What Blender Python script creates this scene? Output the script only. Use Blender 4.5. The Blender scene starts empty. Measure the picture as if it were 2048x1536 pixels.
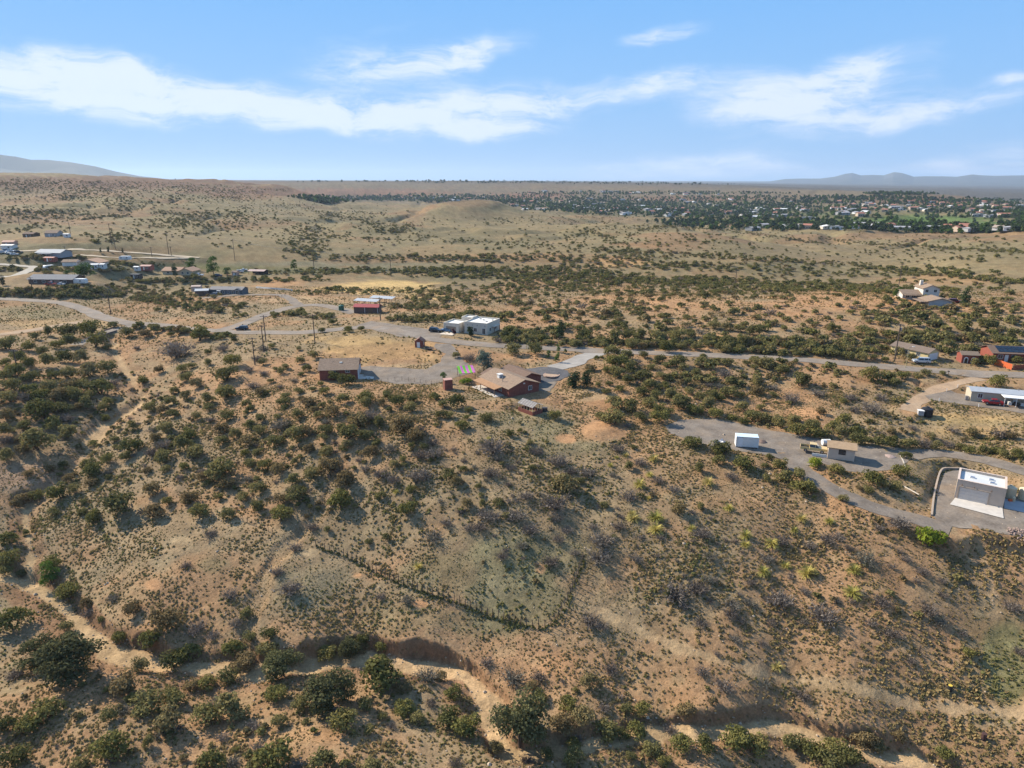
import bpy, math, random
import numpy as np
from mathutils import Vector, Matrix
from mathutils.geometry import delaunay_2d_cdt

random.seed(7)
RNG = np.random.default_rng(11)
scene = bpy.context.scene
COL = scene.collection

# ------------------------------------------------------------------ camera
CAM_H = 57.0
F = 1366.0                      # focal length in photo pixels (2048 wide)
PITCH = math.radians(16.7)
cam_d = bpy.data.cameras.new('camera')
cam = bpy.data.objects.new('camera', cam_d)
COL.objects.link(cam)
cam.location = (0, 0, CAM_H)
cam.rotation_euler = (math.radians(90) - PITCH, 0, 0)
cam_d.sensor_width = 36.0
cam_d.lens = 36.0 * F / 2048.0
cam_d.clip_start = 1.0
cam_d.clip_end = 80000.0
scene.camera = cam
scene.render.resolution_x, scene.render.resolution_y = 1024, 768

# ------------------------------------------------------------------ sun, exposure
SUN_EL = math.radians(34.0)
SUN_DIR = Vector((-0.83 * math.cos(SUN_EL), 0.557 * math.cos(SUN_EL), math.sin(SUN_EL))).normalized()
sun_d = bpy.data.lights.new('sun', 'SUN')
sun_d.energy = 5.0
sun_d.angle = math.radians(0.53)
sun_d.color = (1.0, 0.91, 0.77)
sun = bpy.data.objects.new('sun', sun_d)
COL.objects.link(sun)
sun.location = (-200, 140, 400)
sun.rotation_euler = (-SUN_DIR).to_track_quat('-Z', 'Y').to_euler()
scene.view_settings.view_transform = 'Standard'
scene.view_settings.look = 'None'
scene.view_settings.exposure = 0.84
scene.view_settings.gamma = 1.0
scene.view_settings.use_curve_mapping = False
scene.cycles.max_bounces = 4
scene.cycles.diffuse_bounces = 2
scene.cycles.glossy_bounces = 2
scene.cycles.transmission_bounces = 3
scene.cycles.transparent_max_bounces = 6
scene.cycles.volume_bounces = 0
scene.cycles.use_denoising = True


def pix_dir(px, py):
    cx = (px - 1024.0) / F
    cy = (768.0 - py) / F
    cp, sp = math.cos(PITCH), math.sin(PITCH)
    return np.array([cx, cp + cy * sp, -sp + cy * cp])


def pix_azel(px, py):
    d = pix_dir(px, py)
    d = d / np.linalg.norm(d)
    return math.atan2(d[0], d[1]), math.asin(d[2])


# ------------------------------------------------------------------ world: Nishita sky with thin cirrus
world = bpy.data.worlds.new('World')
scene.world = world
world.use_nodes = True
world.cycles.sampling_method = 'MANUAL'
world.cycles.sample_map_resolution = 128
nt = world.node_tree
for n in list(nt.nodes):
    nt.nodes.remove(n)


def wn(kind, **kw):
    n = nt.nodes.new(kind)
    for k, v in kw.items():
        setattr(n, k, v)
    return n


w_out = wn('ShaderNodeOutputWorld')
sky = wn('ShaderNodeTexSky', sky_type='NISHITA')
sky.sun_disc = False
sky.sun_elevation = SUN_EL
sky.sun_rotation = math.atan2(SUN_DIR.x, SUN_DIR.y)
sky.altitude = 1400
sky.air_density = 1.0
sky.dust_density = 0.6
sky.ozone_density = 2.2
SKY_STRENGTH = 0.105
hsv = wn('ShaderNodeHueSaturation')
hsv.inputs['Saturation'].default_value = 1.12
nt.links.new(sky.outputs[0], hsv.inputs['Color'])
tc = wn('ShaderNodeTexCoord')
sep = wn('ShaderNodeSeparateXYZ')
nt.links.new(tc.outputs['Generated'], sep.inputs[0])
az = wn('ShaderNodeMath', operation='ARCTAN2')
nt.links.new(sep.outputs['X'], az.inputs[0])
nt.links.new(sep.outputs['Y'], az.inputs[1])
el = wn('ShaderNodeMath', operation='ARCSINE')
nt.links.new(sep.outputs['Z'], el.inputs[0])
azp = wn('ShaderNodeMath', operation='ADD')          # the cirrus goes on round the sky, mirrored every 90 degrees
azp.inputs[1].default_value = math.radians(45 + 360)
nt.links.new(az.outputs[0], azp.inputs[0])
azq = wn('ShaderNodeMath', operation='PINGPONG')
azq.inputs[1].default_value = math.radians(90)
nt.links.new(azp.outputs[0], azq.inputs[0])
azr = wn('ShaderNodeMath', operation='SUBTRACT')
azr.inputs[1].default_value = math.radians(45)
nt.links.new(azq.outputs[0], azr.inputs[0])
ae = wn('ShaderNodeCombineXYZ')
nt.links.new(azr.outputs[0], ae.inputs[0])
nt.links.new(el.outputs[0], ae.inputs[1])
# warp so that the cloud edges fray
wz = wn('ShaderNodeTexNoise', noise_dimensions='2D')
wz.inputs['Scale'].default_value = 9.0
wz.inputs['Detail'].default_value = 3.0
nt.links.new(ae.outputs[0], wz.inputs['Vector'])
wsub = wn('ShaderNodeVectorMath', operation='SUBTRACT')
nt.links.new(wz.outputs['Color'], wsub.inputs[0])
wsub.inputs[1].default_value = (0.5, 0.5, 0.5)
wsc = wn('ShaderNodeVectorMath', operation='MULTIPLY')
nt.links.new(wsub.outputs[0], wsc.inputs[0])
wsc.inputs[1].default_value = (0.10, 0.032, 0.0)
wadd = wn('ShaderNodeVectorMath', operation='ADD')
nt.links.new(ae.outputs[0], wadd.inputs[0])
nt.links.new(wsc.outputs[0], wadd.inputs[1])
# (px, py, half length px, half height px, tilt degrees, strength)
CLOUDS = [
    (60, 165, 300, 62, -2, 1.0), (330, 190, 280, 56, -6, 1.0), (560, 218, 160, 42, -10, .9),
    (720, 232, 190, 42, -2, .85), (770, 140, 230, 52, 5, .8), (930, 105, 120, 34, 12, .85),
    (910, 240, 280, 50, 2, 1.0), (1010, 195, 190, 36, 4, .7), (1010, 262, 130, 24, 0, .7),
    (1290, 180, 260, 34, 7, .85), (1620, 195, 230, 66, 10, 1.0), (1720, 130, 120, 34, 14, .6),
    (1500, 215, 150, 36, 0, .7), (1850, 222, 240, 34, 8, .9), (1340, 72, 110, 20, 9, .85),
    (1300, 338, 240, 34, 3, .75), (1480, 330, 170, 34, 2, .7), (1990, 322, 150, 40, 8, .8),
    (1720, 345, 260, 22, 2, .5), (2040, 153, 60, 16, 2, .6), (160, 110, 150, 26, -5, .35), (720, 70, 200, 18, 12, .25),
]
# unseen cirrus added above the frame to whiten the fill light, in degrees: azimuth, elevation, half length, half height, tilt, strength
FILL_CIRRUS = [(-18, 29, 34, 5, 6, .8), (16, 40, 36, 6, -5, .85), (-6, 55, 44, 8, 4, .85), (6, 74, 50, 9, 0, .8)]
acc = None
for (px, py, rx, ry, tilt, st) in CLOUDS + [(('d', a), b, c / 57.3 * F, d / 57.3 * F, t_, s_) for (a, b, c, d, t_, s_) in FILL_CIRRUS]:
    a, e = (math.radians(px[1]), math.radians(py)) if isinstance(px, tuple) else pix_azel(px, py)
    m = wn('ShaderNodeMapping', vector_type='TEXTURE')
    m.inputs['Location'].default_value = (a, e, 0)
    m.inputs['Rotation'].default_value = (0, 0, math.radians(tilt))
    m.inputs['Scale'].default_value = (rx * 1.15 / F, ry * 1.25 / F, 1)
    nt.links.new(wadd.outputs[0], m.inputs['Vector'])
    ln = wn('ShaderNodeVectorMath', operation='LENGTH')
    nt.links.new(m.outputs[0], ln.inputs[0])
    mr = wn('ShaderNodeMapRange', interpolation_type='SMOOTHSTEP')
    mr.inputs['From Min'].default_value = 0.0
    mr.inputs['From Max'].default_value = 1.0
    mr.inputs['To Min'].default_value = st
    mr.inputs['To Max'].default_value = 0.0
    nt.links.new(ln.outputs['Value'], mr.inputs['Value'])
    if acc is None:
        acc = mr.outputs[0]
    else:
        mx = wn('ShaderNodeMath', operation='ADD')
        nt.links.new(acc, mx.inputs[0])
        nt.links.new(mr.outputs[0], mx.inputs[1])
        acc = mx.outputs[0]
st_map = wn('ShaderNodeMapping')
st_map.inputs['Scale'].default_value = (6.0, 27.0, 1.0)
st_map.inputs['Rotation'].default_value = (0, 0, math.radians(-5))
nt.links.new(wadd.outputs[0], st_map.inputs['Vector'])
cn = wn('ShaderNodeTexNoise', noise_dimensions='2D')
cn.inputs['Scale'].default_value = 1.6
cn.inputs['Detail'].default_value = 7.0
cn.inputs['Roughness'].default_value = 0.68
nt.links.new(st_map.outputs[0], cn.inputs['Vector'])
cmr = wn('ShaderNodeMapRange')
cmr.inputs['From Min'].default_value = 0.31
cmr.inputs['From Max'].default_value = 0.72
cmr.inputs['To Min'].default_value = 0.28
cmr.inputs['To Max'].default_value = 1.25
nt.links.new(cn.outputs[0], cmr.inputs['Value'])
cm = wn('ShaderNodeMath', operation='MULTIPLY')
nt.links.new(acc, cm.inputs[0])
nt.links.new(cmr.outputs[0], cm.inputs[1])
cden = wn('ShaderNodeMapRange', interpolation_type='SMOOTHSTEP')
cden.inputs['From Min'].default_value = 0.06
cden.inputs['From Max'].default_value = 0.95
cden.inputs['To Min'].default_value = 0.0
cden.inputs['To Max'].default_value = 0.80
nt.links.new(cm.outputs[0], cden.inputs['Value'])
elr = wn('ShaderNodeValToRGB')
SKY_STOPS = [(0.0, (.34, .55, .84)), (.12, (.26, .51, .88)), (.235, (.18, .45, .88)), (.5, (.15, .37, .76)), (1.0, (.13, .31, .66))]
elr.color_ramp.elements[1].position = 1.0
elr.color_ramp.elements[0].color = (*SKY_STOPS[0][1], 1)
elr.color_ramp.elements[1].color = (*SKY_STOPS[-1][1], 1)
for p_, c_ in SKY_STOPS[1:-1]:
    elr.color_ramp.elements.new(p_).color = (*c_, 1)
elm = wn('ShaderNodeMapRange')
elm.inputs['From Max'].default_value = math.radians(62)
nt.links.new(el.outputs[0], elm.inputs['Value'])
nt.links.new(elm.outputs[0], elr.inputs['Fac'])
sky_up = wn('ShaderNodeVectorMath', operation='SCALE')
sky_up.inputs['Scale'].default_value = SKY_STRENGTH
nt.links.new(hsv.outputs[0], sky_up.inputs[0])
air = wn('ShaderNodeMixRGB')
air.inputs[0].default_value = 0.985
nt.links.new(sky_up.outputs[0], air.inputs[1])
nt.links.new(elr.outputs[0], air.inputs[2])
bg_sky = wn('ShaderNodeBackground')
bg_sky.inputs['Strength'].default_value = 0.62
nt.links.new(air.outputs[0], bg_sky.inputs['Color'])
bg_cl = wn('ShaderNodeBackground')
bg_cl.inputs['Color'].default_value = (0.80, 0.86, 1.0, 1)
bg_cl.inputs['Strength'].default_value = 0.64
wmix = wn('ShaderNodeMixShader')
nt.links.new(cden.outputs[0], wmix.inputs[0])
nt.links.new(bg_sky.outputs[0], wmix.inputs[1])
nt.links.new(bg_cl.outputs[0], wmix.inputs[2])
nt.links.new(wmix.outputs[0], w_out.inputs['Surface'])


# ------------------------------------------------------------------ numpy noise
def _hash(ix, iy, seed):
    h = (ix.astype(np.int64) * 374761393 + iy.astype(np.int64) * 668265263 + seed * 974711) & 0xffffffff
    h = ((h ^ (h >> 13)) * 1274126177) & 0xffffffff
    h = h ^ (h >> 16)
    return (h & 0xffffff) / float(0xffffff)


def vnoise(x, y, seed=0):
    x = np.asarray(x, float); y = np.asarray(y, float)
    ix = np.floor(x); iy = np.floor(y)
    fx = x - ix; fy = y - iy
    fx = fx * fx * fx * (fx * (fx * 6 - 15) + 10)
    fy = fy * fy * fy * (fy * (fy * 6 - 15) + 10)
    a = _hash(ix, iy, seed); b = _hash(ix + 1, iy, seed)
    c = _hash(ix, iy + 1, seed); d = _hash(ix + 1, iy + 1, seed)
    return (a + (b - a) * fx) * (1 - fy) + (c + (d - c) * fx) * fy - 0.5      # -0.5 .. 0.5


def fbm(x, y, scale, octaves=4, seed=0, gain=0.5):
    s = 0.0; amp = 1.0; f = 1.0 / scale
    ca, sa = math.cos(0.6), math.sin(0.6)
    x = np.asarray(x, float); y = np.asarray(y, float)
    for o in range(octaves):
        s = s + amp * vnoise(x * f, y * f, seed + o * 17)
        x, y = ca * x - sa * y, sa * x + ca * y
        f *= 2.03; amp *= gain
    return s


def smooth(a, b, v):
    t = np.clip((v - a) / (b - a), 0, 1)
    return t * t * (3 - 2 * t)


# ------------------------------------------------------------------ terrain: smooth base through surveyed points
CTRL = [  # photo pixel x, y, ground height (m)
    (0,1536,-24),(300,1536,-22),(600,1536,-21),(1000,1536,-22.5),(1400,1536,-24),(1750,1536,-24.5),(2048,1536,-23),
    (100,1400,-22),(250,1450,-21),(700,1430,-21.5),(1200,1400,-22.5),
    (60,1180,-22.5),(200,1290,-23.5),(400,1345,-24),(720,1325,-24),(930,1350,-24),(985,1450,-24.5),(1330,1475,-24.5),(1560,1460,-25),(1800,1525,-25.5),
    (80,1080,-19),(150,1030,-17),(300,1080,-17),(300,1180,-18.5),(500,1150,-18),(450,1250,-20.5),(600,1200,-19),(800,1220,-19.5),(1090,1255,-19.5),
    (820,1280,-21.3),(1250,1330,-21.5),(1000,1180,-17),(1300,1200,-16),
    (1500,1380,-21),(1700,1420,-21.5),(1900,1380,-19.5),(2048,1430,-20),(1990,1480,-21.5),
    (1700,1280,-16.5),(1900,1250,-15),(2048,1250,-15),(1500,1200,-15),
    (700,1000,-11),(1000,1000,-8),(1000,1100,-12.5),(1300,1000,-7.5),(1300,1100,-11.5),(1600,1100,-11),(1850,1150,-10.5),(2048,1150,-10),
    (500,1000,-13),(400,900,-9.5),(600,900,-6),(800,900,-4),(700,830,-1.5),(1000,850,-1.5),(1000,920,-4.5),(1250,880,-3),(1500,960,-4.5),(1500,1060,-9),
    (1380,850,-1.8),(1600,890,-2.2),(1800,930,-2.8),(2040,940,-3.5),(1700,990,-4.5),(1850,1050,-6.8),(2048,1085,-7.0),(1950,990,-5.8),
    (1500,810,-3.2),(1700,860,-3.6),(1950,890,-4.6),(1500,760,-0.5),(1700,790,-0.5),(1850,840,-2.5),(1980,800,1.0),(1830,770,0.5),
    (0,600,0),(150,610,-.5),(300,645,-1),(430,660,0),(600,665,1.5),(760,652,2.5),(950,690,2.3),(1200,702,1.5),(1600,722,1.5),(1900,742,2),(2048,752,2.5),
    (1010,785,0),(900,750,0.3),(740,740,0),(670,750,0),(1100,750,0.4),(1150,800,-0.5),(750,695,2.3),
    (560,720,0),(450,760,-2.5),(350,850,-7),(280,780,-6.8),(230,700,-4.2),(205,855,-10.5),(100,760,-3),(0,700,0),(0,850,-6.5),(100,920,-11.5),(0,980,-14),(60,1010,-17),
    (300,700,-3.5),(400,690,-1.5),(450,830,-5.5),(250,960,-13.5),
    (0,650,-1),(100,640,-1.5),(300,610,-1),(200,575,-2),(100,560,-2),(455,585,-1.5),(350,550,-3),(600,600,-1),(730,620,0),(900,600,-2),(600,570,-4),
    (750,575,-5),(800,550,-6),(1000,550,-7),(500,550,-4),(1200,560,-6),(1500,560,-5),(1850,545,-3),
    (1300,620,4),(1600,640,6),(1850,600,9),(2048,620,9),(1700,690,3.5),(1300,680,2.5),(1100,640,2),(1950,680,5),(1600,590,5),(1300,585,0),(2048,570,4),
]
CTRL_R = [  # photo pixel x, y, ground distance (m)
    (100,530,460),(100,505,525),(220,490,545),(100,470,640),(100,440,850),(100,400,1200),(0,352,1700),(300,360,1700),(560,381,1900),(150,354,1700),(450,368,1800),
    (300,400,1100),(300,450,760),(300,490,560),(500,500,545),(500,450,780),(500,410,1200),
    (700,526,520),(700,505,545),(700,480,640),(700,450,820),(700,430,1100),(700,412,1500),(700,404,2200),(700,398,2600),(700,373,2900),(700,362,7000),
    (400,362,4200),(100,358,5200),
    (1000,526,505),(1000,506,535),(1000,480,650),(1000,455,880),(930,440,1000),(1050,430,1250),(1000,405,2200),(1000,397,2600),(1000,378,2900),(1000,365,7000),
    (1200,526,500),(1200,505,535),(1200,480,660),(1200,460,800),(1200,440,1200),(1200,425,1700),(1300,401,2500),(1300,386,2700),(1300,366,9000),
    (1500,525,505),(1500,500,620),(1500,470,850),(1500,440,1350),(1500,404,2300),(1500,394,2500),(1500,368,8000),
    (1850,410,2150),(1840,387,2400),(1850,430,1600),(1850,470,900),(1900,520,540),(2048,520,540),(2048,470,900),(2048,430,1600),(2048,405,2600),
    (2048,391,4500),(2048,378,8000),(1950,396,3800),(1700,388,2450),(1700,372,8000),
]


def plane_hit(px, py, z):
    d = pix_dir(px, py)
    t = (z - CAM_H) / d[2]
    return d[0] * t, d[1] * t, z


def range_hit(px, py, r):
    d = pix_dir(px, py)
    t = r / math.hypot(d[0], d[1])
    return d[0] * t, d[1] * t, CAM_H + d[2] * t


pts = np.array([plane_hit(*c) for c in CTRL] + [range_hit(*c) for c in CTRL_R])


def uv_of(x, y):
    th = np.clip(np.arctan2(x, np.maximum(y, 1e-3)), -0.72, 0.72)
    r = np.clip(np.hypot(x, y), 62.0, 11000.0)
    return th * 1.6, np.log(r)


cu, cv = uv_of(pts[:, 0], pts[:, 1])
NP = len(pts)


def tps(d2):
    return 0.5 * d2 * np.log(d2 + 1e-9)


K = tps((cu[:, None] - cu[None]) ** 2 + (cv[:, None] - cv[None]) ** 2)
A = np.zeros((NP + 3, NP + 3))
A[:NP, :NP] = K + np.eye(NP) * 2.5e-3
A[:NP, NP] = 1; A[:NP, NP + 1] = cu; A[:NP, NP + 2] = cv
A[NP:, :NP] = A[:NP, NP:].T
rhs = np.zeros(NP + 3); rhs[:NP] = pts[:, 2]
COEF = np.linalg.solve(A, rhs)


def base_height(x, y):
    u, v = uv_of(x, y)
    out = COEF[NP] + COEF[NP + 1] * u + COEF[NP + 2] * v
    for i in range(NP):
        out += COEF[i] * tps((u - cu[i]) ** 2 + (v - cv[i]) ** 2)
    return out


# polar sheet: fine where the valley is, coarse outside it
th_in = np.radians(np.arange(-46, 46.001, 0.125))
th_out = np.radians(np.arange(50, 181, 5.0))
TH = np.concatenate([-th_out[::-1], th_in, th_out])
rr = [50.0]
while rr[-1] < 30000:
    r = rr[-1]
    k = 1.0040 if r < 150 else (1.0050 if r < 320 else (1.008 if r < 1300 else (1.016 if r < 3400 else 1.06)))
    rr.append(r * k)
RR = np.array(rr)
LR = np.log(RR)
GX = RR[:, None] * np.sin(TH)[None]
GY = RR[:, None] * np.cos(TH)[None]
SH = GX.shape
RG = np.repeat(RR[:, None], len(TH), 1)
uu, vv = uv_of(np.where(GY > 0, GX, np.sign(GX) * RG), np.where(GY > 0, GY, 1e-3))
# evaluate smooth base on a decimated lattice, then upsample
ri = np.unique(np.concatenate([np.arange(0, SH[0], 3), [SH[0] - 1]]))
ci = np.unique(np.concatenate([np.arange(0, SH[1], 3), [SH[1] - 1]]))
Zd = base_height(np.where(GY > 0, GX, np.sign(GX) * RG)[np.ix_(ri, ci)], np.where(GY > 0, GY, 1e-3)[np.ix_(ri, ci)])
Zr = np.empty((SH[0], len(ci)))
for j in range(len(ci)):
    Zr[:, j] = np.interp(np.arange(SH[0]), ri, Zd[:, j])
GZ = np.empty(SH)
for i in range(SH[0]):
    GZ[i] = np.interp(np.arange(SH[1]), ci, Zr[i])


def bump(px, r, amp, sx, sy, pw=1.0):
    """round hill standing on the plain at ground distance r"""
    th = math.atan2((px - 1024) / F, math.cos(PITCH))
    bx, by = r * math.sin(th), r * math.cos(th)
    q = ((GX - bx) / sx) ** 2 + ((GY - by) / sy) ** 2
    return amp * np.exp(-q ** pw)


GZ += bump(940, 1150, 19, 74, 110, 1.5) + bump(960, 1180, 8, 120, 120)
GZ += bump(600, 1750, 16, 60, 120, 1.2) + bump(480, 1850, 14, 120, 120) + bump(1390, 640, 5, 60, 60)
# natural relief
far = smooth(330, 700, RG)
vfar = smooth(2000, 4000, RG)
GZ += fbm(GX, GY, 26, 4, 3) * .55 * (1 - far)
GZ += fbm(GX, GY, 5.0, 3, 9) * 0.32 * (1 - far)
rid = 1 - np.abs(fbm(GX, GY, 190, 3, 21)) * 2.6
GZ += (fbm(GX, GY, 150, 4, 5) * 13 - smooth(0.72, 1.0, rid) * 5.0) * (1 - 0.8 * vfar) * smooth(540, 800, RG)
GZ += fbm(GX, GY, 900, 4, 6) * 14 * vfar
GZ -= (RG / 30000.0) ** 2 * 20


def grid_index(x, y):
    th = np.arctan2(x, y)
    lr = np.log(np.maximum(np.hypot(x, y), 50.01))
    fi = np.interp(lr, LR, np.arange(len(LR)))
    fj = np.interp(th, TH, np.arange(len(TH)))
    return fi, fj


def sample(G, x, y):
    x = np.asarray(x, float); y = np.asarray(y, float)
    fi, fj = grid_index(x, y)
    i = np.clip(fi.astype(int), 0, SH[0] - 2); j = np.clip(fj.astype(int), 0, SH[1] - 2)
    a = fi - i; b = fj - j
    return (G[i, j] * (1 - a) * (1 - b) + G[i + 1, j] * a * (1 - b) + G[i, j + 1] * (1 - a) * b + G[i + 1, j + 1] * a * b)


def H(x, y):
    return sample(GZ, x, y)


T_MARCH = np.geomspace(60, 16000, 900)


def hit(px, py, dz=0.0):
    """where the sight line of a photo pixel meets the ground (lowered by dz)"""
    d = pix_dir(px, py)
    X = d[0] * T_MARCH; Y = d[1] * T_MARCH; Z = CAM_H + d[2] * T_MARCH
    g = H(X, Y) - dz
    below = np.nonzero(Z < g)[0]
    if len(below) == 0:
        k = len(T_MARCH) - 1
        return np.array([X[k], Y[k], g[k]])
    k = max(below[0], 1)
    a = Z[k - 1] - g[k - 1]; b = g[k] - Z[k]
    t = T_MARCH[k - 1] + (T_MARCH[k] - T_MARCH[k - 1]) * a / (a + b + 1e-9)
    x, y = d[0] * t, d[1] * t
    return np.array([x, y, float(H(x, y))])


def project(x, y, z):
    cp, sp = math.cos(PITCH), math.sin(PITCH)
    dz = z - CAM_H
    zc = y * cp - dz * sp
    yc = y * sp + dz * cp
    zc = np.where(zc > 1, zc, 1)
    return 1024 + F * x / zc, 768 - F * yc / zc, zc


def resample(P, step):
    """smooth polyline through 2-D points"""
    P = np.asarray(P, float)
    if len(P) > 2:
        Q = np.vstack([2 * P[0] - P[1], P, 2 * P[-1] - P[-2]])
        out = []
        for k in range(1, len(Q) - 2):
            p0, p1, p2, p3 = Q[k - 1], Q[k], Q[k + 1], Q[k + 2]
            for t in np.linspace(0, 1, 12, endpoint=False):
                out.append(0.5 * ((2 * p1) + (-p0 + p2) * t + (2 * p0 - 5 * p1 + 4 * p2 - p3) * t * t + (-p0 + 3 * p1 - 3 * p2 + p3) * t ** 3))
        out.append(Q[-2])
        P = np.array(out)
    s = np.concatenate([[0], np.cumsum(np.hypot(*np.diff(P, axis=0).T))])
    n = max(2, int(s[-1] / step) + 1)
    t = np.linspace(0, s[-1], n)
    return np.stack([np.interp(t, s, P[:, 0]), np.interp(t, s, P[:, 1])], 1)


def near_line(P, reach):
    """grid points within reach of a dense polyline: indices, distance, index of nearest sample, side"""
    lo = P.min(0) - reach; hi = P.max(0) + reach
    idx = np.nonzero((GX > lo[0]) & (GX < hi[0]) & (GY > lo[1]) & (GY < hi[1]))
    q = np.stack([GX[idx], GY[idx]], 1)
    best = np.full(len(q), 1e9); arg = np.zeros(len(q), int)
    for k in range(0, len(q), 20000):
        D = ((q[k:k + 20000, None, :] - P[None]) ** 2).sum(2)
        arg[k:k + 20000] = D.argmin(1)
        best[k:k + 20000] = np.sqrt(D.min(1))
    T = np.gradient(P, axis=0)
    T /= np.maximum(np.hypot(T[:, 0], T[:, 1])[:, None], 1e-9)
    r = q - P[arg]
    side = T[arg, 0] * r[:, 1] - T[arg, 1] * r[:, 0]      # + on the side away from the camera for lines drawn to the right
    return idx, best, arg, side


SAND = np.zeros(SH)        # wash sand
BARE = np.zeros(SH)        # bare bank earth
TRAIL = np.zeros(SH)


def pline(pix, step, dz=0.0):
    return resample([hit(a, b, dz)[:2] for a, b in pix], step)


# ---- washes and gullies cut into the slope
def carve(pix, half, depth, bank_far, bank_near, sand=1.0, bare=1.0, wob=1.2, level=False):
    P = pline(pix, 1.2, depth * 0.7)
    idx, d, arg, side = near_line(P, half + max(bank_far, bank_near) + 4)
    gx, gy = GX[idx], GY[idx]
    d = d + fbm(gx, gy, 7, 3, 33) * wob * 2 * (0.4 + np.minimum(d / half, 1) * 0.6)
    bank = np.where(side > 0, bank_far, bank_near)
    flute = np.abs(fbm(gx, gy, 1.7, 2, 41)) * 1.6
    t = smooth(0, 1, 1 - (d - half) / bank - flute * 0.35 * (d > half))
    zc = sample(GZ, P[:, 0], P[:, 1])
    kk = np.ones(31) / 31
    zs = np.convolve(np.pad(zc, 15, mode='edge'), kk, 'valid')
    T_ = np.gradient(P, axis=0); L_ = np.maximum(np.hypot(T_[:, 0], T_[:, 1]), 1e-9)
    along = ((gx - P[arg, 0]) * T_[arg, 0] + (gy - P[arg, 1]) * T_[arg, 1]) / L_[arg]
    floor = zs[arg] + (np.gradient(zs) / L_)[arg] * along - depth
    rel = GZ[idx] - depth * (.8 + .5 * fbm(gx, gy, 9, 2, 15)) * t
    cut = GZ[idx] * (1 - t) + np.minimum(floor + fbm(gx, gy, 3, 2, 5) * .25, GZ[idx]) * t
    new = cut if level else rel
    GZ[idx] = new
    SAND[idx] = np.maximum(SAND[idx], sand * smooth(half * 1.05, half * 0.55, d + fbm(gx, gy, 3, 2, 8)))
    BARE[idx] = np.maximum(BARE[idx], bare * smooth(half + bank * 1.15, half + bank * .8, d) * (d > half * .7))
    return P


WASH = [(-60,1130),(0,1150),(60,1172),(130,1218),(200,1288),(300,1322),(400,1342),(500,1345),(620,1328),(720,1318),(850,1326),(930,1350),(966,1395),(985,1440),(1010,1490),(1080,1500),(1180,1484),(1330,1468),(1450,1458),(1560,1458),(1680,1484),(1800,1520),(1880,1550)]
carve(WASH[:9], 2.0, 0.9, 1.6, 3.4, wob=.9, level=True)
carve(WASH[8:14], 2.2, 1.5, 0.7, 3.2, wob=.8, level=True)
carve(WASH[13:], 1.7, 0.8, 1.0, 2.0, wob=.7, level=True)
carve([(60,1000),(50,1040),(58,1080),(62,1120),(60,1170)], 1.4, 1.0, 1.8, 2.4, .9)
carve([(225,676),(236,715),(262,755),(284,800),(250,828),(206,852),(178,895),(150,930),(90,985),(60,1010)], 1.1, 1.2, 2.8, 3.2, .8, .4)
carve([(455,690),(400,722),(345,752),(300,775),(284,800)], 0.4, .8, 2.0, 2.2, .1, .3)
carve([(690,925),(655,985),(630,1040),(590,1085),(545,1130),(520,1190),(500,1240),(500,1300)], 0.4, .8, 1.6, 2.0, .1, .4)
carve([(0,900),(60,930),(110,925),(150,930)], 1.0, 0.5, 3.0, 3.0, .2, .3)
carve([(1400,835),(1550,850),(1700,866),(1850,885),(2060,902)], 1.0, 0.7, 2.0, 2.0, .1, .2)
carve([(1835,760),(1838,775),(1826,795)], 0.4, 1.3, 1.0, 1.2, .2, 1.0)
carve([(1945,758),(1890,766),(1845,778)], 0.3, 1.3, 1.0, 1.0, .2, 1.0)

for pix, wd, s in [([(1185,1215),(1260,1250),(1330,1284),(1450,1322),(1600,1362),(1800,1402),(2060,1424)], .7, .95),
                   ([(120,1160),(230,1230),(330,1240)], .6, .4),
                   ([(1955,1095),(1975,1150),(1990,1230)], .5, .7), ([(1935,1095),(1950,1150),(1970,1200)], .5, .5),
                   ([(560,1060),(480,1045),(400,1030)], .5, .3), ([(1500,1240),(1300,1215),(1180,1200)], .5, .35)]:
    P = pline(pix, 1.5)
    idx, d, arg, side = near_line(P, wd + 2)
    d = d + fbm(GX[idx], GY[idx], 4, 2, 3)
    TRAIL[idx] = np.maximum(TRAIL[idx], s * smooth(wd + .9, wd * .3, d))


# ---- flat pads under buildings (front corner pixel, yaw, width, depth)
class Site:
    pass


SITES = {}


def site(name, px, py, yaw, w, d, margin=1.5, blend=5.0, z=None, ox=0.0, oy=0.0):
    s = Site()
    p = hit(px, py)
    s.yaw = math.radians(yaw); s.w = w; s.d = d
    c, sn = math.cos(s.yaw), math.sin(s.yaw)
    s.x = p[0] - ox * c + oy * sn
    s.y = p[1] - ox * sn - oy * c
    lx = np.array([0, w, 0, w, w / 2]); ly = np.array([0, 0, d, d, d / 2])
    wx = s.x + lx * c - ly * sn; wy = s.y + lx * sn + ly * c
    s.z = float(p[2]) if z is None else z
    dx = GX - s.x; dy = GY - s.y
    near = np.nonzero((np.abs(dx) < w + d + 25) & (np.abs(dy) < w + d + 25))
    ax = dx[near] * c + dy[near] * sn; ay = -dx[near] * sn + dy[near] * c
    ex = np.maximum(np.maximum(-margin - ax, ax - w - margin), 0)
    ey = np.maximum(np.maximum(-margin - ay, ay - d - margin), 0)
    blend = blend if math.hypot(s.x, s.y) < 330 else blend * 3
    t = smooth(blend, 0, np.hypot(ex, ey))
    GZ[near] = GZ[near] * (1 - t) + s.z * t
    SITES[name] = s
    return s


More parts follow.
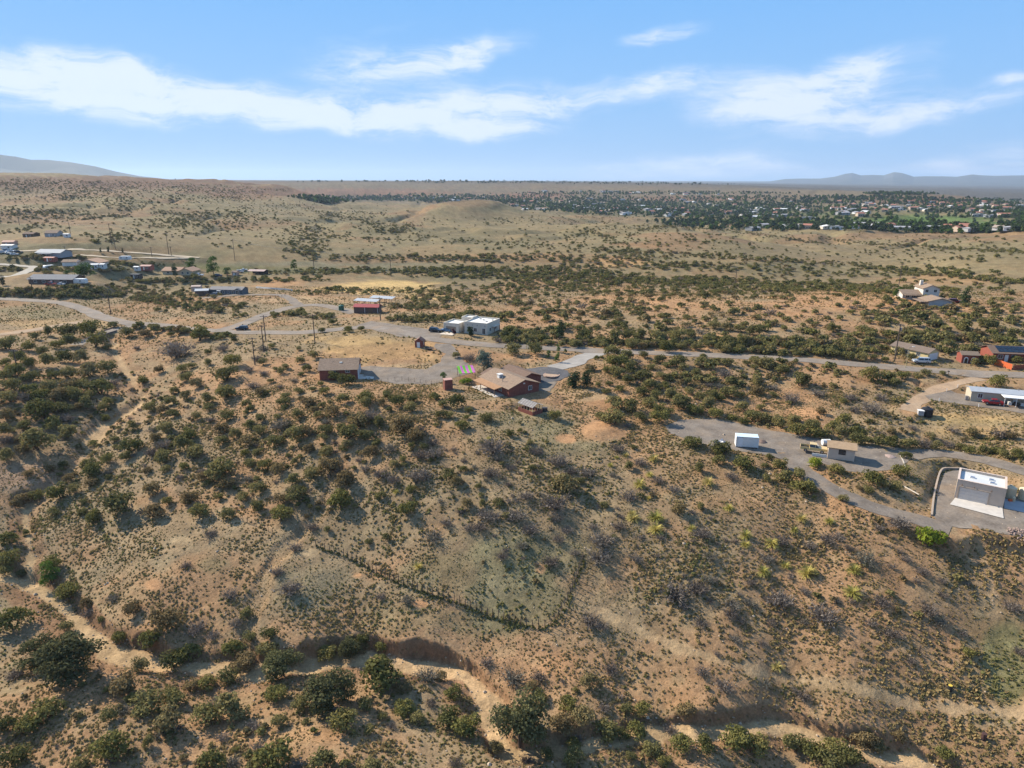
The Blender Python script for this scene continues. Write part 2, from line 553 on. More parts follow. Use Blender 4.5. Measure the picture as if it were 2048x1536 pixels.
p_ = hit(1205, 866)
GZ += .8 * np.exp(-(((GX - p_[0]) * .85 + (GY - p_[1]) * .5) / 5.0) ** 2 - ((-(GX - p_[0]) * .5 + (GY - p_[1]) * .85) / 2.6) ** 2)
site('main_house', 1018, 795, 34.6, 16, 18, 2.5, 8)
site('brick_garage', 640, 761, 6, 11, 10, 1.5, 6)
site('brick_hut', 890, 781, 20, 2.3, 2.0, .6, 2)
site('canopy', 920, 762, 15, 4.6, 4.0, 1, 2)
site('greenhouse', 1065, 832, 41, 3.5, 5.6, 1, 3)
site('small_shed', 830, 695, -5, 2.8, 3.0, 1, 2)
site('stucco_house', 890, 662, -24, 17.5, 11, 2, 6)
site('container', 1471, 894, -11, 5.0, 2.4, 1.5, 3)
site('tan_shed', 1655, 913, -22, 5.4, 4.2, 1.5, 4)
site('stucco_garage', 1908, 996, -35, 8.2, 7.0, 1.6, 3)
site('long_home', 1940, 801, -19, 22, 5, 3, 5)
site('yellow_house', 1854, 722, 30, 6.2, 12, 1.5, 4)
site('red_house', 1984, 722, -10, 14, 8, 1.5, 4)
site('gate_house', 1922, 726, -12, 4.5, 4, 1, 3)
site('hill_garage', 1856, 614, -8, 8.6, 8, 1.5, 5)
site('hill_house', 1806, 600, -6, 14, 9, 1.5, 5)
site('red_barn', 708, 626, -7, 11, 5, 1.5, 4)
site('grey_home', 420, 589, -6, 18, 7, 2, 6)
site('metal_shed', 391, 592, 14, 6, 5, 1, 3)
site('beige_shed', 383, 583, 10, 5, 4, 1, 3)
site('dark_house', 58, 568, -4, 24, 10, 2, 6)
site('blue_house', 73, 514, -8, 17, 10, 1, 5)
site('white_garage', 125, 532, 8, 8, 7, 1, 5)
site('tan_house', 156, 534, -6, 14, 9, 1, 5)
site('ranch_house', 322, 550, -5, 22, 11, 2, 6)
site('open_shed', 497, 549, -8, 11, 7, 1, 5)

# ---- graded gravel and asphalt
ROADS = {}


def grade_line(name, pix, half, shoulder=3.0, step=2.0, smooth_n=21):
    P = pline(pix, step)
    z = sample(GZ, P[:, 0], P[:, 1])
    n = min(smooth_n, (len(z) // 2) * 2 - 1)
    if n > 2:
        z = np.convolve(np.pad(z, n // 2, mode='edge'), np.ones(n) / n, 'valid')
    idx, d, arg, side = near_line(P, half + shoulder + 1)
    t = smooth(half + shoulder, half + .4, d)
    T_ = np.gradient(P, axis=0); L_ = np.maximum(np.hypot(T_[:, 0], T_[:, 1]), 1e-9)
    along = ((GX[idx] - P[arg, 0]) * T_[arg, 0] + (GY[idx] - P[arg, 1]) * T_[arg, 1]) / L_[arg]
    zz = z[arg] + (np.gradient(z) / L_)[arg] * np.clip(along, -step, step)
    GZ[idx] = GZ[idx] * (1 - t) + zz * t
    ROADS[name] = (P, half)


AREAS = {}


def grade_area(name, pix, blend=3.5, flat=None):
    pts_ = np.array([hit(a, b) for a, b in pix])
    xy = pts_[:, :2]
    M = np.c_[np.ones(len(xy)), xy]
    co, *_ = np.linalg.lstsq(M, pts_[:, 2], rcond=None)
    lo = xy.min(0) - blend - 1; hi = xy.max(0) + blend + 1
    idx = np.nonzero((GX > lo[0]) & (GX < hi[0]) & (GY > lo[1]) & (GY < hi[1]))
    gx, gy = GX[idx], GY[idx]
    inside = np.zeros(len(gx), bool); dist = np.full(len(gx), 1e9)
    n = len(xy)
    for k in range(n):
        a = xy[k]; b = xy[(k + 1) % n]
        cond = ((a[1] > gy) != (b[1] > gy))
        xi = (b[0] - a[0]) * (gy - a[1]) / (b[1] - a[1] + 1e-12) + a[0]
        inside ^= cond & (gx < xi)
        ab = b - a; L = max((ab ** 2).sum(), 1e-9)
        t = np.clip(((gx - a[0]) * ab[0] + (gy - a[1]) * ab[1]) / L, 0, 1)
        dist = np.minimum(dist, np.hypot(gx - a[0] - t * ab[0], gy - a[1] - t * ab[1]))
    d = np.where(inside, 0, dist)
    t = smooth(blend, 0.5, d)
    plane = co[0] + co[1] * gx + co[2] * gy
    if flat is not None:
        plane = plane * 0 + flat
    GZ[idx] = GZ[idx] * (1 - t) + plane * t
    AREAS[name] = xy


grade_area('house_yard', [(712,738),(745,734),(800,735),(850,738),(878,724),(890,706),(868,694),(872,688),(905,690),(915,705),(925,722),(950,738),(945,752),(900,760),(860,768),(790,765),(740,757)])
grade_area('turning_circle', [(1052,740),(1080,735),(1110,736),(1136,742),(1141,752),(1120,762),(1085,766),(1062,758)])
grade_area('gravel_lot', [(1332,850),(1358,835),(1430,840),(1520,856),(1620,872),(1720,890),(1830,901),(1828,916),(1800,935),(1740,943),(1690,940),(1640,924),(1612,927),(1590,938),(1560,917),(1500,906),(1440,898),(1370,880),(1340,868)])
grade_area('home_pad', [(1852,790),(1900,783),(1945,790),(2070,815),(2070,832),(1960,812),(1900,806),(1860,802)], 2.0)
grade_area('garage_yard', [(1926,934),(1890,940),(1876,970),(1866,1032),(1880,1058),(1960,1080),(2070,1100),(2070,1000),(2010,960)], 2.6, SITES['stucco_garage'].z)
site('garage_front', 1908, 996, -35, 7.4, 13, 1.2, 2.5, SITES['stucco_garage'].z, 0, 6.4)
grade_area('stucco_forecourt', [(712,652),(742,642),(800,650),(860,658),(888,668),(880,678),(800,672)])
grade_line('main_road', [(-90,597),(-30,597),(60,600),(120,606),(165,618),(200,633),(250,645),(330,652),(420,662),(520,666),(620,664),(690,657),(745,655),(800,663),(850,674),(900,683),(980,690),(1060,694),(1130,698),(1200,703),(1320,706),(1450,712),(1600,720),(1750,732),(1900,744),(2048,751),(2130,754)], 3.2, 4)
grade_line('side_road', [(440,664),(490,646),(545,624),(600,612),(650,612),(710,626)], 3.0, 3)
grade_line('home_drive', [(598,611),(580,598),(560,590),(520,590),(470,592),(400,596)], 2.6, 3)
grade_line('circle_drive', [(1196,704),(1168,716),(1140,728),(1105,738)], 3.2, 3)
grade_line('house_link', [(1100,762),(1092,772),(1086,782)], 2.6, 2)
grade_line('slope_drive', [(1585,922),(1620,952),(1680,988),(1760,1022),(1840,1048),(1900,1064)], 2.3, 2.5)
grade_line('upper_drive', [(1815,908),(1880,911),(1980,925),(2070,946)], 2.6, 2)
grade_line('dirt_drive', [(1962,754),(1915,765),(1868,782),(1840,800),(1815,826)], 2.0, 2.5)
grade_line('dirt_track', [(-60,672),(0,668),(60,662),(130,650),(195,640)], 3.0, 3)
grade_line('bridge_lane', [(150,690),(195,672),(232,660),(262,650)], 2.2, 2)
grade_line('loop_road', [(-40,526),(10,527),(45,531),(68,538),(60,546),(20,551),(-40,553)], 2.8, 5, 3)
grade_line('pale_road', [(-40,507),(60,500),(140,495),(230,500),(330,512),(400,520)], 2.6, 5, 4)
grade_line('field_track', [(150,508),(230,516),(300,517),(380,516)], 1.6, 5, 4)

# ------------------------------------------------------------------ mesh and material helpers
MATS = {}


def principled(name):
    m = bpy.data.materials.new(name)
    m.use_nodes = True
    return m, m.node_tree, m.node_tree.nodes['Principled BSDF']


def mat(name, col, rough=.8, var=.12, scale=3.0, bump=0.0, metal=0.0, spec=.3, stain=None, coord='Object', brick=None):
    if name in MATS:
        return MATS[name]
    m, t, b = principled(name)
    b.inputs['Roughness'].default_value = rough
    b.inputs['Metallic'].default_value = metal
    b.inputs['Specular IOR Level'].default_value = spec
    c = t.nodes.new('ShaderNodeTexCoord')
    n = t.nodes.new('ShaderNodeTexNoise')
    n.inputs['Scale'].default_value = scale
    n.inputs['Detail'].default_value = 6
    t.links.new(c.outputs[coord], n.inputs['Vector'])
    r = t.nodes.new('ShaderNodeValToRGB')
    r.color_ramp.elements[0].position = .3
    r.color_ramp.elements[1].position = .7
    lo = tuple(max(v * (1 - var), 0) for v in col); hi = tuple(min(v * (1 + var), 1) for v in col)
    if stain:
        lo = stain
    r.color_ramp.elements[0].color = (*lo, 1)
    r.color_ramp.elements[1].color = (*hi, 1)
    t.links.new(n.outputs['Fac'], r.inputs['Fac'])
    out = r.outputs['Color']
    if brick:
        bt = t.nodes.new('ShaderNodeTexBrick')
        bt.inputs['Scale'].default_value = brick
        bt.inputs['Mortar Size'].default_value = .03
        bt.inputs['Color1'].default_value = (1, 1, 1, 1)
        bt.inputs['Color2'].default_value = (.72, .7, .7, 1)
        bt.inputs['Mortar'].default_value = (.8, .75, .7, 1)
        mp = t.nodes.new('ShaderNodeMapping')
        mp.inputs['Rotation'].default_value = (math.radians(90), 0, 0)
        t.links.new(c.outputs['Object'], mp.inputs['Vector'])
        t.links.new(mp.outputs[0], bt.inputs['Vector'])
        mx = t.nodes.new('ShaderNodeMixRGB'); mx.blend_type = 'MULTIPLY'; mx.inputs[0].default_value = .8
        t.links.new(out, mx.inputs[1]); t.links.new(bt.outputs['Color'], mx.inputs[2])
        out = mx.outputs[0]
    t.links.new(out, b.inputs['Base Color'])
    if bump:
        bp = t.nodes.new('ShaderNodeBump')
        bp.inputs['Strength'].default_value = bump
        bp.inputs['Distance'].default_value = .1
        t.links.new(n.outputs['Fac'], bp.inputs['Height'])
        t.links.new(bp.outputs[0], b.inputs['Normal'])
    MATS[name] = m
    return m


def glass(name='window_glass', col=(.03, .035, .04)):
    if name in MATS:
        return MATS[name]
    m = mat(name, col, .08, .1, 1.0, 0, 0, .6)
    return m


def leafmat(name, cols, trans=.25, sat_var=.25):
    m = bpy.data.materials.new(name)
    m.use_nodes = True
    t = m.node_tree
    for n in list(t.nodes):
        t.nodes.remove(n)
    out = t.nodes.new('ShaderNodeOutputMaterial')
    oi = t.nodes.new('ShaderNodeObjectInfo')
    c = t.nodes.new('ShaderNodeTexCoord')
    n = t.nodes.new('ShaderNodeTexNoise'); n.inputs['Scale'].default_value = 7.0; n.inputs['Detail'].default_value = 3
    t.links.new(c.outputs['Object'], n.inputs['Vector'])
    ad = t.nodes.new('ShaderNodeMath'); ad.operation = 'MULTIPLY_ADD'
    ad.inputs[1].default_value = .9
    t.links.new(n.outputs['Fac'], ad.inputs[0])
    sb = t.nodes.new('ShaderNodeMath'); sb.operation = 'SUBTRACT'; sb.inputs[1].default_value = .42
    t.links.new(oi.outputs['Random'], sb.inputs[0])
    t.links.new(sb.outputs[0], ad.inputs[2])
    r = t.nodes.new('ShaderNodeValToRGB')
    el_ = r.color_ramp.elements
    el_[0].position = 0.0; el_[0].color = (*cols[0], 1)
    el_[1].position = 1.0; el_[1].color = (*cols[-1], 1)
    for k in range(1, len(cols) - 1):
        e_ = el_.new(k / (len(cols) - 1)); e_.color = (*cols[k], 1)
    t.links.new(ad.outputs[0], r.inputs['Fac'])
    df = t.nodes.new('ShaderNodeBsdfDiffuse')
    tr = t.nodes.new('ShaderNodeBsdfTranslucent')
    mx = t.nodes.new('ShaderNodeMixShader'); mx.inputs[0].default_value = trans
    t.links.new(r.outputs['Color'], df.inputs['Color']); t.links.new(r.outputs['Color'], tr.inputs['Color'])
    t.links.new(df.outputs[0], mx.inputs[1]); t.links.new(tr.outputs[0], mx.inputs[2])
    t.links.new(mx.outputs[0], out.inputs['Surface'])
    MATS[name] = m
    return m


class MB:
    """collects faces for one mesh"""
    def __init__(self):
        self.v = []; self.f = []; self.mi = []; self.cur = 0

    def mat_index(self, i):
        self.cur = i; return self

    def add(self, verts, faces):
        o = len(self.v)
        self.v += [tuple(p) for p in verts]
        self.f += [tuple(i + o for i in fc) for fc in faces]
        self.mi += [self.cur] * len(faces)
        return self

    def box(self, x0, x1, y0, y1, z0, z1):
        v = [(x0, y0, z0), (x1, y0, z0), (x1, y1, z0), (x0, y1, z0), (x0, y0, z1), (x1, y0, z1), (x1, y1, z1), (x0, y1, z1)]
        return self.add(v, [(0, 3, 2, 1), (4, 5, 6, 7), (0, 1, 5, 4), (1, 2, 6, 5), (2, 3, 7, 6), (3, 0, 4, 7)])

    def extrude(self, poly, axis, a, b):
        """polygon of (u, z) pairs pulled along axis x or y"""
        n = len(poly)
        if axis == 'y':
            v = [(u, a, z) for u, z in poly] + [(u, b, z) for u, z in poly]
        else:
            v = [(a, u, z) for u, z in poly] + [(b, u, z) for u, z in poly]
        fs = [tuple(range(n))[::-1], tuple(range(n, 2 * n))] + [(k, (k + 1) % n, n + (k + 1) % n, n + k) for k in range(n)]
        return self.add(v, fs)

    def cyl(self, x, y, z0, z1, r0, r1=None, n=10):
        r1 = r0 if r1 is None else r1
        v = [(x + r0 * math.cos(2 * math.pi * k / n), y + r0 * math.sin(2 * math.pi * k / n), z0) for k in range(n)]
        v += [(x + r1 * math.cos(2 * math.pi * k / n), y + r1 * math.sin(2 * math.pi * k / n), z1) for k in range(n)]
        return self.add(v, [tuple(range(n))[::-1], tuple(range(n, 2 * n))] + [(k, (k + 1) % n, n + (k + 1) % n, n + k) for k in range(n)])

    def wheel(self, x, y0, y1, z, r, n=14):
        v = [(x + r * math.cos(2 * math.pi * k / n), y0, z + r * math.sin(2 * math.pi * k / n)) for k in range(n)]
        v += [(x + r * math.cos(2 * math.pi * k / n), y1, z + r * math.sin(2 * math.pi * k / n)) for k in range(n)]
        return self.add(v, [tuple(range(n))[::-1], tuple(range(n, 2 * n))] + [(k, (k + 1) % n, n + (k + 1) % n, n + k) for k in range(n)])

    def tube(self, a, b, r0, r1=None, n=6):
        r1 = r0 if r1 is None else r1
        a = Vector(a); b = Vector(b); d = (b - a).normalized()
        u = d.orthogonal().normalized(); w = d.cross(u)
        v = [a + (u * math.cos(2 * math.pi * k / n) + w * math.sin(2 * math.pi * k / n)) * r0 for k in range(n)]
        v += [b + (u * math.cos(2 * math.pi * k / n) + w * math.sin(2 * math.pi * k / n)) * r1 for k in range(n)]
        return self.add(v, [tuple(range(n))[::-1], tuple(range(n, 2 * n))] + [(k, (k + 1) % n, n + (k + 1) % n, n + k) for k in range(n)])

    def mesh(self, name, mats):
        me = bpy.data.meshes.new(name)
        me.from_pydata(self.v, [], self.f)
        for m_ in (mats if isinstance(mats, (list, tuple)) else [mats]):
            me.materials.append(m_)
        if any(self.mi):
            me.polygons.foreach_set('material_index', self.mi)
        me.update()
        bm_fix(me)
        return me

    def build(self, name, mats, parent=None, smooth_=False):
        o = bpy.data.objects.new(name, self.mesh(name, mats))
        COL.objects.link(o)
        if parent:
            o.parent = parent
        if smooth_:
            for p in o.data.polygons:
                p.use_smooth = True
        return o


def bm_fix(me):
    import bmesh
    bm = bmesh.new(); bm.from_mesh(me)
    bmesh.ops.recalc_face_normals(bm, faces=bm.faces)
    bm.to_mesh(me); bm.free()


def tag(o, label=None, cat=None, group=None, kind=None):
    if label: o['label'] = label
    if cat: o['category'] = cat
    if group: o['group'] = group
    if kind: o['kind'] = kind
    return o


def empty(name, x, y, z, yaw=0.0):
    o = bpy.data.objects.new(name, None)
    o.empty_display_size = .5
    COL.objects.link(o)
    o.location = (x, y, z); o.rotation_euler = (0, 0, yaw)
    return o


def copy_tree(o, parent=None):
    c = o.copy(); COL.objects.link(c); c.parent = parent
    for ch in o.children:
        copy_tree(ch, c)
    return c


def np_mesh(name, V, Fq, mats, smooth_=False):
    """quads or tris from numpy arrays"""
    me = bpy.data.meshes.new(name)
    k = Fq.shape[1]
    me.vertices.add(len(V)); me.vertices.foreach_set('co', np.asarray(V, np.float32).ravel())
    me.loops.add(Fq.size); me.loops.foreach_set('vertex_index', Fq.astype(np.int32).ravel())
    me.polygons.add(len(Fq))
    me.polygons.foreach_set('loop_start', np.arange(0, Fq.size, k, dtype=np.int32))
    me.polygons.foreach_set('loop_total', np.full(len(Fq), k, np.int32))
    if smooth_:
        me.polygons.foreach_set('use_smooth', np.ones(len(Fq), bool))
    for m_ in (mats if isinstance(mats, (list, tuple)) else [mats]):
        me.materials.append(m_)
    me.update(calc_edges=True)
    return me

# ------------------------------------------------------------------ ground colours (what the soil itself is there)
PXG, PYG, ZCG = project(GX, GY, GZ)
front = (GY > 20)


def lerp(c, col, t):
    for k in range(3):
        c[..., k] += (col[k] - c[..., k]) * t


GC = np.zeros(SH + (3,))
n1 = fbm(GX, GY, 34, 4, 51); n2 = fbm(GX, GY, 8, 3, 52); n3 = fbm(GX, GY, 160, 4, 53)
n4 = fbm(GX, GY, 2.5, 2, 54)
GC[...] = (.315, .205, .125)
lerp(GC, (.265, .205, .135), smooth(-.25, .25, n1 + .5 * n2))          # greyer, stony
lerp(GC, (.36, .22, .125), smooth(.12, .42, n2 * .8 - n1 * .6) * .45)    # bare orange earth
lerp(GC, (.20, .165, .105), smooth(.1, .45, n4 + n2 * .4) * .45)        # litter and stubble
khaki = smooth(380, 560, RG)
lerp(GC, (.275, .240, .148), khaki * (.8 + .2 * np.clip(n3 * 3, -1, 1)))
lerp(GC, (.30, .195, .125), khaki * smooth(.05, .3, n3 + .3 * n1) * .75)
lerp(GC, (.20, .185, .115), khaki * smooth(.1, .4, fbm(GX, GY, 60, 4, 77) - n3 * .4) * .6)
lerp(GC, (.19, .155, .115), smooth(1500, 2600, RG) * .75)
lerp(GC, (.115, .108, .098), smooth(2900, 3800, RG) * .9)
# (px, py, rx, ry, colour, strength)
GRASS = (.190, .182, .112); SAGE = (.235, .205, .140); GOLD = (.40, .28, .14); GREEN = (.16, .18, .08); ORANGE = (.42, .25, .14)
RED = (.27, .15, .105); PALE = (.40, .31, .20); GOLF = (.13, .21, .065); BROWN = (.30, .185, .11)
TINTS = [
    (900,1140,200,70,GRASS,.6),(1020,1200,140,55,GRASS,.65),(760,1180,180,50,SAGE,.5),(880,1240,170,40,GRASS,.45),(330,1090,200,70,SAGE,.6),(420,1130,60,30,GRASS,.5),
    (1130,880,110,35,GRASS,.5),(1050,840,80,22,GRASS,.4),(600,1180,90,50,SAGE,.5),(2015,1330,45,80,GREEN,.7),(1990,1290,70,120,GRASS,.35),(1900,1180,120,60,SAGE,.35),
    (1060,1110,140,50,GRASS,.4),(250,1440,120,30,SAGE,.3),
    (620,1106,20,8,PALE,.8),(717,1151,14,7,ORANGE,.9),(840,1208,20,9,ORANGE,1),(308,1170,20,13,ORANGE,.8),(362,1081,16,7,PALE,.8),(1081,1137,8,9,ORANGE,.8),(1131,878,20,9,ORANGE,.9),
    (1220,802,60,14,ORANGE,.8),(1170,790,60,14,PALE,.6),(1210,862,50,24,ORANGE,.75),(1100,795,60,14,BROWN,.6),(985,810,70,14,BROWN,.6),
    (750,693,115,26,GOLD,.75),(780,700,100,16,BROWN,.35),(860,716,25,10,GOLD,.5),(950,715,60,14,BROWN,.6),(1060,715,50,12,ORANGE,.55),(820,733,90,6,PALE,.6),
    (770,572,110,14,(.58,.43,.21),.95),(720,578,90,10,(.55,.40,.2),.7),(860,592,60,9,(.55,.40,.2),.7),(560,566,60,10,ORANGE,.7),(700,598,110,8,ORANGE,.5),(600,600,100,8,PALE,.5),
    (480,612,80,12,SAGE,.4),(60,625,80,14,GRASS,.4),(80,650,110,10,GOLD,.4),(60,665,110,8,ORANGE,.7),(230,620,90,14,BROWN,.3),
    (1950,838,130,14,GOLD,.75),(1930,862,130,14,GOLD,.5),(1960,845,120,10,GRASS,.35),(1830,815,40,30,ORANGE,.55),(1620,830,60,14,ORANGE,.6),(1700,775,120,30,BROWN,.4),
    (1700,1015,80,26,ORANGE,.5),(1640,960,50,20,ORANGE,.4),(1500,1000,120,60,BROWN,.4),(1700,600,160,30,ORANGE,.5),(1500,690,120,20,ORANGE,.5),(1350,600,150,25,ORANGE,.4),
    (1680,720,200,14,BROWN,.3),(1890,560,120,12,ORANGE,.4),(1150,640,80,25,BROWN,.4),
    (600,541,220,8,GREEN,.55),(380,532,170,7,GREEN,.5),(820,540,260,7,(.2,.2,.14),.7),(650,528,260,6,(.23,.225,.165),.7),(900,556,200,8,GRASS,.6),
    (200,510,110,8,BROWN,.5),(330,520,100,5,ORANGE,.5),(300,500,120,8,BROWN,.4),
    (1860,438,160,10,GOLF,.95),(1750,442,120,9,GOLF,.9),(1960,450,90,8,GOLF,.8),(1570,418,30,5,GOLF,.8),(1420,412,80,4,GOLF,.6),(1640,428,60,5,GOLF,.7),
    (1350,414,270,22,(.13,.13,.075),.75),(1600,428,260,16,(.13,.13,.075),.6),(1950,420,120,18,(.13,.13,.075),.6),(1120,410,150,12,(.13,.13,.075),.6),(880,398,180,7,(.12,.12,.07),.7),(700,385,220,9,RED,.7),(500,390,80,10,RED,.5),(1060,392,90,7,RED,.8),(1380,397,160,6,RED,.6),(1880,402,60,10,RED,.8),(1830,400,120,8,RED,.5),(200,366,360,16,(.20,.125,.09),.95),(480,381,120,11,(.21,.13,.095),.85),(150,385,200,10,(.24,.165,.115),.6),(930,404,70,12,RED,.35),
    (1240,526,70,13,(.50,.33,.18),.85),(1050,512,200,5,(.38,.25,.15),.6),(1560,520,160,6,(.40,.27,.16),.5),(1050,518,260,8,BROWN,.4),(1640,505,300,25,(.27,.215,.14),.5),(1100,450,300,18,(.30,.245,.15),.5),(1280,492,60,5,ORANGE,.4),
    (750,520,140,8,BROWN,.5),(120,480,90,8,BROWN,.5),(350,478,160,16,(.28,.23,.15),.5),(560,425,200,25,(.27,.23,.15),.5),
    (50,950,80,30,(.32,.225,.17),.6),(60,1290,40,40,BROWN,.3),(450,1480,60,16,ORANGE,.4),(620,1470,140,20,ORANGE,.4),(760,1420,70,30,ORANGE,.35),(1120,1330,40,30,ORANGE,.4),
    (1250,1290,70,20,BROWN,.3),(1300,1390,100,30,ORANGE,.3),(1750,1380,220,20,GRASS,.3),(1980,1440,70,22,SAGE,.5),(1780,1450,60,14,ORANGE,.4),
    (1750,1480,150,30,BROWN,.3),(1330,1450,50,12,ORANGE,.4),
]
jx = fbm(GX, GY, 12, 3, 61); 
jscale = np.where(RG < 400, 1.0, .6)
for (px, py, rx, ry, col, st) in TINTS:
    q = np.hypot((PXG - px) / rx, (PYG - py) / ry) + jx * .9 * jscale
    lerp(GC, col, st * smooth(1.15, .6, q) * front)
# bluff with pale gullied face behind the creek
lerp(GC, (.40, .30, .19), TRAIL * .85)
lerp(GC, (.235, .145, .090), BARE * (.75 + .5 * n2))
lerp(GC, (.44, .325, .20), SAND * .85)
GC *= (1 + .35 * n4)[..., None]
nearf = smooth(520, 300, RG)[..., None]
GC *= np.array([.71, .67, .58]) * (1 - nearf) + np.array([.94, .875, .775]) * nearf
GC = np.clip(GC, .02, .8)

gm, t, b = principled('ground_soil')
b.inputs['Roughness'].default_value = 1.0
b.inputs['Specular IOR Level'].default_value = .08
at = t.nodes.new('ShaderNodeAttribute'); at.attribute_name = 'soil'
co = t.nodes.new('ShaderNodeTexCoord')


def tex_noise(t, vec, scale, detail=5, rough=.6):
    n = t.nodes.new('ShaderNodeTexNoise')
    n.inputs['Scale'].default_value = scale; n.inputs['Detail'].default_value = detail; n.inputs['Roughness'].default_value = rough
    t.links.new(vec, n.inputs['Vector'])
    return n


def ramp(t, fac, stops):
    r = t.nodes.new('ShaderNodeValToRGB')
    e = r.color_ramp.elements
    e[0].position, e[0].color = stops[0][0], (*stops[0][1], 1)
    e[1].position, e[1].color = stops[-1][0], (*stops[-1][1], 1)
    for p_, c_ in stops[1:-1]:
        k = e.new(p_); k.color = (*c_, 1)
    t.links.new(fac, r.inputs['Fac'])
    return r


def mul(t, a, b_, fac=1.0):
    m = t.nodes.new('ShaderNodeMixRGB'); m.blend_type = 'MULTIPLY'; m.inputs[0].default_value = fac
    t.links.new(a, m.inputs[1]); t.links.new(b_, m.inputs[2])
    return m.outputs[0]


na = tex_noise(t, co.outputs['Object'], 1.1, 8, .7)
nb = tex_noise(t, co.outputs['Object'], .12, 5)
nc = tex_noise(t, co.outputs['Object'], .018, 5)
nd = tex_noise(t, co.outputs['Object'], 3.6, 5, .75)
rd = ramp(t, nd.outputs['Fac'], [(.33, (.62, .60, .58)), (.5, (1, 1, 1)), (.68, (1.3, 1.3, 1.3))])
ra = ramp(t, na.outputs['Fac'], [(.30, (.58, .58, .58)), (.5, (1, 1, 1)), (.72, (1.35, 1.32, 1.28))])
rb = ramp(t, nb.outputs['Fac'], [(.3, (.84, .85, .84)), (.7, (1.14, 1.12, 1.1))])
rc = ramp(t, nc.outputs['Fac'], [(.3, (.90, .92, .90)), (.7, (1.1, 1.06, 1.04))])
o_ = mul(t, at.outputs['Color'], ra.outputs['Color'], .8)
o_ = mul(t, o_, rd.outputs['Color'], .75)
o_ = mul(t, o_, rb.outputs['Color'])
o_ = mul(t, o_, rc.outputs['Color'])
t.links.new(o_, b.inputs['Base Color'])
bp = t.nodes.new('ShaderNodeBump'); bp.inputs['Strength'].default_value = .7; bp.inputs['Distance'].default_value = .35
t.links.new(na.outputs['Fac'], bp.inputs['Height']); t.links.new(bp.outputs[0], b.inputs['Normal'])

V = np.stack([GX, GY, GZ], -1).reshape(-1, 3)
ii, jj = np.meshgrid(np.arange(SH[0] - 1), np.arange(SH[1] - 1), indexing='ij')
q0 = (ii * SH[1] + jj).ravel()
FQ = np.stack([q0, q0 + 1, q0 + SH[1] + 1, q0 + SH[1]], 1)[:, ::-1]
# close the ring behind the camera and the disc under it
k0 = np.arange(SH[0] - 1) * SH[1]
FQ = np.vstack([FQ, np.stack([k0 + SH[1] - 1, k0, k0 + SH[1], k0 + 2 * SH[1] - 1], 1)[:, ::-1]])
terr_me = np_mesh('terrain', V, FQ, gm, True)
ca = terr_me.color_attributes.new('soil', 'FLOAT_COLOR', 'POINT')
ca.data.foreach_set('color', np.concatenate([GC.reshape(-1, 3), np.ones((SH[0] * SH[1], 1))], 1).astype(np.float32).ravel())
terrain = bpy.data.objects.new('terrain', terr_me)
COL.objects.link(terrain)
tag(terrain, kind='structure')
# ground under the camera inside the ring
ang = np.arctan2(GX[0], GY[0])
inner = MB()
inner.add([(GX[0, k], GY[0, k], GZ[0, k]) for k in range(0, SH[1])] , [tuple(range(SH[1]))[::-1]])
tag(inner.build('ground', gm), kind='structure')

# ------------------------------------------------------------------ roads, yards
GRAVEL = mat('grey_gravel', (.186, .156, .126), .95, .22, .35, .25, stain=(.145, .118, .094), spec=.12)
GRAVEL_ROAD = mat('road_chipseal', (.212, .178, .145), .92, .16, .22, .15, spec=.15, stain=(.168, .138, .110))


def weather(m, dirt, amount=.55, scale=.16):
    """drifted dirt and worn patches over a graded surface"""
    t = m.node_tree; b = t.nodes['Principled BSDF']
    src = b.inputs['Base Color'].links[0].from_socket
    c = t.nodes.new('ShaderNodeTexCoord')
    n = tex_noise(t, c.outputs['Object'], scale, 6, .68)
    f = ramp(t, n.outputs['Fac'], [(.47, (0, 0, 0)), (.66, (amount, amount, amount))])
    n2 = tex_noise(t, c.outputs['Object'], 2.4, 5, .75)
    f2 = ramp(t, n2.outputs['Fac'], [(.32, (.72, .72, .72)), (.5, (1, 1, 1)), (.68, (1.22, 1.2, 1.18))])
    mx = t.nodes.new('ShaderNodeMixRGB')
    t.links.new(f.outputs['Color'], mx.inputs[0]); t.links.new(src, mx.inputs[1]); mx.inputs[2].default_value = (*dirt, 1)
    t.links.new(mul(t, mx.outputs[0], f2.outputs['Color']), b.inputs['Base Color'])


weather(GRAVEL, (.27, .20, .135)); weather(GRAVEL_ROAD, (.30, .215, .14), .5)
ASPHALT = mat('fresh_asphalt', (.075, .072, .075), .85, .2, .5, .1, spec=.3)
DIRT = mat('packed_dirt', (.33, .225, .14), 1, .16, .25, .2, spec=.1, stain=(.25, .18, .12))
PALE_DIRT = mat('pale_dirt', (.42, .34, .24), 1, .12, .1, .1, spec=.1)
CONCRETE = mat('concrete', (.50, .45, .39), .85, .10, .8, .05, spec=.3)


weather(ASPHALT, (.13, .115, .10), .6, .3); weather(DIRT, (.36, .27, .18), .7, .2)


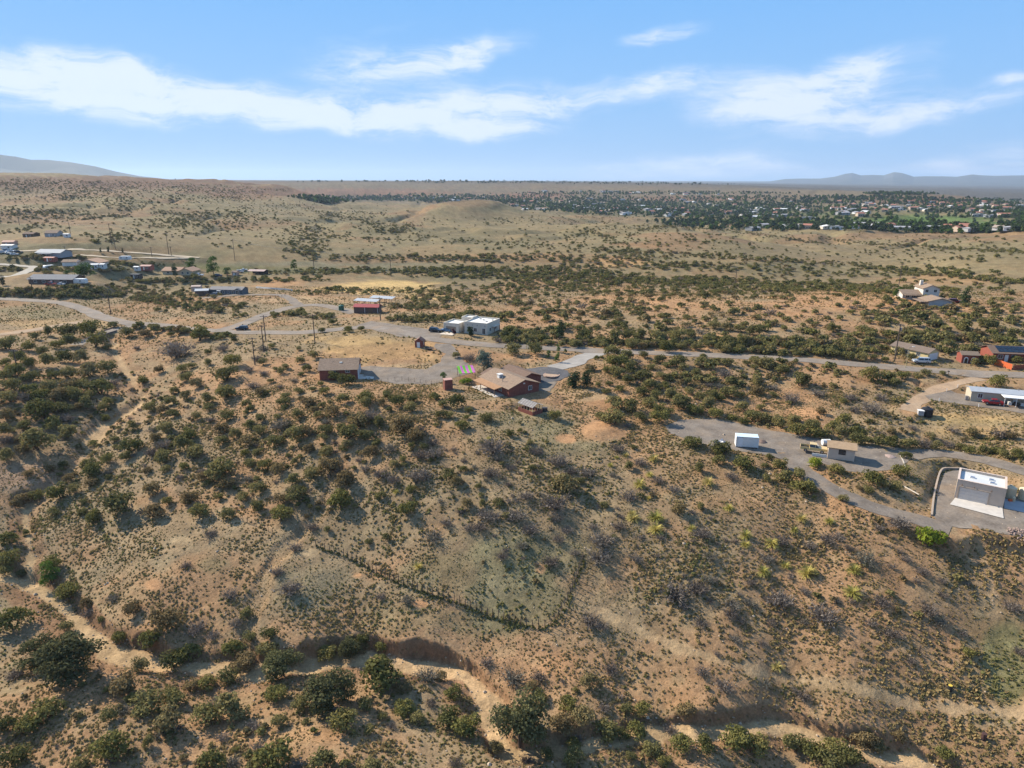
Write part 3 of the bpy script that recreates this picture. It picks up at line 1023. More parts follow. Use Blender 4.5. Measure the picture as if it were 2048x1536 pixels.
def road_sheet(name, key, material, off, ragged=.5, cross=5):
    P, half = ROADS[key]
    P = resample(P, 1.4 if np.hypot(*P[0]) < 330 else 3.0)
    T = np.gradient(P, axis=0); T /= np.hypot(T[:, 0], T[:, 1])[:, None]
    N = np.stack([-T[:, 1], T[:, 0]], 1)
    w1 = half + fbm(P[:, 0], P[:, 1], 5, 3, 71) * 2 * ragged
    w2 = half + fbm(P[:, 0] + 77, P[:, 1], 5, 3, 72) * 2 * ragged
    rows = []
    for s in np.linspace(-1, 1, cross):
        w = np.where(s < 0, w1, w2) * s
        rows.append(P + N * (w[:, None] if np.ndim(w) else w))
    Q = np.stack(rows, 1)
    z = H(Q[..., 0], Q[..., 1]) + off
    V = np.concatenate([Q, z[..., None]], -1).reshape(-1, 3)
    n = len(P)
    a, c = np.meshgrid(np.arange(n - 1), np.arange(cross - 1), indexing='ij')
    k = (a * cross + c).ravel()
    Fq = np.stack([k, k + 1, k + cross + 1, k + cross], 1)[:, ::-1]
    o = bpy.data.objects.new(name, np_mesh(name, V, Fq, material, True))
    COL.objects.link(o)
    return tag(o, kind='structure')


def area_sheet(name, xy, material, off, grid=1.6, ragged=.5):
    B = []
    n = len(xy)
    for k in range(n):
        a, c = xy[k], xy[(k + 1) % n]
        m = max(1, int(np.hypot(*(c - a)) / 1.5))
        for s in range(m):
            B.append(a + (c - a) * s / m)
    B = np.array(B)
    B = B + np.stack([fbm(B[:, 0], B[:, 1], 5, 3, 81), fbm(B[:, 0], B[:, 1], 5, 3, 82)], 1) * 2 * ragged
    lo, hi = B.min(0), B.max(0)
    gx, gy = np.meshgrid(np.arange(lo[0], hi[0], grid), np.arange(lo[1], hi[1], grid))
    gp = np.stack([gx.ravel(), gy.ravel()], 1)
    vs = [Vector(p) for p in B] + [Vector(p) for p in gp]
    es = [(k, (k + 1) % len(B)) for k in range(len(B))]
    r = delaunay_2d_cdt(vs, es, [list(range(len(B)))], 1, 1e-4)
    vx = np.array([tuple(p) for p in r[0]])
    z = H(vx[:, 0], vx[:, 1]) + off
    tri = np.array([f for f in r[2] if len(f) == 3])
    a, b_, c = vx[tri[:, 0]], vx[tri[:, 1]], vx[tri[:, 2]]
    cr = (b_[:, 0] - a[:, 0]) * (c[:, 1] - a[:, 1]) - (b_[:, 1] - a[:, 1]) * (c[:, 0] - a[:, 0])
    tri = np.where((cr < 0)[:, None], tri[:, ::-1], tri)
    o = bpy.data.objects.new(name, np_mesh(name, np.c_[vx, z], tri, material, True))
    COL.objects.link(o)
    return tag(o, kind='structure')


road_sheet('road', 'main_road', GRAVEL_ROAD, .10)
road_sheet('side_road', 'side_road', GRAVEL_ROAD, .12)
road_sheet('driveway', 'home_drive', GRAVEL, .14)
road_sheet('driveway', 'circle_drive', mat('pale_gravel', (.30, .27, .235), .95, .15, .4, .2, spec=.15), .09)
road_sheet('driveway', 'house_link', GRAVEL, .08)
road_sheet('driveway', 'slope_drive', GRAVEL, .075)
road_sheet('driveway', 'upper_drive', GRAVEL, .09)
road_sheet('dirt_road', 'dirt_drive', DIRT, .06, .6)
road_sheet('dirt_road', 'dirt_track', DIRT, .08, .6)
road_sheet('lane', 'bridge_lane', GRAVEL_ROAD, .085)
road_sheet('road', 'loop_road', mat('loop_gravel', (.34, .30, .24), .95, .1, .2, .1), .25, .5)
road_sheet('dirt_road', 'pale_road', PALE_DIRT, .3, .6)
road_sheet('dirt_road', 'field_track', PALE_DIRT, .28, .8)
area_sheet('gravel_yard', AREAS['house_yard'], GRAVEL, .06)
area_sheet('asphalt_yard', AREAS['turning_circle'], ASPHALT, .11, 1.6, .25)
area_sheet('gravel_yard', AREAS['gravel_lot'], GRAVEL, .06)
area_sheet('gravel_yard', AREAS['home_pad'], GRAVEL, .09)
area_sheet('gravel_yard', AREAS['garage_yard'], GRAVEL, .06)
area_sheet('gravel_yard', AREAS['stucco_forecourt'], GRAVEL, .07)

# ------------------------------------------------------------------ far mountains and butte
MOUNT = mat('mountain_scrub', (.075, .072, .060), 1, .25, .003, 0, stain=(.05, .052, .042))


def mountain(name, r0, r1, prof, nr=26, step=3.0):
    """ridge of real depth; prof = photo pixels of its skyline, at ground distance (r0 + r1) / 2"""
    px = np.array([p[0] for p in prof], float); py = np.array([p[1] for p in prof], float)
    rc = (r0 + r1) / 2
    xs = np.arange(px[0], px[-1] + .1, step)
    ys = np.interp(xs, px, py)
    cols = []
    for x_, y_ in zip(xs, ys):
        p = range_hit(x_, y_, rc)
        cols.append((math.atan2(p[0], p[1]), p[2]))
    cols = np.array(cols)
    rs = np.linspace(r0, r1, nr)
    X = rs[:, None] * np.sin(cols[:, 0])[None]; Y = rs[:, None] * np.cos(cols[:, 0])[None]
    s = np.abs((rs - rc) / ((r1 - r0) / 2))[:, None]
    base = -70
    crag = 1 - np.abs(fbm(X, Y, (r1 - r0) * .22, 4, 91)) * .55
    lo = (s ** .8)
    Z = base + (cols[:, 1][None] - base) * (1 - lo) * np.where(s < .06, 1, crag)
    V = np.stack([X, Y, Z], -1).reshape(-1, 3)
    a, c = np.meshgrid(np.arange(nr - 1), np.arange(len(xs) - 1), indexing='ij')
    k = (a * len(xs) + c).ravel()
    Fq = np.stack([k, k + 1, k + len(xs) + 1, k + len(xs)], 1)
    o = bpy.data.objects.new(name, np_mesh(name, V, Fq, MOUNT, True))
    COL.objects.link(o)
    return tag(o, kind='structure')


mountain('mountain', 6500, 12500, [(-420,345),(-300,318),(-180,312),(-60,300),(0,304),(30,308),(62,315),(95,315),(140,320),(190,329),(235,341),(280,350),(340,357),(420,362)])
mountain('mountain', 11000, 21000, [(1480,366),(1540,362),(1570,357),(1600,356),(1640,356),(1670,352),(1690,346),(1705,344),(1722,349),(1745,348),(1768,349),(1788,342),(1805,344),(1828,352),(1850,351),(1880,351),(1915,352),(1945,347),(1965,349),(1990,350),(2048,349),(2150,346),(2260,350),(2400,356)])
mountain('butte', 9800, 10600, [(1204,366),(1212,362),(1217,360.5),(1226,360.5),(1232,363),(1240,366)], 12, 1.0)
mountain('mesa', 3600, 5200, [(-200,352),(0,352),(150,354),(270,355),(380,353),(420,357),(560,358),(700,360),(800,361),(960,363.5),(1060,366)], 20)

# ------------------------------------------------------------------ building helpers
BRICK = mat('red_brick', (.235, .085, .062), .9, .18, 1.5, .1, spec=.2, brick=4.0)
SHINGLE = mat('tan_shingle', (.265, .190, .135), .95, .14, 2.0, .2, spec=.1, stain=(.205, .145, .10))
SHINGLE_DK = mat('brown_shingle', (.17, .115, .085), .95, .16, 2.0, .2, spec=.1)
STUCCO = mat('tan_stucco', (.50, .405, .32), .95, .06, .8, .05, spec=.15)
STUCCO_PALE = mat('pale_stucco', (.56, .50, .41), .95, .05, .8, .05, spec=.15)
WHITE = mat('white_paint', (.66, .65, .62), .6, .05, 1.5)
OFFWHITE = mat('off_white_paint', (.62, .60, .56), .7, .06, 1.0)
METAL_ROOF = mat('galvanised_roof', (.46, .46, .45), .45, .08, .7, 0, .3, .5)
WOOD = mat('weathered_wood', (.16, .105, .07), .9, .25, 4.0, .1)
DARKWOOD = mat('dark_wood', (.075, .055, .045), .9, .25, 4.0)
FASCIA = mat('brown_trim', (.12, .075, .05), .8, .1, 2.0)
GLASS = glass()
BLACK = mat('black_plastic', (.018, .018, .02), .5, .1, 2.0)
RUBBER = mat('tyre_rubber', (.018, .018, .018), .85, .1, 3.0)
STEEL = mat('steel', (.32, .32, .33), .4, .1, 3.0, 0, .7, .5)


def thing(name, key_or_xyz, label, cat, group=None, yaw=None):
    if isinstance(key_or_xyz, str):
        s = SITES[key_or_xyz]
        e = empty(name, s.x, s.y, float(s.z), s.yaw)
    else:
        x, y, z = key_or_xyz
        e = empty(name, x, y, z, yaw or 0.0)
    return tag(e, label, cat, group)


def gable(t, x0, x1, y0, y1, h, rise, wall_m, roof_m, over=.4, ridge='x', thick=.16, name_w='wall', name_r='roof'):
    """walls with pointed ends and a pitched roof of two slabs; ridge runs along the given axis"""
    sl = rise / ((y1 - y0) / 2 if ridge == 'x' else (x1 - x0) / 2)
    if ridge == 'x':
        ym = (y0 + y1) / 2
        w = MB().extrude([(y0, -.4), (y1, -.4), (y1, h), (ym, h + rise), (y0, h)], 'x', x0, x1).build(name_w, wall_m, t)
        r = MB().extrude([(y0 - over, h - over * sl + .02), (ym, h + rise + .02), (y1 + over, h - over * sl + .02),
                          (y1 + over, h - over * sl + thick), (ym, h + rise + thick), (y0 - over, h - over * sl + thick)], 'x', x0 - over, x1 + over).build(name_r, roof_m, t)
    else:
        xm = (x0 + x1) / 2
        w = MB().extrude([(x0, -.4), (x1, -.4), (x1, h), (xm, h + rise), (x0, h)], 'y', y0, y1).build(name_w, wall_m, t)
        r = MB().extrude([(x0 - over, h - over * sl + .02), (xm, h + rise + .02), (x1 + over, h - over * sl + .02),
                          (x1 + over, h - over * sl + thick), (xm, h + rise + thick), (x0 - over, h - over * sl + thick)], 'y', y0 - over, y1 + over).build(name_r, roof_m, t)
    return w, r


def window(t, x, z, w, h, y=0.0, face='front', frame=None, name='window', gl=None):
    """framed pane standing 4 cm proud of a wall; face = front (-y), back, side_x (+x side at x) or side_o (-x side)"""
    frame = frame or WHITE
    f = MB(); g = MB()
    b = .09
    def bx(m, u0, u1, z0, z1, p0, p1):
        if face == 'front': m.box(u0, u1, y - p1, y - p0, z0, z1)
        elif face == 'back': m.box(u0, u1, y + p0, y + p1, z0, z1)
        elif face == 'side_x': m.box(y + p0, y + p1, u0, u1, z0, z1)
        else: m.box(y - p1, y - p0, u0, u1, z0, z1)
    bx(f, x - b, x + w + b, z - b, z, 0, .06); bx(f, x - b, x + w + b, z + h, z + h + b, 0, .06)
    bx(f, x - b, x, z, z + h, 0, .06); bx(f, x + w, x + w + b, z, z + h, 0, .06)
    if w > .8: bx(f, x + w / 2 - .03, x + w / 2 + .03, z, z + h, .02, .05)
    o = f.build(name, frame, t)
    bx(g, x, x + w, z, z + h, 0, .02)
    g.build('pane', gl or GLASS, o)
    return o


def panel(t, name, m, x0, x1, z0, z1, y=0.0, face='front', p=.05):
    q = MB()
    if face == 'front': q.box(x0, x1, y - p, y, z0, z1)
    elif face == 'back': q.box(x0, x1, y, y + p, z0, z1)
    elif face == 'side_x': q.box(y, y + p, x0, x1, z0, z1)
    else: q.box(y - p, y, x0, x1, z0, z1)
    return q.build(name, m, t)


def sectional_door(t, x0, x1, z0, z1, y, m, face='front', n=4):
    d = panel(t, 'garage_door', m, x0, x1, z0, z1, y, face, .03)
    hh = (z1 - z0) / n
    for k in range(n):
        panel(d, 'panel', m, x0 + .03, x1 - .03, z0 + k * hh + .03, z0 + (k + 1) * hh - .03, y - .03 if face == 'front' else (y + .03 if face in ('side_x', 'back') else y - .03), face, .03)
    return d


# ---- brick ranch house at the end of the drive
h = thing('brick_house', 'main_house', 'long red brick ranch house with tan shingle roof and shaded porch', 'house')
gable(h, 0, 10.2, 0, 14.5, 2.5, 1.7, BRICK, SHINGLE, .5, 'y')
gable(h, 8.2, 15.6, 6.2, 17.5, 2.3, 1.25, BRICK, SHINGLE_DK, .45, 'y')
gable(h, 2.4, 9.0, 14.5, 18.0, 2.2, 1.2, BRICK, SHINGLE_DK, .4, 'y')
MB().extrude([(-3.1, 2.02), (-.45, 2.36), (-.45, 2.50), (-3.1, 2.16)], 'y', 2.6, 13.8).build('porch_roof', mat('rusty_shingle', (.33, .185, .095), .95, .15, 1.5, .2), h)
for yy in (2.9, 6.4, 9.9, 13.4):
    MB().box(-2.95, -2.79, yy, yy + .16, 0, 2.06).build('porch_post', WOOD, h)
MB().box(-3.3, -.02, 2.2, 14.2, -.3, .12).build('porch_slab', CONCRETE, h)
panel(h, 'door', DARKWOOD, 6.4, 7.4, .12, 2.15, 0, 'side_o')
for yy in (3.6, 8.6, 11.4):
    window(h, yy, .9, 1.3, 1.1, 0, 'side_o')
window(h, 6.6, 1.0, 1.1, 1.1, 0, 'front')
panel(h, 'gable_vent', OFFWHITE, 4.8, 5.4, 3.0, 3.35, 0)
sectional_door(h, 9.6, 14.4, 0, 2.1, 17.5, OFFWHITE, 'back')
cl = MB(); cl.box(1.9, 3.1, 7.6, 8.8, 3.1, 4.35)
c_ = cl.build('roof_cooler', WHITE, h)
MB().box(1.75, 3.25, 7.45, 8.95, 4.35, 4.45).build('lid', OFFWHITE, c_)
for k in range(5):
    MB().box(1.95, 3.05, 7.56, 7.60, 3.45 + k * .17, 3.53 + k * .17).build('slat', STEEL, c_)
MB().cyl(1.3, 5.0, 2.7, 4.3, .09, .09, 8).cyl(1.3, 5.0, 4.3, 4.42, .18, .1, 8).build('vent_pipe', STEEL, h)
MB().cyl(3.0, 2.4, 3.3, 3.8, .07, .07, 8).build('vent_pipe', STEEL, h)
panel(h, 'wall_light', BLACK, 7.9, 8.1, 1.9, 2.15, 0)

# ---- brick garage with a tan roof
h = thing('brick_garage', 'brick_garage', 'red brick garage with plain tan roof and one white skylight', 'garage')
gable(h, 0, 11, 0, 10, 3.2, 2.1, BRICK, SHINGLE, .45, 'x')
sectional_door(h, 1.2, 4.4, 0, 2.7, 11, OFFWHITE, 'side_x'); sectional_door(h, 5.6, 8.8, 0, 2.7, 11, OFFWHITE, 'side_x')
sk = MB().box(5.6, 6.4, 2.75, 3.55, 4.45, 4.72); sk.build('skylight', WHITE, h)
MB().box(3.3, 4.0, 3.3, 3.6, 4.6, 4.78).build('roof_vent', BLACK, h)
MB().cyl(10.3, 4.4, 5.0, 5.9, .06, .06, 8).build('vent_pipe', STEEL, h)
for xx in (3.4, 7.6):
    window(h, xx, 2.35, 1.2, .5, 0)
s_ = SITES['brick_garage']
ap = MB().add([(11.05, .3, .1), (15.6, .0, .1), (15.9, 8.2, .1), (11.05, 9.8, .1), (11.05, .3, -.5), (15.6, .0, -.5), (15.9, 8.2, -.5), (11.05, 9.8, -.5)],
              [(0, 1, 2, 3), (0, 4, 5, 1), (1, 5, 6, 2), (2, 6, 7, 3)])
ap.build('apron', CONCRETE, h)

# ---- striped shade canopy
h = thing('shade_canopy', 'canopy', 'shade canopy with bright green and magenta striped top beside the brick house', 'canopy')
sg = mat('green_canvas', (.14, .42, .03), .8, .08, 2.0); sm = mat('magenta_canvas', (.48, .12, .36), .8, .08, 2.0)
for k in range(6):
    u0, u1 = k / 6, (k + 1) / 6
    def cv_(u, v):
        return (u * 4.8 - .1, v * 4.2 - .1, 2.35 + 1.15 * v - .2 * math.sin(math.pi * u) * math.sin(math.pi * v))
    mb = MB()
    for j in range(4):
        v0, v1 = j / 4, (j + 1) / 4
        mb.add([cv_(u0, v0), cv_(u1, v0), cv_(u1, v1), cv_(u0, v1)], [(0, 1, 2, 3)])
    mb.build('stripe', sg if k % 2 == 0 else sm, h)
for (xx, yy, zz) in ((0, 0, 2.3), (4.6, 0, 2.3), (0, 4, 3.42), (4.6, 4, 3.42)):
    MB().box(xx - .06, xx + .06, yy - .06, yy + .06, -.2, zz).build('post', WOOD, h)
for (a_, b_) in (((0, 0, 2.22), (4.6, 0, 2.22)), ((0, 4, 3.36), (4.6, 4, 3.36)), ((0, 0, 2.22), (0, 4, 3.36)), ((4.6, 0, 2.22), (4.6, 4, 3.36))):
    MB().tube(a_, b_, .05).build('rail', WOOD, h)

# ---- small brick hut
h = thing('brick_hut', 'brick_hut', 'narrow tall red brick hut with flat top standing near the gravel yard', 'hut')
MB().box(0, 2.3, 0, 2.0, -.5, 2.9).build('wall', BRICK, h)
MB().box(-.08, 2.38, -.08, 2.08, 2.9, 3.02).build('coping', mat('pink_coping', (.42, .25, .20), .9, .08, 2), h)
panel(h, 'door', DARKWOOD, .5, 1.4, 0, 2.0, 2.3, 'side_x')

# ---- greenhouse with brick base
h = thing('greenhouse', 'greenhouse', 'timber framed greenhouse with slatted roof on a low brick base', 'greenhouse')
w_ = 3.5; d_ = 5.6
for nm, bx in (('base_wall', (0, w_, 0, .2)), ('base_wall', (0, w_, d_ - .2, d_)), ('base_wall', (0, .2, .2, d_ - .2)), ('base_wall', (w_ - .2, w_, .2, d_ - .2))):
    MB().box(bx[0], bx[1], bx[2], bx[3], -.4, 1.0).build(nm, BRICK, h)
TIMB = mat('pale_timber', (.46, .37, .24), .85, .15, 3.0)
for xx in (.05, w_ - .15):
    for k in range(6):
        yy = .05 + k * (d_ - .2) / 5
        MB().box(xx, xx + .1, yy, yy + .1, 1.0, 2.2).build('post', TIMB, h)
for k in range(1, 4):
    xx = k * w_ / 4
    for yy in (.05, d_ - .15):
        MB().box(xx, xx + .1, yy, yy + .1, 1.0, 2.2 + .9 * (1 - abs(xx - w_ / 2) / (w_ / 2))).build('post', TIMB, h)
for k in range(7):
    yy = k * (d_ - .1) / 6
    for s0 in (0, w_):
        MB().tube((s0, yy + .05, 2.2), (w_ / 2, yy + .05, 3.1), .05, .05, 4).build('rafter', WHITE, h)
for k in range(7):
    u = k / 6
    for sg_ in (-1, 1):
        xx = w_ / 2 + sg_ * u * w_ / 2
        zz = 3.1 - .9 * u + .06
        MB().box(xx - .05, xx + .05, -.15, d_ + .15, zz, zz + .04).build('slat', mat('grey_slat', (.45, .42, .38), .8, .2, 3), h)
MB().extrude([(-.1, 2.13), (w_ / 2, 3.05), (w_ + .1, 2.13), (w_ + .1, 2.15), (w_ / 2, 3.07), (-.1, 2.15)], 'y', .06, d_ - .06).build('roof_screen', mat('shade_screen', (.24, .20, .18), .9, .1, 3), h)
p = hit(1089, 822)
t_ = tag(MB().cyl(0, 0, -.1, 1.0, .75, .7, 14).build('rain_barrel', mat('dark_barrel', (.05, .045, .045), .7, .2, 2)), 'low dark round barrel behind the greenhouse', 'barrel')
t_.location = p

# ---- small brick garden shed beside the gravel yard
h = thing('garden_shed', 'small_shed', 'small red brick garden shed with white door beside the golden mound', 'shed')
gable(h, 0, 2.8, 0, 3.0, 2.1, 1.0, BRICK, mat('red_brown_shingle', (.20, .105, .075), .95, .15, 2, .2), .25, 'y')
panel(h, 'door', WHITE, .7, 1.75, 0, 1.85, 0)
window(h, .8, 1.0, .7, .6, 2.8, 'side_x')
h = thing('utility_trailer', hit(851, 700), 'small dark flat trailer parked by the garden shed', 'trailer', None, math.radians(-10))
MB().box(0, 2.6, 0, 1.4, .5, .62).build('deck', DARKWOOD, h)
for yy in (-.18, 1.42):
    MB().wheel(1.3, yy, yy + .16, .32, .32).build('wheel', RUBBER, h)
MB().tube((2.6, .7, .5), (3.8, .7, .42), .05).build('drawbar', STEEL, h)
MB().box(0, .06, 0, 1.4, .62, 1.0).build('tailboard', BLACK, h)

# ---- two block stucco house by the road
h = thing('stucco_house', 'stucco_house', 'flat roofed pale stucco house with parapets beside the paved road', 'house')


def parapet_block(t, x0, x1, y0, y1, hgt, m, roof_m, par=.5, th=.3, nm='wall'):
    MB().box(x0, x1, y0, y1, -.6, hgt - par).build(nm, m, t)
    for q in ((x0, x1, y0, y0 + th), (x0, x1, y1 - th, y1), (x0, x0 + th, y0 + th, y1 - th), (x1 - th, x1, y0 + th, y1 - th)):
        MB().box(q[0], q[1], q[2], q[3], hgt - par, hgt).build('parapet', m, t)
    MB().box(x0 + th, x1 - th, y0 + th, y1 - th, hgt - par + .01, hgt - par + .05).build('flat_roof', roof_m, t)


ROOF_WHITE = mat('white_roof_coat', (.72, .69, .62), .8, .06, .6)
parapet_block(h, 0, 6.4, -1.0, 6.5, 3.5, STUCCO_PALE, ROOF_WHITE)
parapet_block(h, 8.2, 17.5, 0, 11, 4.3, STUCCO_PALE, ROOF_WHITE)
parapet_block(h, 3.6, 8.2, 6.5, 11, 4.6, STUCCO_PALE, ROOF_WHITE)
MB().box(6.4, 8.2, 2.2, 6.5, -.6, 3.2).build('entry_wall', STUCCO_PALE, h)
panel(h, 'door', DARKWOOD, 6.8, 7.7, 0, 2.1, 2.2)
sectional_door(h, 1.1, 5.2, 0, 2.2, -1.0, mat('taupe_door', (.26, .20, .15), .8, .06, 2))
for xx in (9.6, 12.2, 15.6):
    window(h, xx, .9 if xx < 15 else .3, 1.1, 1.3 if xx < 15 else 2.0, 0)
for yy in (2.0, 6.5):
    window(h, yy, 1.0, 1.2, 1.2, 17.5, 'side_x')
for xx in (1.0, 3.1, 5.2):
    MB().cyl(xx, -1.04, 2.75, 3.0, .1, .1, 8).build('wall_inset', mat('inset_tile', (.32, .30, .28), .8, .1, 2), h)
for xx in (9.3, 11.3, 13.3, 16.4):
    MB().box(xx, xx + .45, -.04, 0, 3.0, 3.45).build('wall_inset', MATS['inset_tile'], h)
for (xx, yy) in ((12.5, 6.5), (14.6, 4.6), (15.5, 7.8), (10.4, 8.0)):
    MB().box(xx, xx + .7, yy, yy + .5, 3.84, 4.2).build('roof_vent', STEEL, h)
MB().box(17.5, 18.6, 4.0, 9.0, 2.3, 2.5).build('balcony', STUCCO_PALE, h)
for yy in (4.1, 8.6):
    MB().box(18.35, 18.55, yy, yy + .2, -.4, 2.3).build('balcony_post', WOOD, h)
MB().box(.6, 6.0, -5.5, -1.05, -.3, .06).build('apron', mat('cream_concrete', (.55, .46, .36), .9, .08, 1), h)

# ---- white shipping container
h = thing('storage_container', 'container', 'white steel storage container on the gravel lot', 'container')
MB().box(0, 5, 0, 2.4, .1, 2.6).build('body', WHITE, h)
MB().box(.06, 4.94, .06, 2.34, 2.6, 2.63).build('roof', mat('bluish_roof', (.55, .66, .74), .5, .08, 1), h)
for k in range(24):
    x = .18 + k * .2
    MB().box(x, x + .1, -.035, 0, .25, 2.45).build('rib', WHITE, h)
for (a_, b_) in ((0, .12), (4.88, 5.0)):
    for yy in (-.045, 2.36):
        MB().box(a_, b_, yy, yy + .09, 0, 2.66).build('corner_post', WHITE, h)
panel(h, 'door', mat('container_door', (.66, .67, .67), .6, .05, 2), .5, 1.45, .2, 2.35, -.036)
for z_ in (.12, 2.5):
    MB().box(.1, 4.9, -.05, -.035, z_, z_ + .1).build('rail', STEEL, h)

# ---- tan shed beside the pickup
h = thing('stucco_shed', 'tan_shed', 'small tan stucco shed with light brown roof beside the yellow pickup', 'shed')
gable(h, 0, 5.4, 0, 4.2, 2.3, .75, STUCCO, mat('light_brown_shingle', (.36, .245, .145), .95, .12, 1.6, .2), .35, 'x')
window(h, 2.2, .95, 1.25, .95, 0, frame=BLACK)
panel(h, 'door', OFFWHITE, 1.2, 2.1, 0, 2.0, 5.4, 'side_x')
MB().box(-3.2, -.1, .0, .12, -.3, .35).build('kerb_board', OFFWHITE, h)

# ---- stucco garage block
h = thing('garage_building', 'stucco_garage', 'flat roofed tan stucco garage with parapet, three skylights and wide door', 'garage')
GW, GD = 8.2, 7.0
parapet_block(h, 0, GW, 0, GD, 4.2, STUCCO, mat('pale_roof', (.54, .54, .52), .6, .06, .5), .5, .28)
sectional_door(h, .65, 5.6, 0, 2.7, .0, mat('door_tan', (.55, .49, .43), .7, .04, 2))
for q in ((.45, .65, 0, 2.9), (5.6, 5.8, 0, 2.9), (.65, 5.6, 2.7, 2.9)):
    panel(h, 'door_frame', mat('door_frame_tan', (.38, .30, .23), .8, .05, 2), q[0], q[1], q[2], q[3], -.0, 'front', .14)
for (xx, yy) in ((2.0, 3.4), (5.2, 4.2), (5.4, 2.5)):
    k_ = MB().box(xx, xx + .9, yy, yy + .6, 3.75, 3.95).build('skylight', WHITE, h)
    MB().box(xx + .08, xx + .82, yy + .07, yy + .53, 3.95, 4.01).build('dome', glass('blue_dome', (.07, .11, .20)), k_)
for xx in (.9, 3.0, 5.9):
    MB().tube((xx, -.5, 3.25), (xx, .05, 3.25), .08, .08, 8).build('viga', FASCIA, h)
rg = MB()
for q in ((-.05, GW + .05, -.05, .33), (-.05, GW + .05, GD - .33, GD + .05), (-.05, .33, .33, GD - .33), (GW - .33, GW + .05, .33, GD - .33)):
    rg.box(q[0], q[1], q[2], q[3], 4.202, 4.27)
rg.build('coping', mat('coping_tan', (.56, .44, .36), .9, .05, 1), h)
MB().add([(.2, -.06, .17), (5.4, -.06, .17), (GW - .05, -.06, .17), (GW + .2, -5.2, .17), (-.5, -4.2, .17)], [(0, 4, 3, 2, 1)]).build('apron', CONCRETE, h)
panel(h, 'side_door', WHITE, 1.4, 2.3, 0, 2.1, GW, 'side_x')
window(h, 3.6, 1.2, 1.1, 1.0, GW, 'side_x')
MB().add([(GW + .25, .2, .10), (GW + 5.5, .2, .10), (GW + 5.5, 5.6, .10), (GW + .25, 5.6, .10)], [(0, 1, 2, 3)]).build('side_slab', mat('grey_slab', (.33, .33, .34), .9, .08, 1), h)

s_ = SITES['stucco_garage']


def local(s, x, y, z=0.0):
    c, sn = math.cos(s.yaw), math.sin(s.yaw)
    return (s.x + x * c - y * sn, s.y + x * sn + y * c, s.z + z)


def water_tank(loc, r, hgt, m, label, name='water_tank', group=None, n=20):
    t = empty(name, *loc)
    tag(t, label, 'tank', group)
    b = MB(); b.cyl(0, 0, -.1, hgt, r, r, n).build('tank_body', m, t)
    for k in range(5):
        z = hgt * (k + .5) / 5
        MB().cyl(0, 0, z - .05, z + .05, r + .03, r + .03, n).build('band', m, t)
    MB().cyl(0, 0, hgt, hgt + r * .35, r, r * .25, n).build('dome', m, t)
    MB().cyl(0, 0, hgt + r * .35, hgt + r * .35 + .12, r * .25, r * .25, 12).build('lid', m, t)
    return t


CREAM = mat('cream_plastic', (.60, .47, .30), .5, .06, 1)
water_tank(local(s_, 9.2, 7.0), 1.1, 2.2, CREAM, 'cream ribbed water tank beside the stucco garage')
water_tank(local(s_, 11.7, 7.6), 1.1, 2.2, CREAM, 'second cream water tank, farther from the stucco garage wall')
h = thing('pressure_pump', local(s_, 9.9, 5.0), 'orange pump with cream pressure tank below the water tanks', 'pump')
MB().cyl(0, 0, 0, .9, .35, .35, 12).cyl(0, 0, .9, 1.1, .35, .1, 12).build('pressure_tank', CREAM, h)
MB().box(-.9, -.3, -.25, .25, 0, .45).build('motor', mat('orange_paint', (.75, .13, .03), .5, .1, 2), h)

# ---- retaining wall and steps of the garage yard
def wall_line(name, pix, m, h0, h1, th, label, cat, sink=.8):
    P = pline(pix, 1.0)
    T = np.gradient(P, axis=0); T /= np.hypot(T[:, 0], T[:, 1])[:, None]
    N = np.stack([-T[:, 1], T[:, 0]], 1) * th / 2
    top = np.maximum(H(P[:, 0], P[:, 1]), H(P[:, 0] + N[:, 0] * 4, P[:, 1] + N[:, 1] * 4)) + np.linspace(h0, h1, len(P))
    c = P.mean(0); zc = float(H(*c))
    v = []
    for k in range(len(P)):
        for s in (-1, 1):
            q = P[k] + N[k] * s
            v.append((q[0] - c[0], q[1] - c[1], float(H(*q)) - sink - zc)); v.append((q[0] - c[0], q[1] - c[1], top[k] - zc))
    f = []
    for k in range(len(P) - 1):
        a = 4 * k; b = a + 4
        f += [(a, b, b + 1, a + 1), (a + 2, a + 3, b + 3, b + 2), (a + 1, b + 1, b + 3, a + 3)]
    f += [(0, 1, 3, 2), (4 * len(P) - 4, 4 * len(P) - 2, 4 * len(P) - 1, 4 * len(P) - 3)]
    o = MB().add(v, f).build(name, m)
    o.location = (c[0], c[1], zc)
    return tag(o, label, cat)


wall_line('retaining_wall', [(1918,938),(1889,939),(1880,946),(1873,968),(1867,997),(1863,1032)], mat('wall_stucco', (.36, .28, .21), .95, .1, 1), .5, .35, .35, 'low curved tan retaining wall round the garage yard', 'wall')
wall_line('timber_edging', [(1801,912),(1806,922),(1811,936)], mat('pale_edging', (.46, .40, .32), .9, .2, 1), .16, .16, .25, 'pale edging curving down the bank below the tan shed', 'edging', .2)
h = thing('log', hit(1820, 982), 'pale fallen log lying on the bank', 'log', None, math.radians(-76))
MB().tube((-2.2, 0, .25), (2.2, .1, .2), .17, .12, 8).build('trunk_piece', mat('bleached_log', (.45, .38, .30), .9, .2, 2), h)

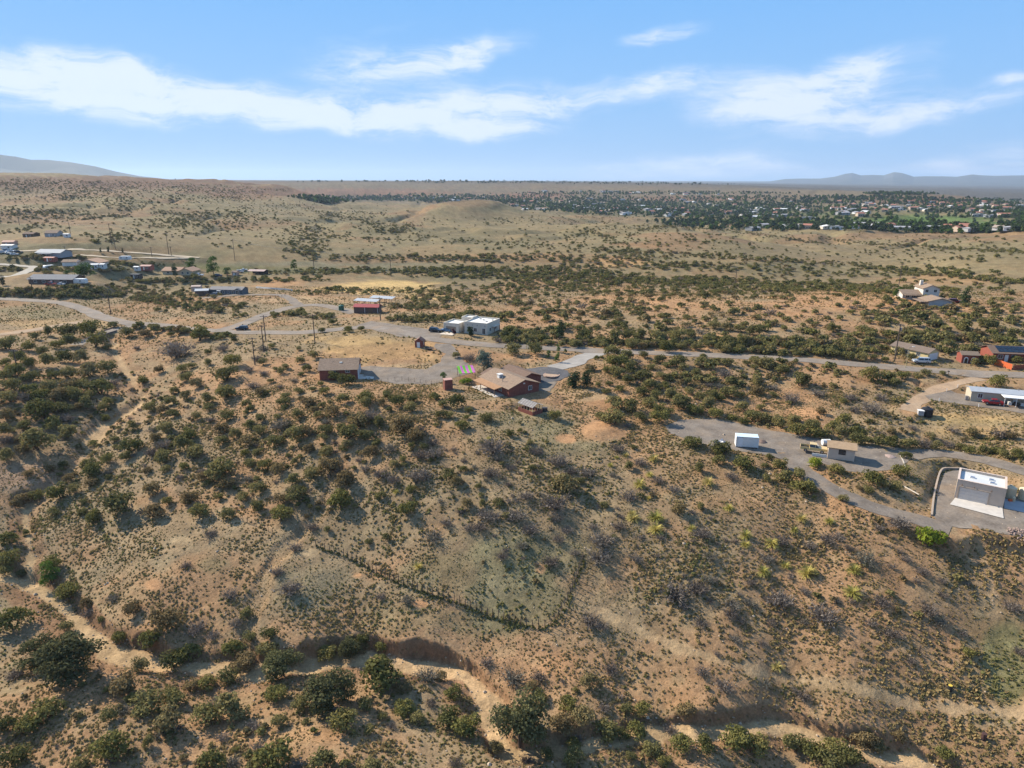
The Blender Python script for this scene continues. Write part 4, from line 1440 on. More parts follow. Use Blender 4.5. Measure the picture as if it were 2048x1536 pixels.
# ---- long manufactured home
h = thing('mobile_home', 'long_home', 'long cream manufactured home with pale metal roof and attached carport', 'house')
gable(h, 0, 22, 0, 4.8, 2.6, .55, mat('cream_siding', (.42, .36, .27), .85, .06, .8), METAL_ROOF, .25, 'x')
for xx in (1.6, 15.5, 19):
    window(h, xx, 1.0, 1.0, 1.1, 0)
panel(h, 'door', WHITE, 9.6, 10.5, .2, 2.2, 0)
MB().box(6.6, 14.6, -3.2, -.05, 2.42, 2.55).build('carport_roof', WHITE, h)
for xx in (6.8, 9.4, 12.0, 14.3):
    MB().box(xx, xx + .12, -3.05, -2.93, -.2, 2.42).build('carport_post', OFFWHITE, h)
MB().box(7.2, 13.5, -3.0, -.1, -.2, .12).build('deck', WOOD, h)
for k in range(4):
    MB().box(8.2 + k * 1.4, 9.0 + k * 1.4, -1.6, -.8, .12, .95).build('porch_chest', DARKWOOD if k % 2 else OFFWHITE, h)
for (xx, yy) in ((3.5, 2.4), (11, 2.4), (18, 2.4)):
    MB().box(xx, xx + .35, yy, yy + .35, 3.05, 3.45).build('roof_vent', STEEL, h)
MB().box(-1.0, -.25, .4, 1.2, 0, 1.0).build('meter_box', STEEL, h)
p = hit(1853, 831)
water_tank(p, 1.35, 1.9, BLACK, 'squat black water tank on the dirt slope below the dirt drive')
h = thing('pump_house', hit(1836, 831), 'small pale pump box beside the black water tank', 'box', None, -.3)
MB().box(0, 1.3, 0, 1.3, 0, 1.2).build('body', mat('pump_tin', (.36, .35, .34), .7, .1, 2), h)
MB().box(-.1, 1.4, -.1, 1.4, 1.2, 1.3).build('roof', OFFWHITE, h)

# ---- yellow house with garage end
h = thing('yellow_house', 'yellow_house', 'cream yellow house with brown roof and white garage door end by the road', 'house')
gable(h, 0, 6.2, 0, 12, 2.5, 1.0, mat('yellow_siding', (.60, .47, .23), .85, .06, 1), mat('dark_brown_shingle', (.17, .125, .095), .95, .12, 2, .2), .4, 'y')
sectional_door(h, .8, 5.4, 0, 2.1, 0, WHITE)
for yy in (2.5, 6.0, 9.5):
    window(h, yy, 1.0, 1.1, 1.0, 0, 'side_o')
# ---- red house with solar roof, gate lodge, orange fence
RED_W = mat('red_wall', (.23, .065, .042), .85, .1, 1.2)
h = thing('red_house', 'red_house', 'red house with solar panels on its roof behind the orange fence', 'house')
gable(h, 0, 14, 0, 8, 2.6, 1.4, RED_W, SHINGLE_DK, .5, 'x')
for k in range(8):
    x = 1.6 + k * 1.45
    for r_ in range(2):
        y0 = .3 + r_ * 1.75; sl = 1.4 / 4.0
        z0 = 2.6 + y0 * sl + .20
        MB().add([(x, y0, z0), (x + 1.35, y0, z0), (x + 1.35, y0 + 1.6, z0 + 1.6 * sl), (x, y0 + 1.6, z0 + 1.6 * sl),
                  (x, y0, z0 + .05), (x + 1.35, y0, z0 + .05), (x + 1.35, y0 + 1.6, z0 + 1.6 * sl + .05), (x, y0 + 1.6, z0 + 1.6 * sl + .05)],
                 [(0, 3, 2, 1), (4, 5, 6, 7), (0, 1, 5, 4), (1, 2, 6, 5), (2, 3, 7, 6), (3, 0, 4, 7)]).build('solar_panel', glass('solar_glass', (.012, .014, .02)), h)
window(h, 1.4, .9, 1.3, 1.1, 0); window(h, 5.2, .9, 1.3, 1.1, 0)
panel(h, 'door', WHITE, 3.3, 4.3, 0, 2.1, 0)
h = thing('gate_lodge', 'gate_house', 'small red lodge with white arched openings by the road', 'lodge')
gable(h, 0, 4.6, 0, 4, 2.6, .7, RED_W, mat('lodge_roof', (.19, .14, .10), .95, .1, 2), .3, 'x')
for xx in (.6, 2.6):
    q = MB()
    pts2 = [(xx, 0), (xx + 1.2, 0), (xx + 1.2, 1.4)] + [(xx + .6 + .6 * math.cos(a), 1.4 + .6 * math.sin(a)) for a in np.linspace(.3, math.pi - .3, 5)] + [(xx, 1.4)]
    q.extrude(pts2, 'y', -.06, 0).build('arch', WHITE, h)
    q = MB().extrude([(u * .7 + (xx + .6) * .3, z_ * .86) for u, z_ in pts2], 'y', -.09, -.06).build('arch_glass', GLASS, h)


def board_fence(pix, label, m, hgt=1.7, board=.6):
    P = pline(pix, board)
    c = P[0]; zc = float(H(*c))
    t = tag(empty('board_fence', c[0], c[1], zc), label, 'fence')
    for k in range(len(P) - 1):
        a = P[k]; b_ = P[k] + (P[k + 1] - P[k]) * .97
        za, zb = float(H(*a)) - zc, float(H(*b_)) - zc
        nrm = np.array([-(b_ - a)[1], (b_ - a)[0]]) / np.hypot(*(b_ - a)) * .03
        hh = hgt
        q = [(a - c, za), (b_ - c, zb)]
        v = []
        for (xy, z_) in q:
            for sgn in (-1, 1):
                v.append((xy[0] + nrm[0] * sgn, xy[1] + nrm[1] * sgn, z_ - .2)); v.append((xy[0] + nrm[0] * sgn, xy[1] + nrm[1] * sgn, z_ + hh))
        MB().add(v, [(0, 4, 5, 1), (2, 3, 7, 6), (1, 5, 7, 3), (0, 1, 3, 2), (4, 6, 7, 5)]).build('board', m, t)
    return t


board_fence([(1988,729),(2000,732),(2012,736),(2023,740)], 'bright orange board fence beside the paved road', mat('orange_boards', (.60, .13, .04), .8, .1, 2))
board_fence([(2025,740),(2050,739),(2080,738)], 'rust brown board fence joining the orange fence', mat('rust_boards', (.24, .075, .04), .8, .15, 2), 1.5)

# ---- house and garage on the rise
h = thing('hillside_garage', 'hill_garage', 'low garage with wide tan gable roof on the scrubby rise', 'garage')
gable(h, 0, 8.6, 0, 8, 2.4, 1.1, mat('grey_siding', (.42, .41, .40), .85, .05, 1), SHINGLE, .8, 'y')
MB().box(-3.2, -.2, -.4, 7.5, 2.0, 2.14).build('lean_to_roof', SHINGLE, h)
for yy in (-.2, 3.4, 7.2):
    MB().box(-3.0, -2.85, yy, yy + .15, -.3, 2.0).build('post', WOOD, h)
panel(h, 'door', WHITE, 1.0, 1.9, 0, 2.0, 8.6, 'side_x')
h = thing('hillside_house', 'hill_house', 'pale two storey house with tan roofs on the scrubby rise', 'house')
gable(h, 7.4, 13.8, 0, 8, 5.0, 1.3, mat('cream_wall', (.58, .53, .46), .9, .05, 1), SHINGLE, .5, 'y')
gable(h, 0, 7.4, 1, 8, 2.5, 1.2, MATS['cream_wall'], SHINGLE, .5, 'x', name_w='wing_wall', name_r='wing_roof')
window(h, 8.3, 3.4, 1.1, 1.1, 0); window(h, 11.6, 3.4, 1.1, 1.1, 0); window(h, 10.4, .9, 1.6, 1.2, 0)
for xx in (1.2, 3.6): window(h, xx, .9, 1.4, 1.2, 1)
MB().box(8.2, 9.3, 5.2, 6.2, 4, 7.6).build('chimney', MATS['cream_wall'], h)
MB().box(0, 7.2, -1.6, .95, 2.2, 2.32).build('porch_roof', SHINGLE, h)
for xx in (.1, 3.4, 6.9): MB().box(xx, xx + .15, -1.5, -1.35, -.4, 2.2).build('porch_post', WOOD, h)
board_fence([(1790,597),(1800,600),(1812,603),(1822,605)], 'orange brown plank fence below the two storey house', mat('orange_plank', (.42, .22, .09), .85, .15, 2), 1.0, .8)

# ---- red roofed barn and pole shelters
h = thing('barn', 'red_barn', 'dark walled barn with red metal roof by the fenced corral', 'barn')
gable(h, 0, 11, 0, 5, 2.7, .9, mat('dark_siding', (.10, .07, .06), .9, .15, 1.5), mat('red_metal_roof', (.33, .065, .06), .55, .1, 1.2, 0, .1), .35, 'x')
for xx in (4.9, 10.7): panel(h, 'corner_trim', WHITE, xx, xx + .15, 0, 2.7, 0)
panel(h, 'door', FASCIA, 6.4, 8.4, 0, 2.2, 0)
for k, (a_, b_) in enumerate((((708, 611), (752, 614)), ((740, 605), (783, 607)))):
    A_, B_ = hit(*a_), hit(*b_)
    L_ = math.hypot(*(B_ - A_)[:2])
    h = thing('pole_shelter', A_, ['pale metal roofed pole shelter right behind the red roofed barn', 'pale metal roofed pole shelter out in the corral beyond the barn'][k], 'shelter', None, math.atan2(B_[1] - A_[1], B_[0] - A_[0]))
    MB().add([(-.3, 0, 2.3), (L_ + .3, 0, 2.3), (L_ + .3, 4, 2.9), (-.3, 4, 2.9), (-.3, 0, 2.4), (L_ + .3, 0, 2.4), (L_ + .3, 4, 3.0), (-.3, 4, 3.0)],
             [(0, 3, 2, 1), (4, 5, 6, 7), (0, 1, 5, 4), (1, 2, 6, 5), (2, 3, 7, 6), (3, 0, 4, 7)]).build('roof', METAL_ROOF, h)
    for j in range(5):
        for yy, hh in ((.2, 2.3), (3.7, 2.85)):
            MB().box(L_ * j / 4 - .07, L_ * j / 4 + .07, yy, yy + .14, -.5, hh).build('post', WOOD, h)
water_tank(hit(683, 621), 1.2, 2.2, mat('green_plastic', (.03, .10, .065), .5, .1, 1), 'dark green water tank beside the red roofed barn')

# ---- grey manufactured home with sheds
h = thing('grey_home', 'grey_home', 'blue grey manufactured home with white trimmed windows', 'house')
gable(h, 0, 18, 0, 7, 2.7, 1.1, mat('blue_grey_siding', (.105, .12, .135), .85, .06, 1), mat('grey_shingle', (.22, .20, .185), .95, .1, 2, .2), .4, 'x')
gable(h, 14.6, 17.6, -1.2, 0, 2.7, .9, MATS['blue_grey_siding'], MATS['grey_shingle'], .3, 'y', name_w='bay_wall', name_r='bay_roof')
for xx in (7.4, 9.9, 12.2): window(h, xx, .7, .9, 1.4, 0)
window(h, 15.3, .6, 1.6, 1.9, -1.2)
panel(h, 'door', WHITE, 5.2, 6.1, 0, 2.1, 0)
MB().box(4.6, 6.8, -1.6, -.05, 2.25, 2.37).build('door_canopy', WHITE, h)
for xx in (4.7, 6.6): MB().box(xx, xx + .12, -1.5, -1.38, -.3, 2.25).build('canopy_post', WHITE, h)
h = thing('metal_shed', 'metal_shed', 'brown shed with pale metal roof beside the grey manufactured home', 'shed')
gable(h, 0, 6.5, 0, 5, 2.6, .7, mat('brown_metal', (.13, .095, .08), .7, .1, 1), METAL_ROOF, .25, 'x')
panel(h, 'door', FASCIA, 2.0, 4.4, 0, 2.2, 0)
h = thing('beige_shed', 'beige_shed', 'plain beige shed standing behind the brown metal roofed shed', 'shed')
gable(h, 0, 5, 0, 4, 2.7, .5, mat('beige_siding', (.48, .36, .29), .85, .06, 1), MATS['beige_siding'], .15, 'x')
panel(h, 'door', OFFWHITE, 1.6, 2.6, 0, 2.0, 0)

# ---- the scattered homes beyond the creek
h = thing('dark_house', 'dark_house', 'long dark brown house with low grey roof beside the round camper', 'house')
gable(h, 0, 24, 0, 10, 2.6, 1.7, mat('dark_brown_siding', (.12, .085, .07), .9, .1, 1), mat('slate_shingle', (.19, .185, .185), .95, .1, 2), .6, 'x')
for xx in (3, 7.5, 19): window(h, xx, .9, 1.5, 1.1, 0)
panel(h, 'door', OFFWHITE, 12, 13, 0, 2.1, 0); sectional_door(h, 14, 17, 0, 2.1, 0, MATS['taupe_door'])
h = thing('blue_house', 'blue_house', 'pale blue house with grey roof and wrap porch', 'house')
gable(h, 0, 17, 0, 10, 2.8, 1.6, mat('pale_blue_siding', (.27, .29, .31), .85, .05, 1), mat('pale_grey_roof', (.32, .33, .33), .8, .08, 2), .6, 'x')
MB().box(3, 12, -2.4, -.05, 2.3, 2.45).build('porch_roof', MATS['pale_grey_roof'], h)
for xx in (3.2, 6, 9, 11.7): MB().box(xx, xx + .15, -2.3, -2.15, -.4, 2.3).build('porch_post', WHITE, h)
for xx in (4.5, 9): window(h, xx, .9, 1.5, 1.1, 0)
h = thing('white_garage', 'white_garage', 'detached white garage with brown hipped roof', 'garage')
gable(h, 0, 8, 0, 7, 2.5, 1.1, WHITE, SHINGLE, .5, 'x'); sectional_door(h, 1.5, 6.5, 0, 2.1, 0, OFFWHITE)
h = thing('tan_house', 'tan_house', 'tan gabled house behind the big cottonwood', 'house')
gable(h, 0, 14, 0, 9, 2.7, 1.9, STUCCO, mat('orange_shingle', (.36, .22, .14), .95, .1, 2), .6, 'y')
window(h, 9.5, .9, 1.4, 1.1, 0); window(h, 2.5, .9, 1.4, 1.1, 0); panel(h, 'door', WHITE, 6.2, 7.2, 0, 2.1, 0)
h = thing('ranch_house', 'ranch_house', 'wide tan ranch house with orange brown roof behind the pointed conifer', 'house')
gable(h, 0, 12, 2, 11, 2.6, 1.7, mat('sand_siding', (.46, .38, .26), .9, .06, 1), MATS['orange_shingle'], .6, 'x')
gable(h, 12.2, 21, 0, 10, 2.6, 1.8, MATS['sand_siding'], MATS['orange_shingle'], .6, 'y', name_w='wing_wall', name_r='wing_roof')
for xx in (14, 17.5): window(h, xx, .9, 1.3, 1.2, 0)
window(h, 3, .9, 1.5, 1.1, 2); panel(h, 'door', FASCIA, 7, 8, 0, 2.1, 2)
h = thing('open_shed', 'open_shed', 'low open shed with faded pinkish roof near the green field', 'shed')
MB().box(0, 11, 5.5, 6, -.4, 2.5).build('back_wall', DARKWOOD, h)
MB().extrude([(-.5, 2.2), (3, 3.0), (6.4, 2.4), (6.4, 2.5), (3, 3.12), (-.5, 2.32)], 'x', -.4, 11.4).build('roof', mat('faded_pink_roof', (.42, .30, .26), .8, .1, 1), h)
for xx in (.1, 3.6, 7.2, 10.7): MB().box(xx, xx + .16, 0, .16, -.4, 2.3).build('post', WOOD, h)


def far_shed(px0, py0, wpx, yaw, d, hgt, rise, wm, rm, label, cat, name, win=True):
    p = hit(px0, py0); zc = project(*p)[2]; w = wpx * float(zc) / F
    e = thing(name, p, label, cat, None, math.radians(yaw))
    gable(e, 0, w, 0, d, hgt, rise, wm, rm, .3, 'x')
    if win:
        panel(e, 'door', OFFWHITE if wm is not WHITE else FASCIA, w * .3, w * .3 + .9, 0, 2, 0)
        window(e, w * .6, .9, min(1.2, w * .25), 1.0, 0)
    return e


far_shed(46, 475, 22, -4, 7, 2.5, 1.0, FASCIA, SHINGLE_DK, 'low brown house on the far slope road', 'house', 'far_house')
far_shed(90, 474, 24, 6, 8, 2.7, 1.6, mat('grey_wall', (.33, .32, .31), .9, .08, 1), SHINGLE, 'grey gabled house with tan roof on the far slope road', 'house', 'far_house')
far_shed(127, 475, 10, 0, 3, 2.3, .2, OFFWHITE, WHITE, 'white trailer parked beside the far slope houses', 'trailer', 'white_trailer')
far_shed(5, 492, 22, 4, 5, 2.6, .8, mat('salmon_wall', (.50, .30, .22), .9, .08, 1), MATS['salmon_wall'], 'salmon walled outbuilding by the pale dirt road', 'shed', 'outbuilding')
far_shed(2, 499, 24, -2, 5, 2.6, .4, OFFWHITE, METAL_ROOF, 'white metal shed below the salmon outbuilding', 'shed', 'outbuilding')
far_shed(88, 523, 20, -3, 4, 2.2, .4, RED_W, mat('salmon_roof', (.50, .27, .20), .9, .1, 1), 'long low shed with salmon roof below the blue house', 'shed', 'outbuilding')
far_shed(181, 538, 15, 4, 4, 2.6, .3, WHITE, WHITE, 'long white trailer beside the tan gabled house', 'trailer', 'white_trailer')
far_shed(199, 537, 9, 4, 4, 2.4, .3, OFFWHITE, WHITE, 'short white trailer at the end of the long white one', 'trailer', 'white_trailer')
far_shed(262, 557, 17, -6, 4, 2.4, .2, DARKWOOD, BLACK, 'flat black shed in the dry paddock', 'shed', 'black_shed')
far_shed(464, 552, 10, 0, 4, 2.5, .7, MATS['salmon_wall'], SHINGLE, 'little pinkish shed beside the tall cottonwood', 'shed', 'pink_shed')
far_shed(281, 540, 20, -3, 5, 2.4, .6, mat('red_tin', (.26, .09, .07), .7, .1, 1), mat('red_tin_roof', (.36, .18, .14), .6, .1, 1), 'red tin roofed sheds beside the ranch house', 'shed', 'red_shed')
far_shed(268, 541, 9, -3, 3, 2.2, .3, OFFWHITE, WHITE, 'white roofed lean-to next to the red tin shed', 'shed', 'white_shed')

# ------------------------------------------------------------------ vehicles
CARPAINT = {}


def paint(name, col, metal=.3):
    m = mat('paint_' + name, col, .3, .04, 2.0, 0, metal, .5)
    return m


def vehicle(name, px, py, yaw, kind, color, label, cat='car', xyz=None, flip=False):
    """local +x is the front; origin under the middle"""
    p = xyz if xyz is not None else hit(px, py)
    t = thing(name, p, label, cat, None, math.radians(yaw))
    L, W = {'sedan': (4.6, 1.8), 'suv': (4.8, 1.9), 'pickup': (5.7, 1.95)}[kind]
    a = L / 2
    if kind == 'sedan':
        body = [(-a, .35), (a, .35), (a, .72), (a - .1, .82), (1.0, .92), (-1.5, .95), (-a + .05, .92)]
        cab = [(-1.55, .93), (1.05, .91), (.35, 1.38), (-.9, 1.42)]
    elif kind == 'suv':
        body = [(-a, .4), (a, .4), (a, .85), (a - .12, 1.0), (1.15, 1.08), (-a + .03, 1.08)]
        cab = [(-a + .06, 1.06), (1.2, 1.06), (.5, 1.68), (-a + .35, 1.74)]
    else:
        body = [(-a, .5), (a, .5), (a, 1.0), (a - .08, 1.12), (1.0, 1.18), (-.9, 1.18), (-.9, .75), (-a, .75)]
        cab = [(-.9, 1.16), (1.05, 1.16), (.6, 1.80), (-.85, 1.82)]
    hb = MB().extrude(body, 'y', -W / 2, W / 2).build('body', color, t)
    bv = hb.modifiers.new('round', 'BEVEL'); bv.width = .06; bv.segments = 2; bv.limit_method = 'ANGLE'
    # cabin: glass band narrowing to a painted roof
    c = MB(); wi = W / 2 - .05; wt = W / 2 - .22
    v = []
    for (x, z) in cab:
        w = wi if z < 1.2 else wt
        v += [(x, -w, z), (x, w, z)]
    c.add(v, [(0, 2, 4, 6), (1, 7, 5, 3), (2, 3, 5, 4), (0, 6, 7, 1)])
    gl = c.build('window', GLASS, t)
    x0, x1 = cab[3][0], cab[2][0]; zt = cab[3][1]; zf = cab[2][1]
    MB().add([(x0 - .03, -wt - .02, zt - .02), (x1 + .03, -wt - .02, zf - .02), (x1 + .03, wt + .02, zf - .02), (x0 - .03, wt + .02, zt - .02),
              (x0 + .03, -wt + .03, zt + .06), (x1 - .03, -wt + .03, zf + .06), (x1 - .03, wt - .03, zf + .06), (x0 + .03, wt - .03, zt + .06)],
             [(0, 3, 2, 1), (4, 5, 6, 7), (0, 1, 5, 4), (1, 2, 6, 5), (2, 3, 7, 6), (3, 0, 4, 7)]).build('roof', color, t)
    for s in (-1, 1):
        for f in ((.15,) if kind != 'suv' else (.1, -1.1)):
            xm = (cab[0][0] + cab[1][0]) / 2 + f
            MB().add([(xm, s * (wi + .01), cab[0][1]), (xm + .1, s * (wi + .01), cab[0][1]), (xm + .06, s * (wt + .01), zt), (xm - .02, s * (wt + .01), zt)], [(0, 1, 2, 3)]).build('pillar', color, t)
    if kind == 'pickup':
        for s in (-1, 1):
            y0 = s * (W / 2 - .06)
            MB().box(-a, -.95, min(y0, s * W / 2), max(y0, s * W / 2), .75, 1.15).build('bed_side', color, t)
        MB().box(-a, -a + .06, -W / 2 + .06, W / 2 - .06, .75, 1.15).build('tailgate', color, t)
        MB().box(-a + .06, -.95, -W / 2 + .06, W / 2 - .06, .752, .78).build('bed_floor', BLACK, t)
    rw = .34 if kind == 'sedan' else .38
    for xx in (-L * .3, L * .31):
        for s in (-1, 1):
            y0, y1 = (W / 2 - .2, W / 2 + .02) if s > 0 else (-W / 2 - .02, -W / 2 + .2)
            wl = MB().wheel(xx, y0, y1, rw, rw).build('wheel', RUBBER, t)
            yo = y1 if s > 0 else y0
            MB().wheel(xx, yo - .005 if s < 0 else yo, yo if s < 0 else yo + .005, rw, rw * .58).build('rim', STEEL, wl)
    for s in (-1, 1):
        y = s * (W / 2 - .32)
        MB().box(a - .02, a + .02, y - .17, y + .17, body[2][1] - .2, body[2][1] - .05).build('headlight', OFFWHITE, t)
        MB().box(-a - .02, -a + .02, y - .15, y + .15, .72, .88).build('tail_light', mat('red_lens', (.3, .01, .01), .3, .05, 2), t)
    return t


vehicle('parked_car', 484, 660, 176, 'suv', paint('dark_teal', (.02, .03, .04)), 'dark suv stopped at the road junction')
vehicle('parked_car', 871, 664, -14, 'suv', paint('charcoal', (.03, .03, .035)), 'charcoal suv parked on the stucco house forecourt')
vehicle('parked_car', 893, 663, 150, 'sedan', paint('blue', (.10, .20, .34)), 'small blue car by the stucco house garage door')
vehicle('parked_car', 1842, 726, 168, 'suv', paint('silver', (.50, .54, .57), .4), 'silver suv parked outside the yellow house')
s_ = SITES['long_home']
vehicle('parked_car', 0, 0, 158, 'sedan', paint('red', (.28, .015, .02)), 'dark red car beside the cream manufactured home', xyz=local(s_, 4.6, -2.0, .1))
vehicle('parked_car', 1909, 606, -12, 'suv', paint('maroon', (.16, .02, .03)), 'maroon suv behind the garage on the rise')
s_ = SITES['tan_shed']
vehicle('pickup_truck', 0, 0, -22, 'pickup', paint('cream_yellow', (.58, .42, .18), .0), 'old cream yellow pickup truck beside the tan shed', 'truck', xyz=local(s_, -2.9, 2.1, .06))
vehicle('parked_car', 428, 592, 172, 'suv', paint('grey', (.20, .20, .21)), 'grey suv in front of the blue grey home')
vehicle('parked_car', 121, 570, 176, 'sedan', paint('white', (.66, .66, .66), .0), 'white car outside the long dark house')
vehicle('parked_car', 102, 571, 5, 'pickup', paint('brick_red', (.25, .03, .03)), 'red pickup outside the long dark house', 'truck')
vehicle('parked_car', 398, 552, -6, 'pickup', MATS['paint_white'], 'white pickup beside the ranch house wing', 'truck')
vehicle('parked_car', 437, 553, 30, 'suv', paint('navy', (.03, .04, .10)), 'navy suv under the tall cottonwood')
vehicle('parked_car', 480, 545, 10, 'suv', MATS['paint_silver'], 'silver suv parked between the cottonwood and the open shed')
vehicle('parked_car', 488, 541, 25, 'sedan', MATS['paint_white'], 'white sedan near the open shed')
for k, (px, py, yw, kd, cl_, ds) in enumerate([(6,506,10,'suv','white','white suv in the yard below the white metal shed'),(17,508,-20,'sedan','silver','silver car in the yard below the white metal shed'),
        (29,510,5,'sedan','white','white sedan at the edge of the vehicle yard'),(37,506,40,'suv','charcoal','charcoal suv in the vehicle yard'),(11,503,80,'pickup','blue','blue pickup in the vehicle yard'),(23,504,-5,'pickup','white','white pickup in the vehicle yard')]):
    vehicle('parked_car', px, py, yw, kd, MATS['paint_' + cl_], ds)


def camper(px, py, yaw, L, label, rounded=True):
    t = thing('camper_trailer', hit(px, py), label, 'camper', None, math.radians(yaw))
    prof = [(0, .6), (L, .6), (L, 2.3), (L - .5, 2.85), (.9, 2.9), (.3, 2.6), (0, 1.8)]
    MB().extrude(prof, 'y', -1.15, 1.15).build('body', WHITE, t)
    for xx in (.9, L * .62):
        window(t, xx, 1.5, .9, .6, -1.15, frame=OFFWHITE)
    panel(t, 'door', OFFWHITE, L * .42, L * .42 + .7, .7, 2.5, -1.15)
    panel(t, 'stripe', STEEL, .1, L - .1, 1.0, 1.15, -1.15, 'front', .02)
    for s in (-1.1, .95):
        for xx in (L * .5, L * .5 + .8):
            MB().wheel(xx, s, s + .18, .36, .36).build('wheel', RUBBER, t)
    MB().tube((0, 0, .55), (-1.2, 0, .5), .06).build('drawbar', STEEL, t)
    return t


camper(144, 568, -4, 8.2, 'rounded white camper trailer at the end of the long dark house')
camper(88, 541, 60, 6.0, 'white camper trailer alone on the grey loop road')
camper(240, 521, 6, 7.0, 'white camper trailer in the open field by the pale road')

# ------------------------------------------------------------------ power poles, lamp, posts, fences
POLEWOOD = mat('pole_wood', (.085, .065, .055), .9, .2, 3)


def pole(px, base, top, label, arms=1, xf=False, lean=0.0, group='wooden power poles'):
    p = hit(px, base); zc = float(project(*p)[2])
    hgt = max(6.5, min(15.0, (base - top) / F * zc / math.cos(PITCH - math.atan((base - 768) / F) * 0 - .0)))
    t = thing('power_pole', p, label, 'pole', group)
    MB().cyl(0, 0, -.6, hgt, .2, .14, 8).build('shaft', POLEWOOD, t)
    for k in range(arms):
        z = hgt - .45 - k * 1.3
        MB().box(-1.3, 1.3, -.07, .07, z - .08, z + .08).build('crossarm', POLEWOOD, t)
        for xx in (-1.15, -.4, .4, 1.15):
            MB().cyl(xx, 0, z + .08, z + .28, .05, .04, 6).build('insulator', OFFWHITE, t)
    if xf:
        MB().cyl(.42, 0, hgt - 2.3, hgt - 1.2, .27, .27, 10).build('transformer', STEEL, t)
    return t, p, hgt


FARPOLES = [(39,450,421,'tall pole near the dark thicket on the far slope'),(141,467,446,'tall pole behind the far slope houses'),(224,490,450,'tall pole where the pale road bends'),
            (338,510,466,'tall pole above the pale road bend, near the paddock'),(470,521,481,'tall pole at the end of the pale road')]
CREEKPOLES = [(628,536,503),(782,553,510),(970,564,519),(1197,573,521),(1471,568,536)]
chain = []
for (px, b_, t_, lb) in FARPOLES:
    chain.append(pole(px, b_, t_, 'dark wooden ' + lb, 1))
for (px, b_, t_) in CREEKPOLES:
    chain.append(pole(px, b_, t_, 'dark wooden power pole standing in the green creek bottom', 1))
for (px, b_, t_, lb, ar, xf) in [
        (304,513,496,'short wooden pole beside the pale dirt road',1,False),(231,498,484,'short wooden pole behind the field trees',1,False),(133,518,494,'short wooden pole beside the blue house',1,False),
        (343,512,494,'short wooden pole close behind a taller one',1,False),
        (65,580,566,'wooden pole in front of the long dark house',1,False),(222,629,580,'lone wooden pole on the slope above the curving road',1,False),
        (532,683,632,'wooden pole in the row of three on the ridge, beside the road',1,False),(528,704,652,'middle wooden pole of the row of three on the ridge',1,False),(510,730,676,'wooden pole of the row of three lowest on the ridge',1,False),
        (630,686,630,'lone wooden pole on the dry ridge beside the golden mound',1,False),(761,641,596,'wooden pole beside the red roofed barn',1,False),
        (37,750,700,'rusty wooden pole in the dense shrubs below the lane',1,False),
        (1789,722,650,'wooden pole with grey transformer near the yellow house',1,True),(1797,574,530,'wooden pole behind the yellow green tree on the rise',1,False)]:
    pole(px, b_, t_, lb, ar, xf)
# sagging wires along the valley line
for k in range(len(chain) - 1):
    (t0, p0, h0), (t1, p1, h1) = chain[k], chain[k + 1]
    w_ = MB()
    for off in (-1.1, 0.4, 1.1):
        prev = None
        for s in range(9):
            u = s / 8
            q = (p0[0] + (p1[0] - p0[0]) * u - p0[0] + off, (p1[1] - p0[1]) * u, (p0[2] + h0) * (1 - u) + (p1[2] + h1) * u - p0[2] - 4 * u * (1 - u) * 1.6 - .2)
            if prev: w_.tube(prev, q, .018, .018, 3)
            prev = q
    o = w_.build('wire', STEEL, t0)
t = thing('street_lamp', hit(1811, 736), 'slim yellowish street lamp post leaning over the road near the silver suv', 'lamp')
MB().cyl(0, 0, -.3, 6.4, .1, .07, 8).build('post', mat('lamp_post', (.36, .30, .16), .7, .15, 2), t)
MB().tube((0, 0, 6.3), (1.3, 0, 6.7), .05).build('arm', STEEL, t)
MB().box(1.0, 1.7, -.14, .14, 6.62, 6.78).build('lamp_head', OFFWHITE, t)
for px, py, lb in ((1896, 751, 'black roadside mailbox near the dirt drive'), (486, 655, 'small dark mailbox on a post behind the dark suv')):
    t = thing('mailbox', hit(px, py), lb, 'mailbox')
    MB().box(-.06, .06, -.06, .06, -.2, 1.1).build('post', WOOD, t)
    MB().box(-.14, .14, -.26, .26, 1.1, 1.38).build('box', BLACK, t)


def post_fence(pix, step, hgt, label, wire=True, m=None, r=.05, name='wire_fence', strands=3, wm=None):
    P = pline(pix, step)
    m = m or DARKWOOD
    c = P[0]; zc = float(H(*c))
    t = tag(empty(name, c[0], c[1], zc), label, 'fence')
    me_ = MB().cyl(0, 0, -.4, hgt, r, r * .9, 6).mesh('fence_post', m)
    tops = []
    for q in P:
        o = bpy.data.objects.new('fence_post', me_); COL.objects.link(o); o.parent = t
        z = float(H(*q)) - zc
        o.location = (q[0] - c[0], q[1] - c[1], z)
        sc_ = random.uniform(.9, 1.12); o.scale = (1, 1, sc_)
        o.rotation_euler = (random.uniform(-.05, .05), random.uniform(-.05, .05), 0)
        tops.append((q[0] - c[0], q[1] - c[1], z))
    if wire:
        for s in range(strands):
            w_ = MB()
            hz = hgt * (s + 1) / (strands + .4)
            for a, b_ in zip(tops[:-1], tops[1:]):
                w_.tube((a[0], a[1], a[2] + hz), (b_[0], b_[1], b_[2] + hz), .014, .014, 3)
            w_.build('wire', wm or mat('rusty_wire', (.09, .07, .06), .8, .2, 3), t)
    return t


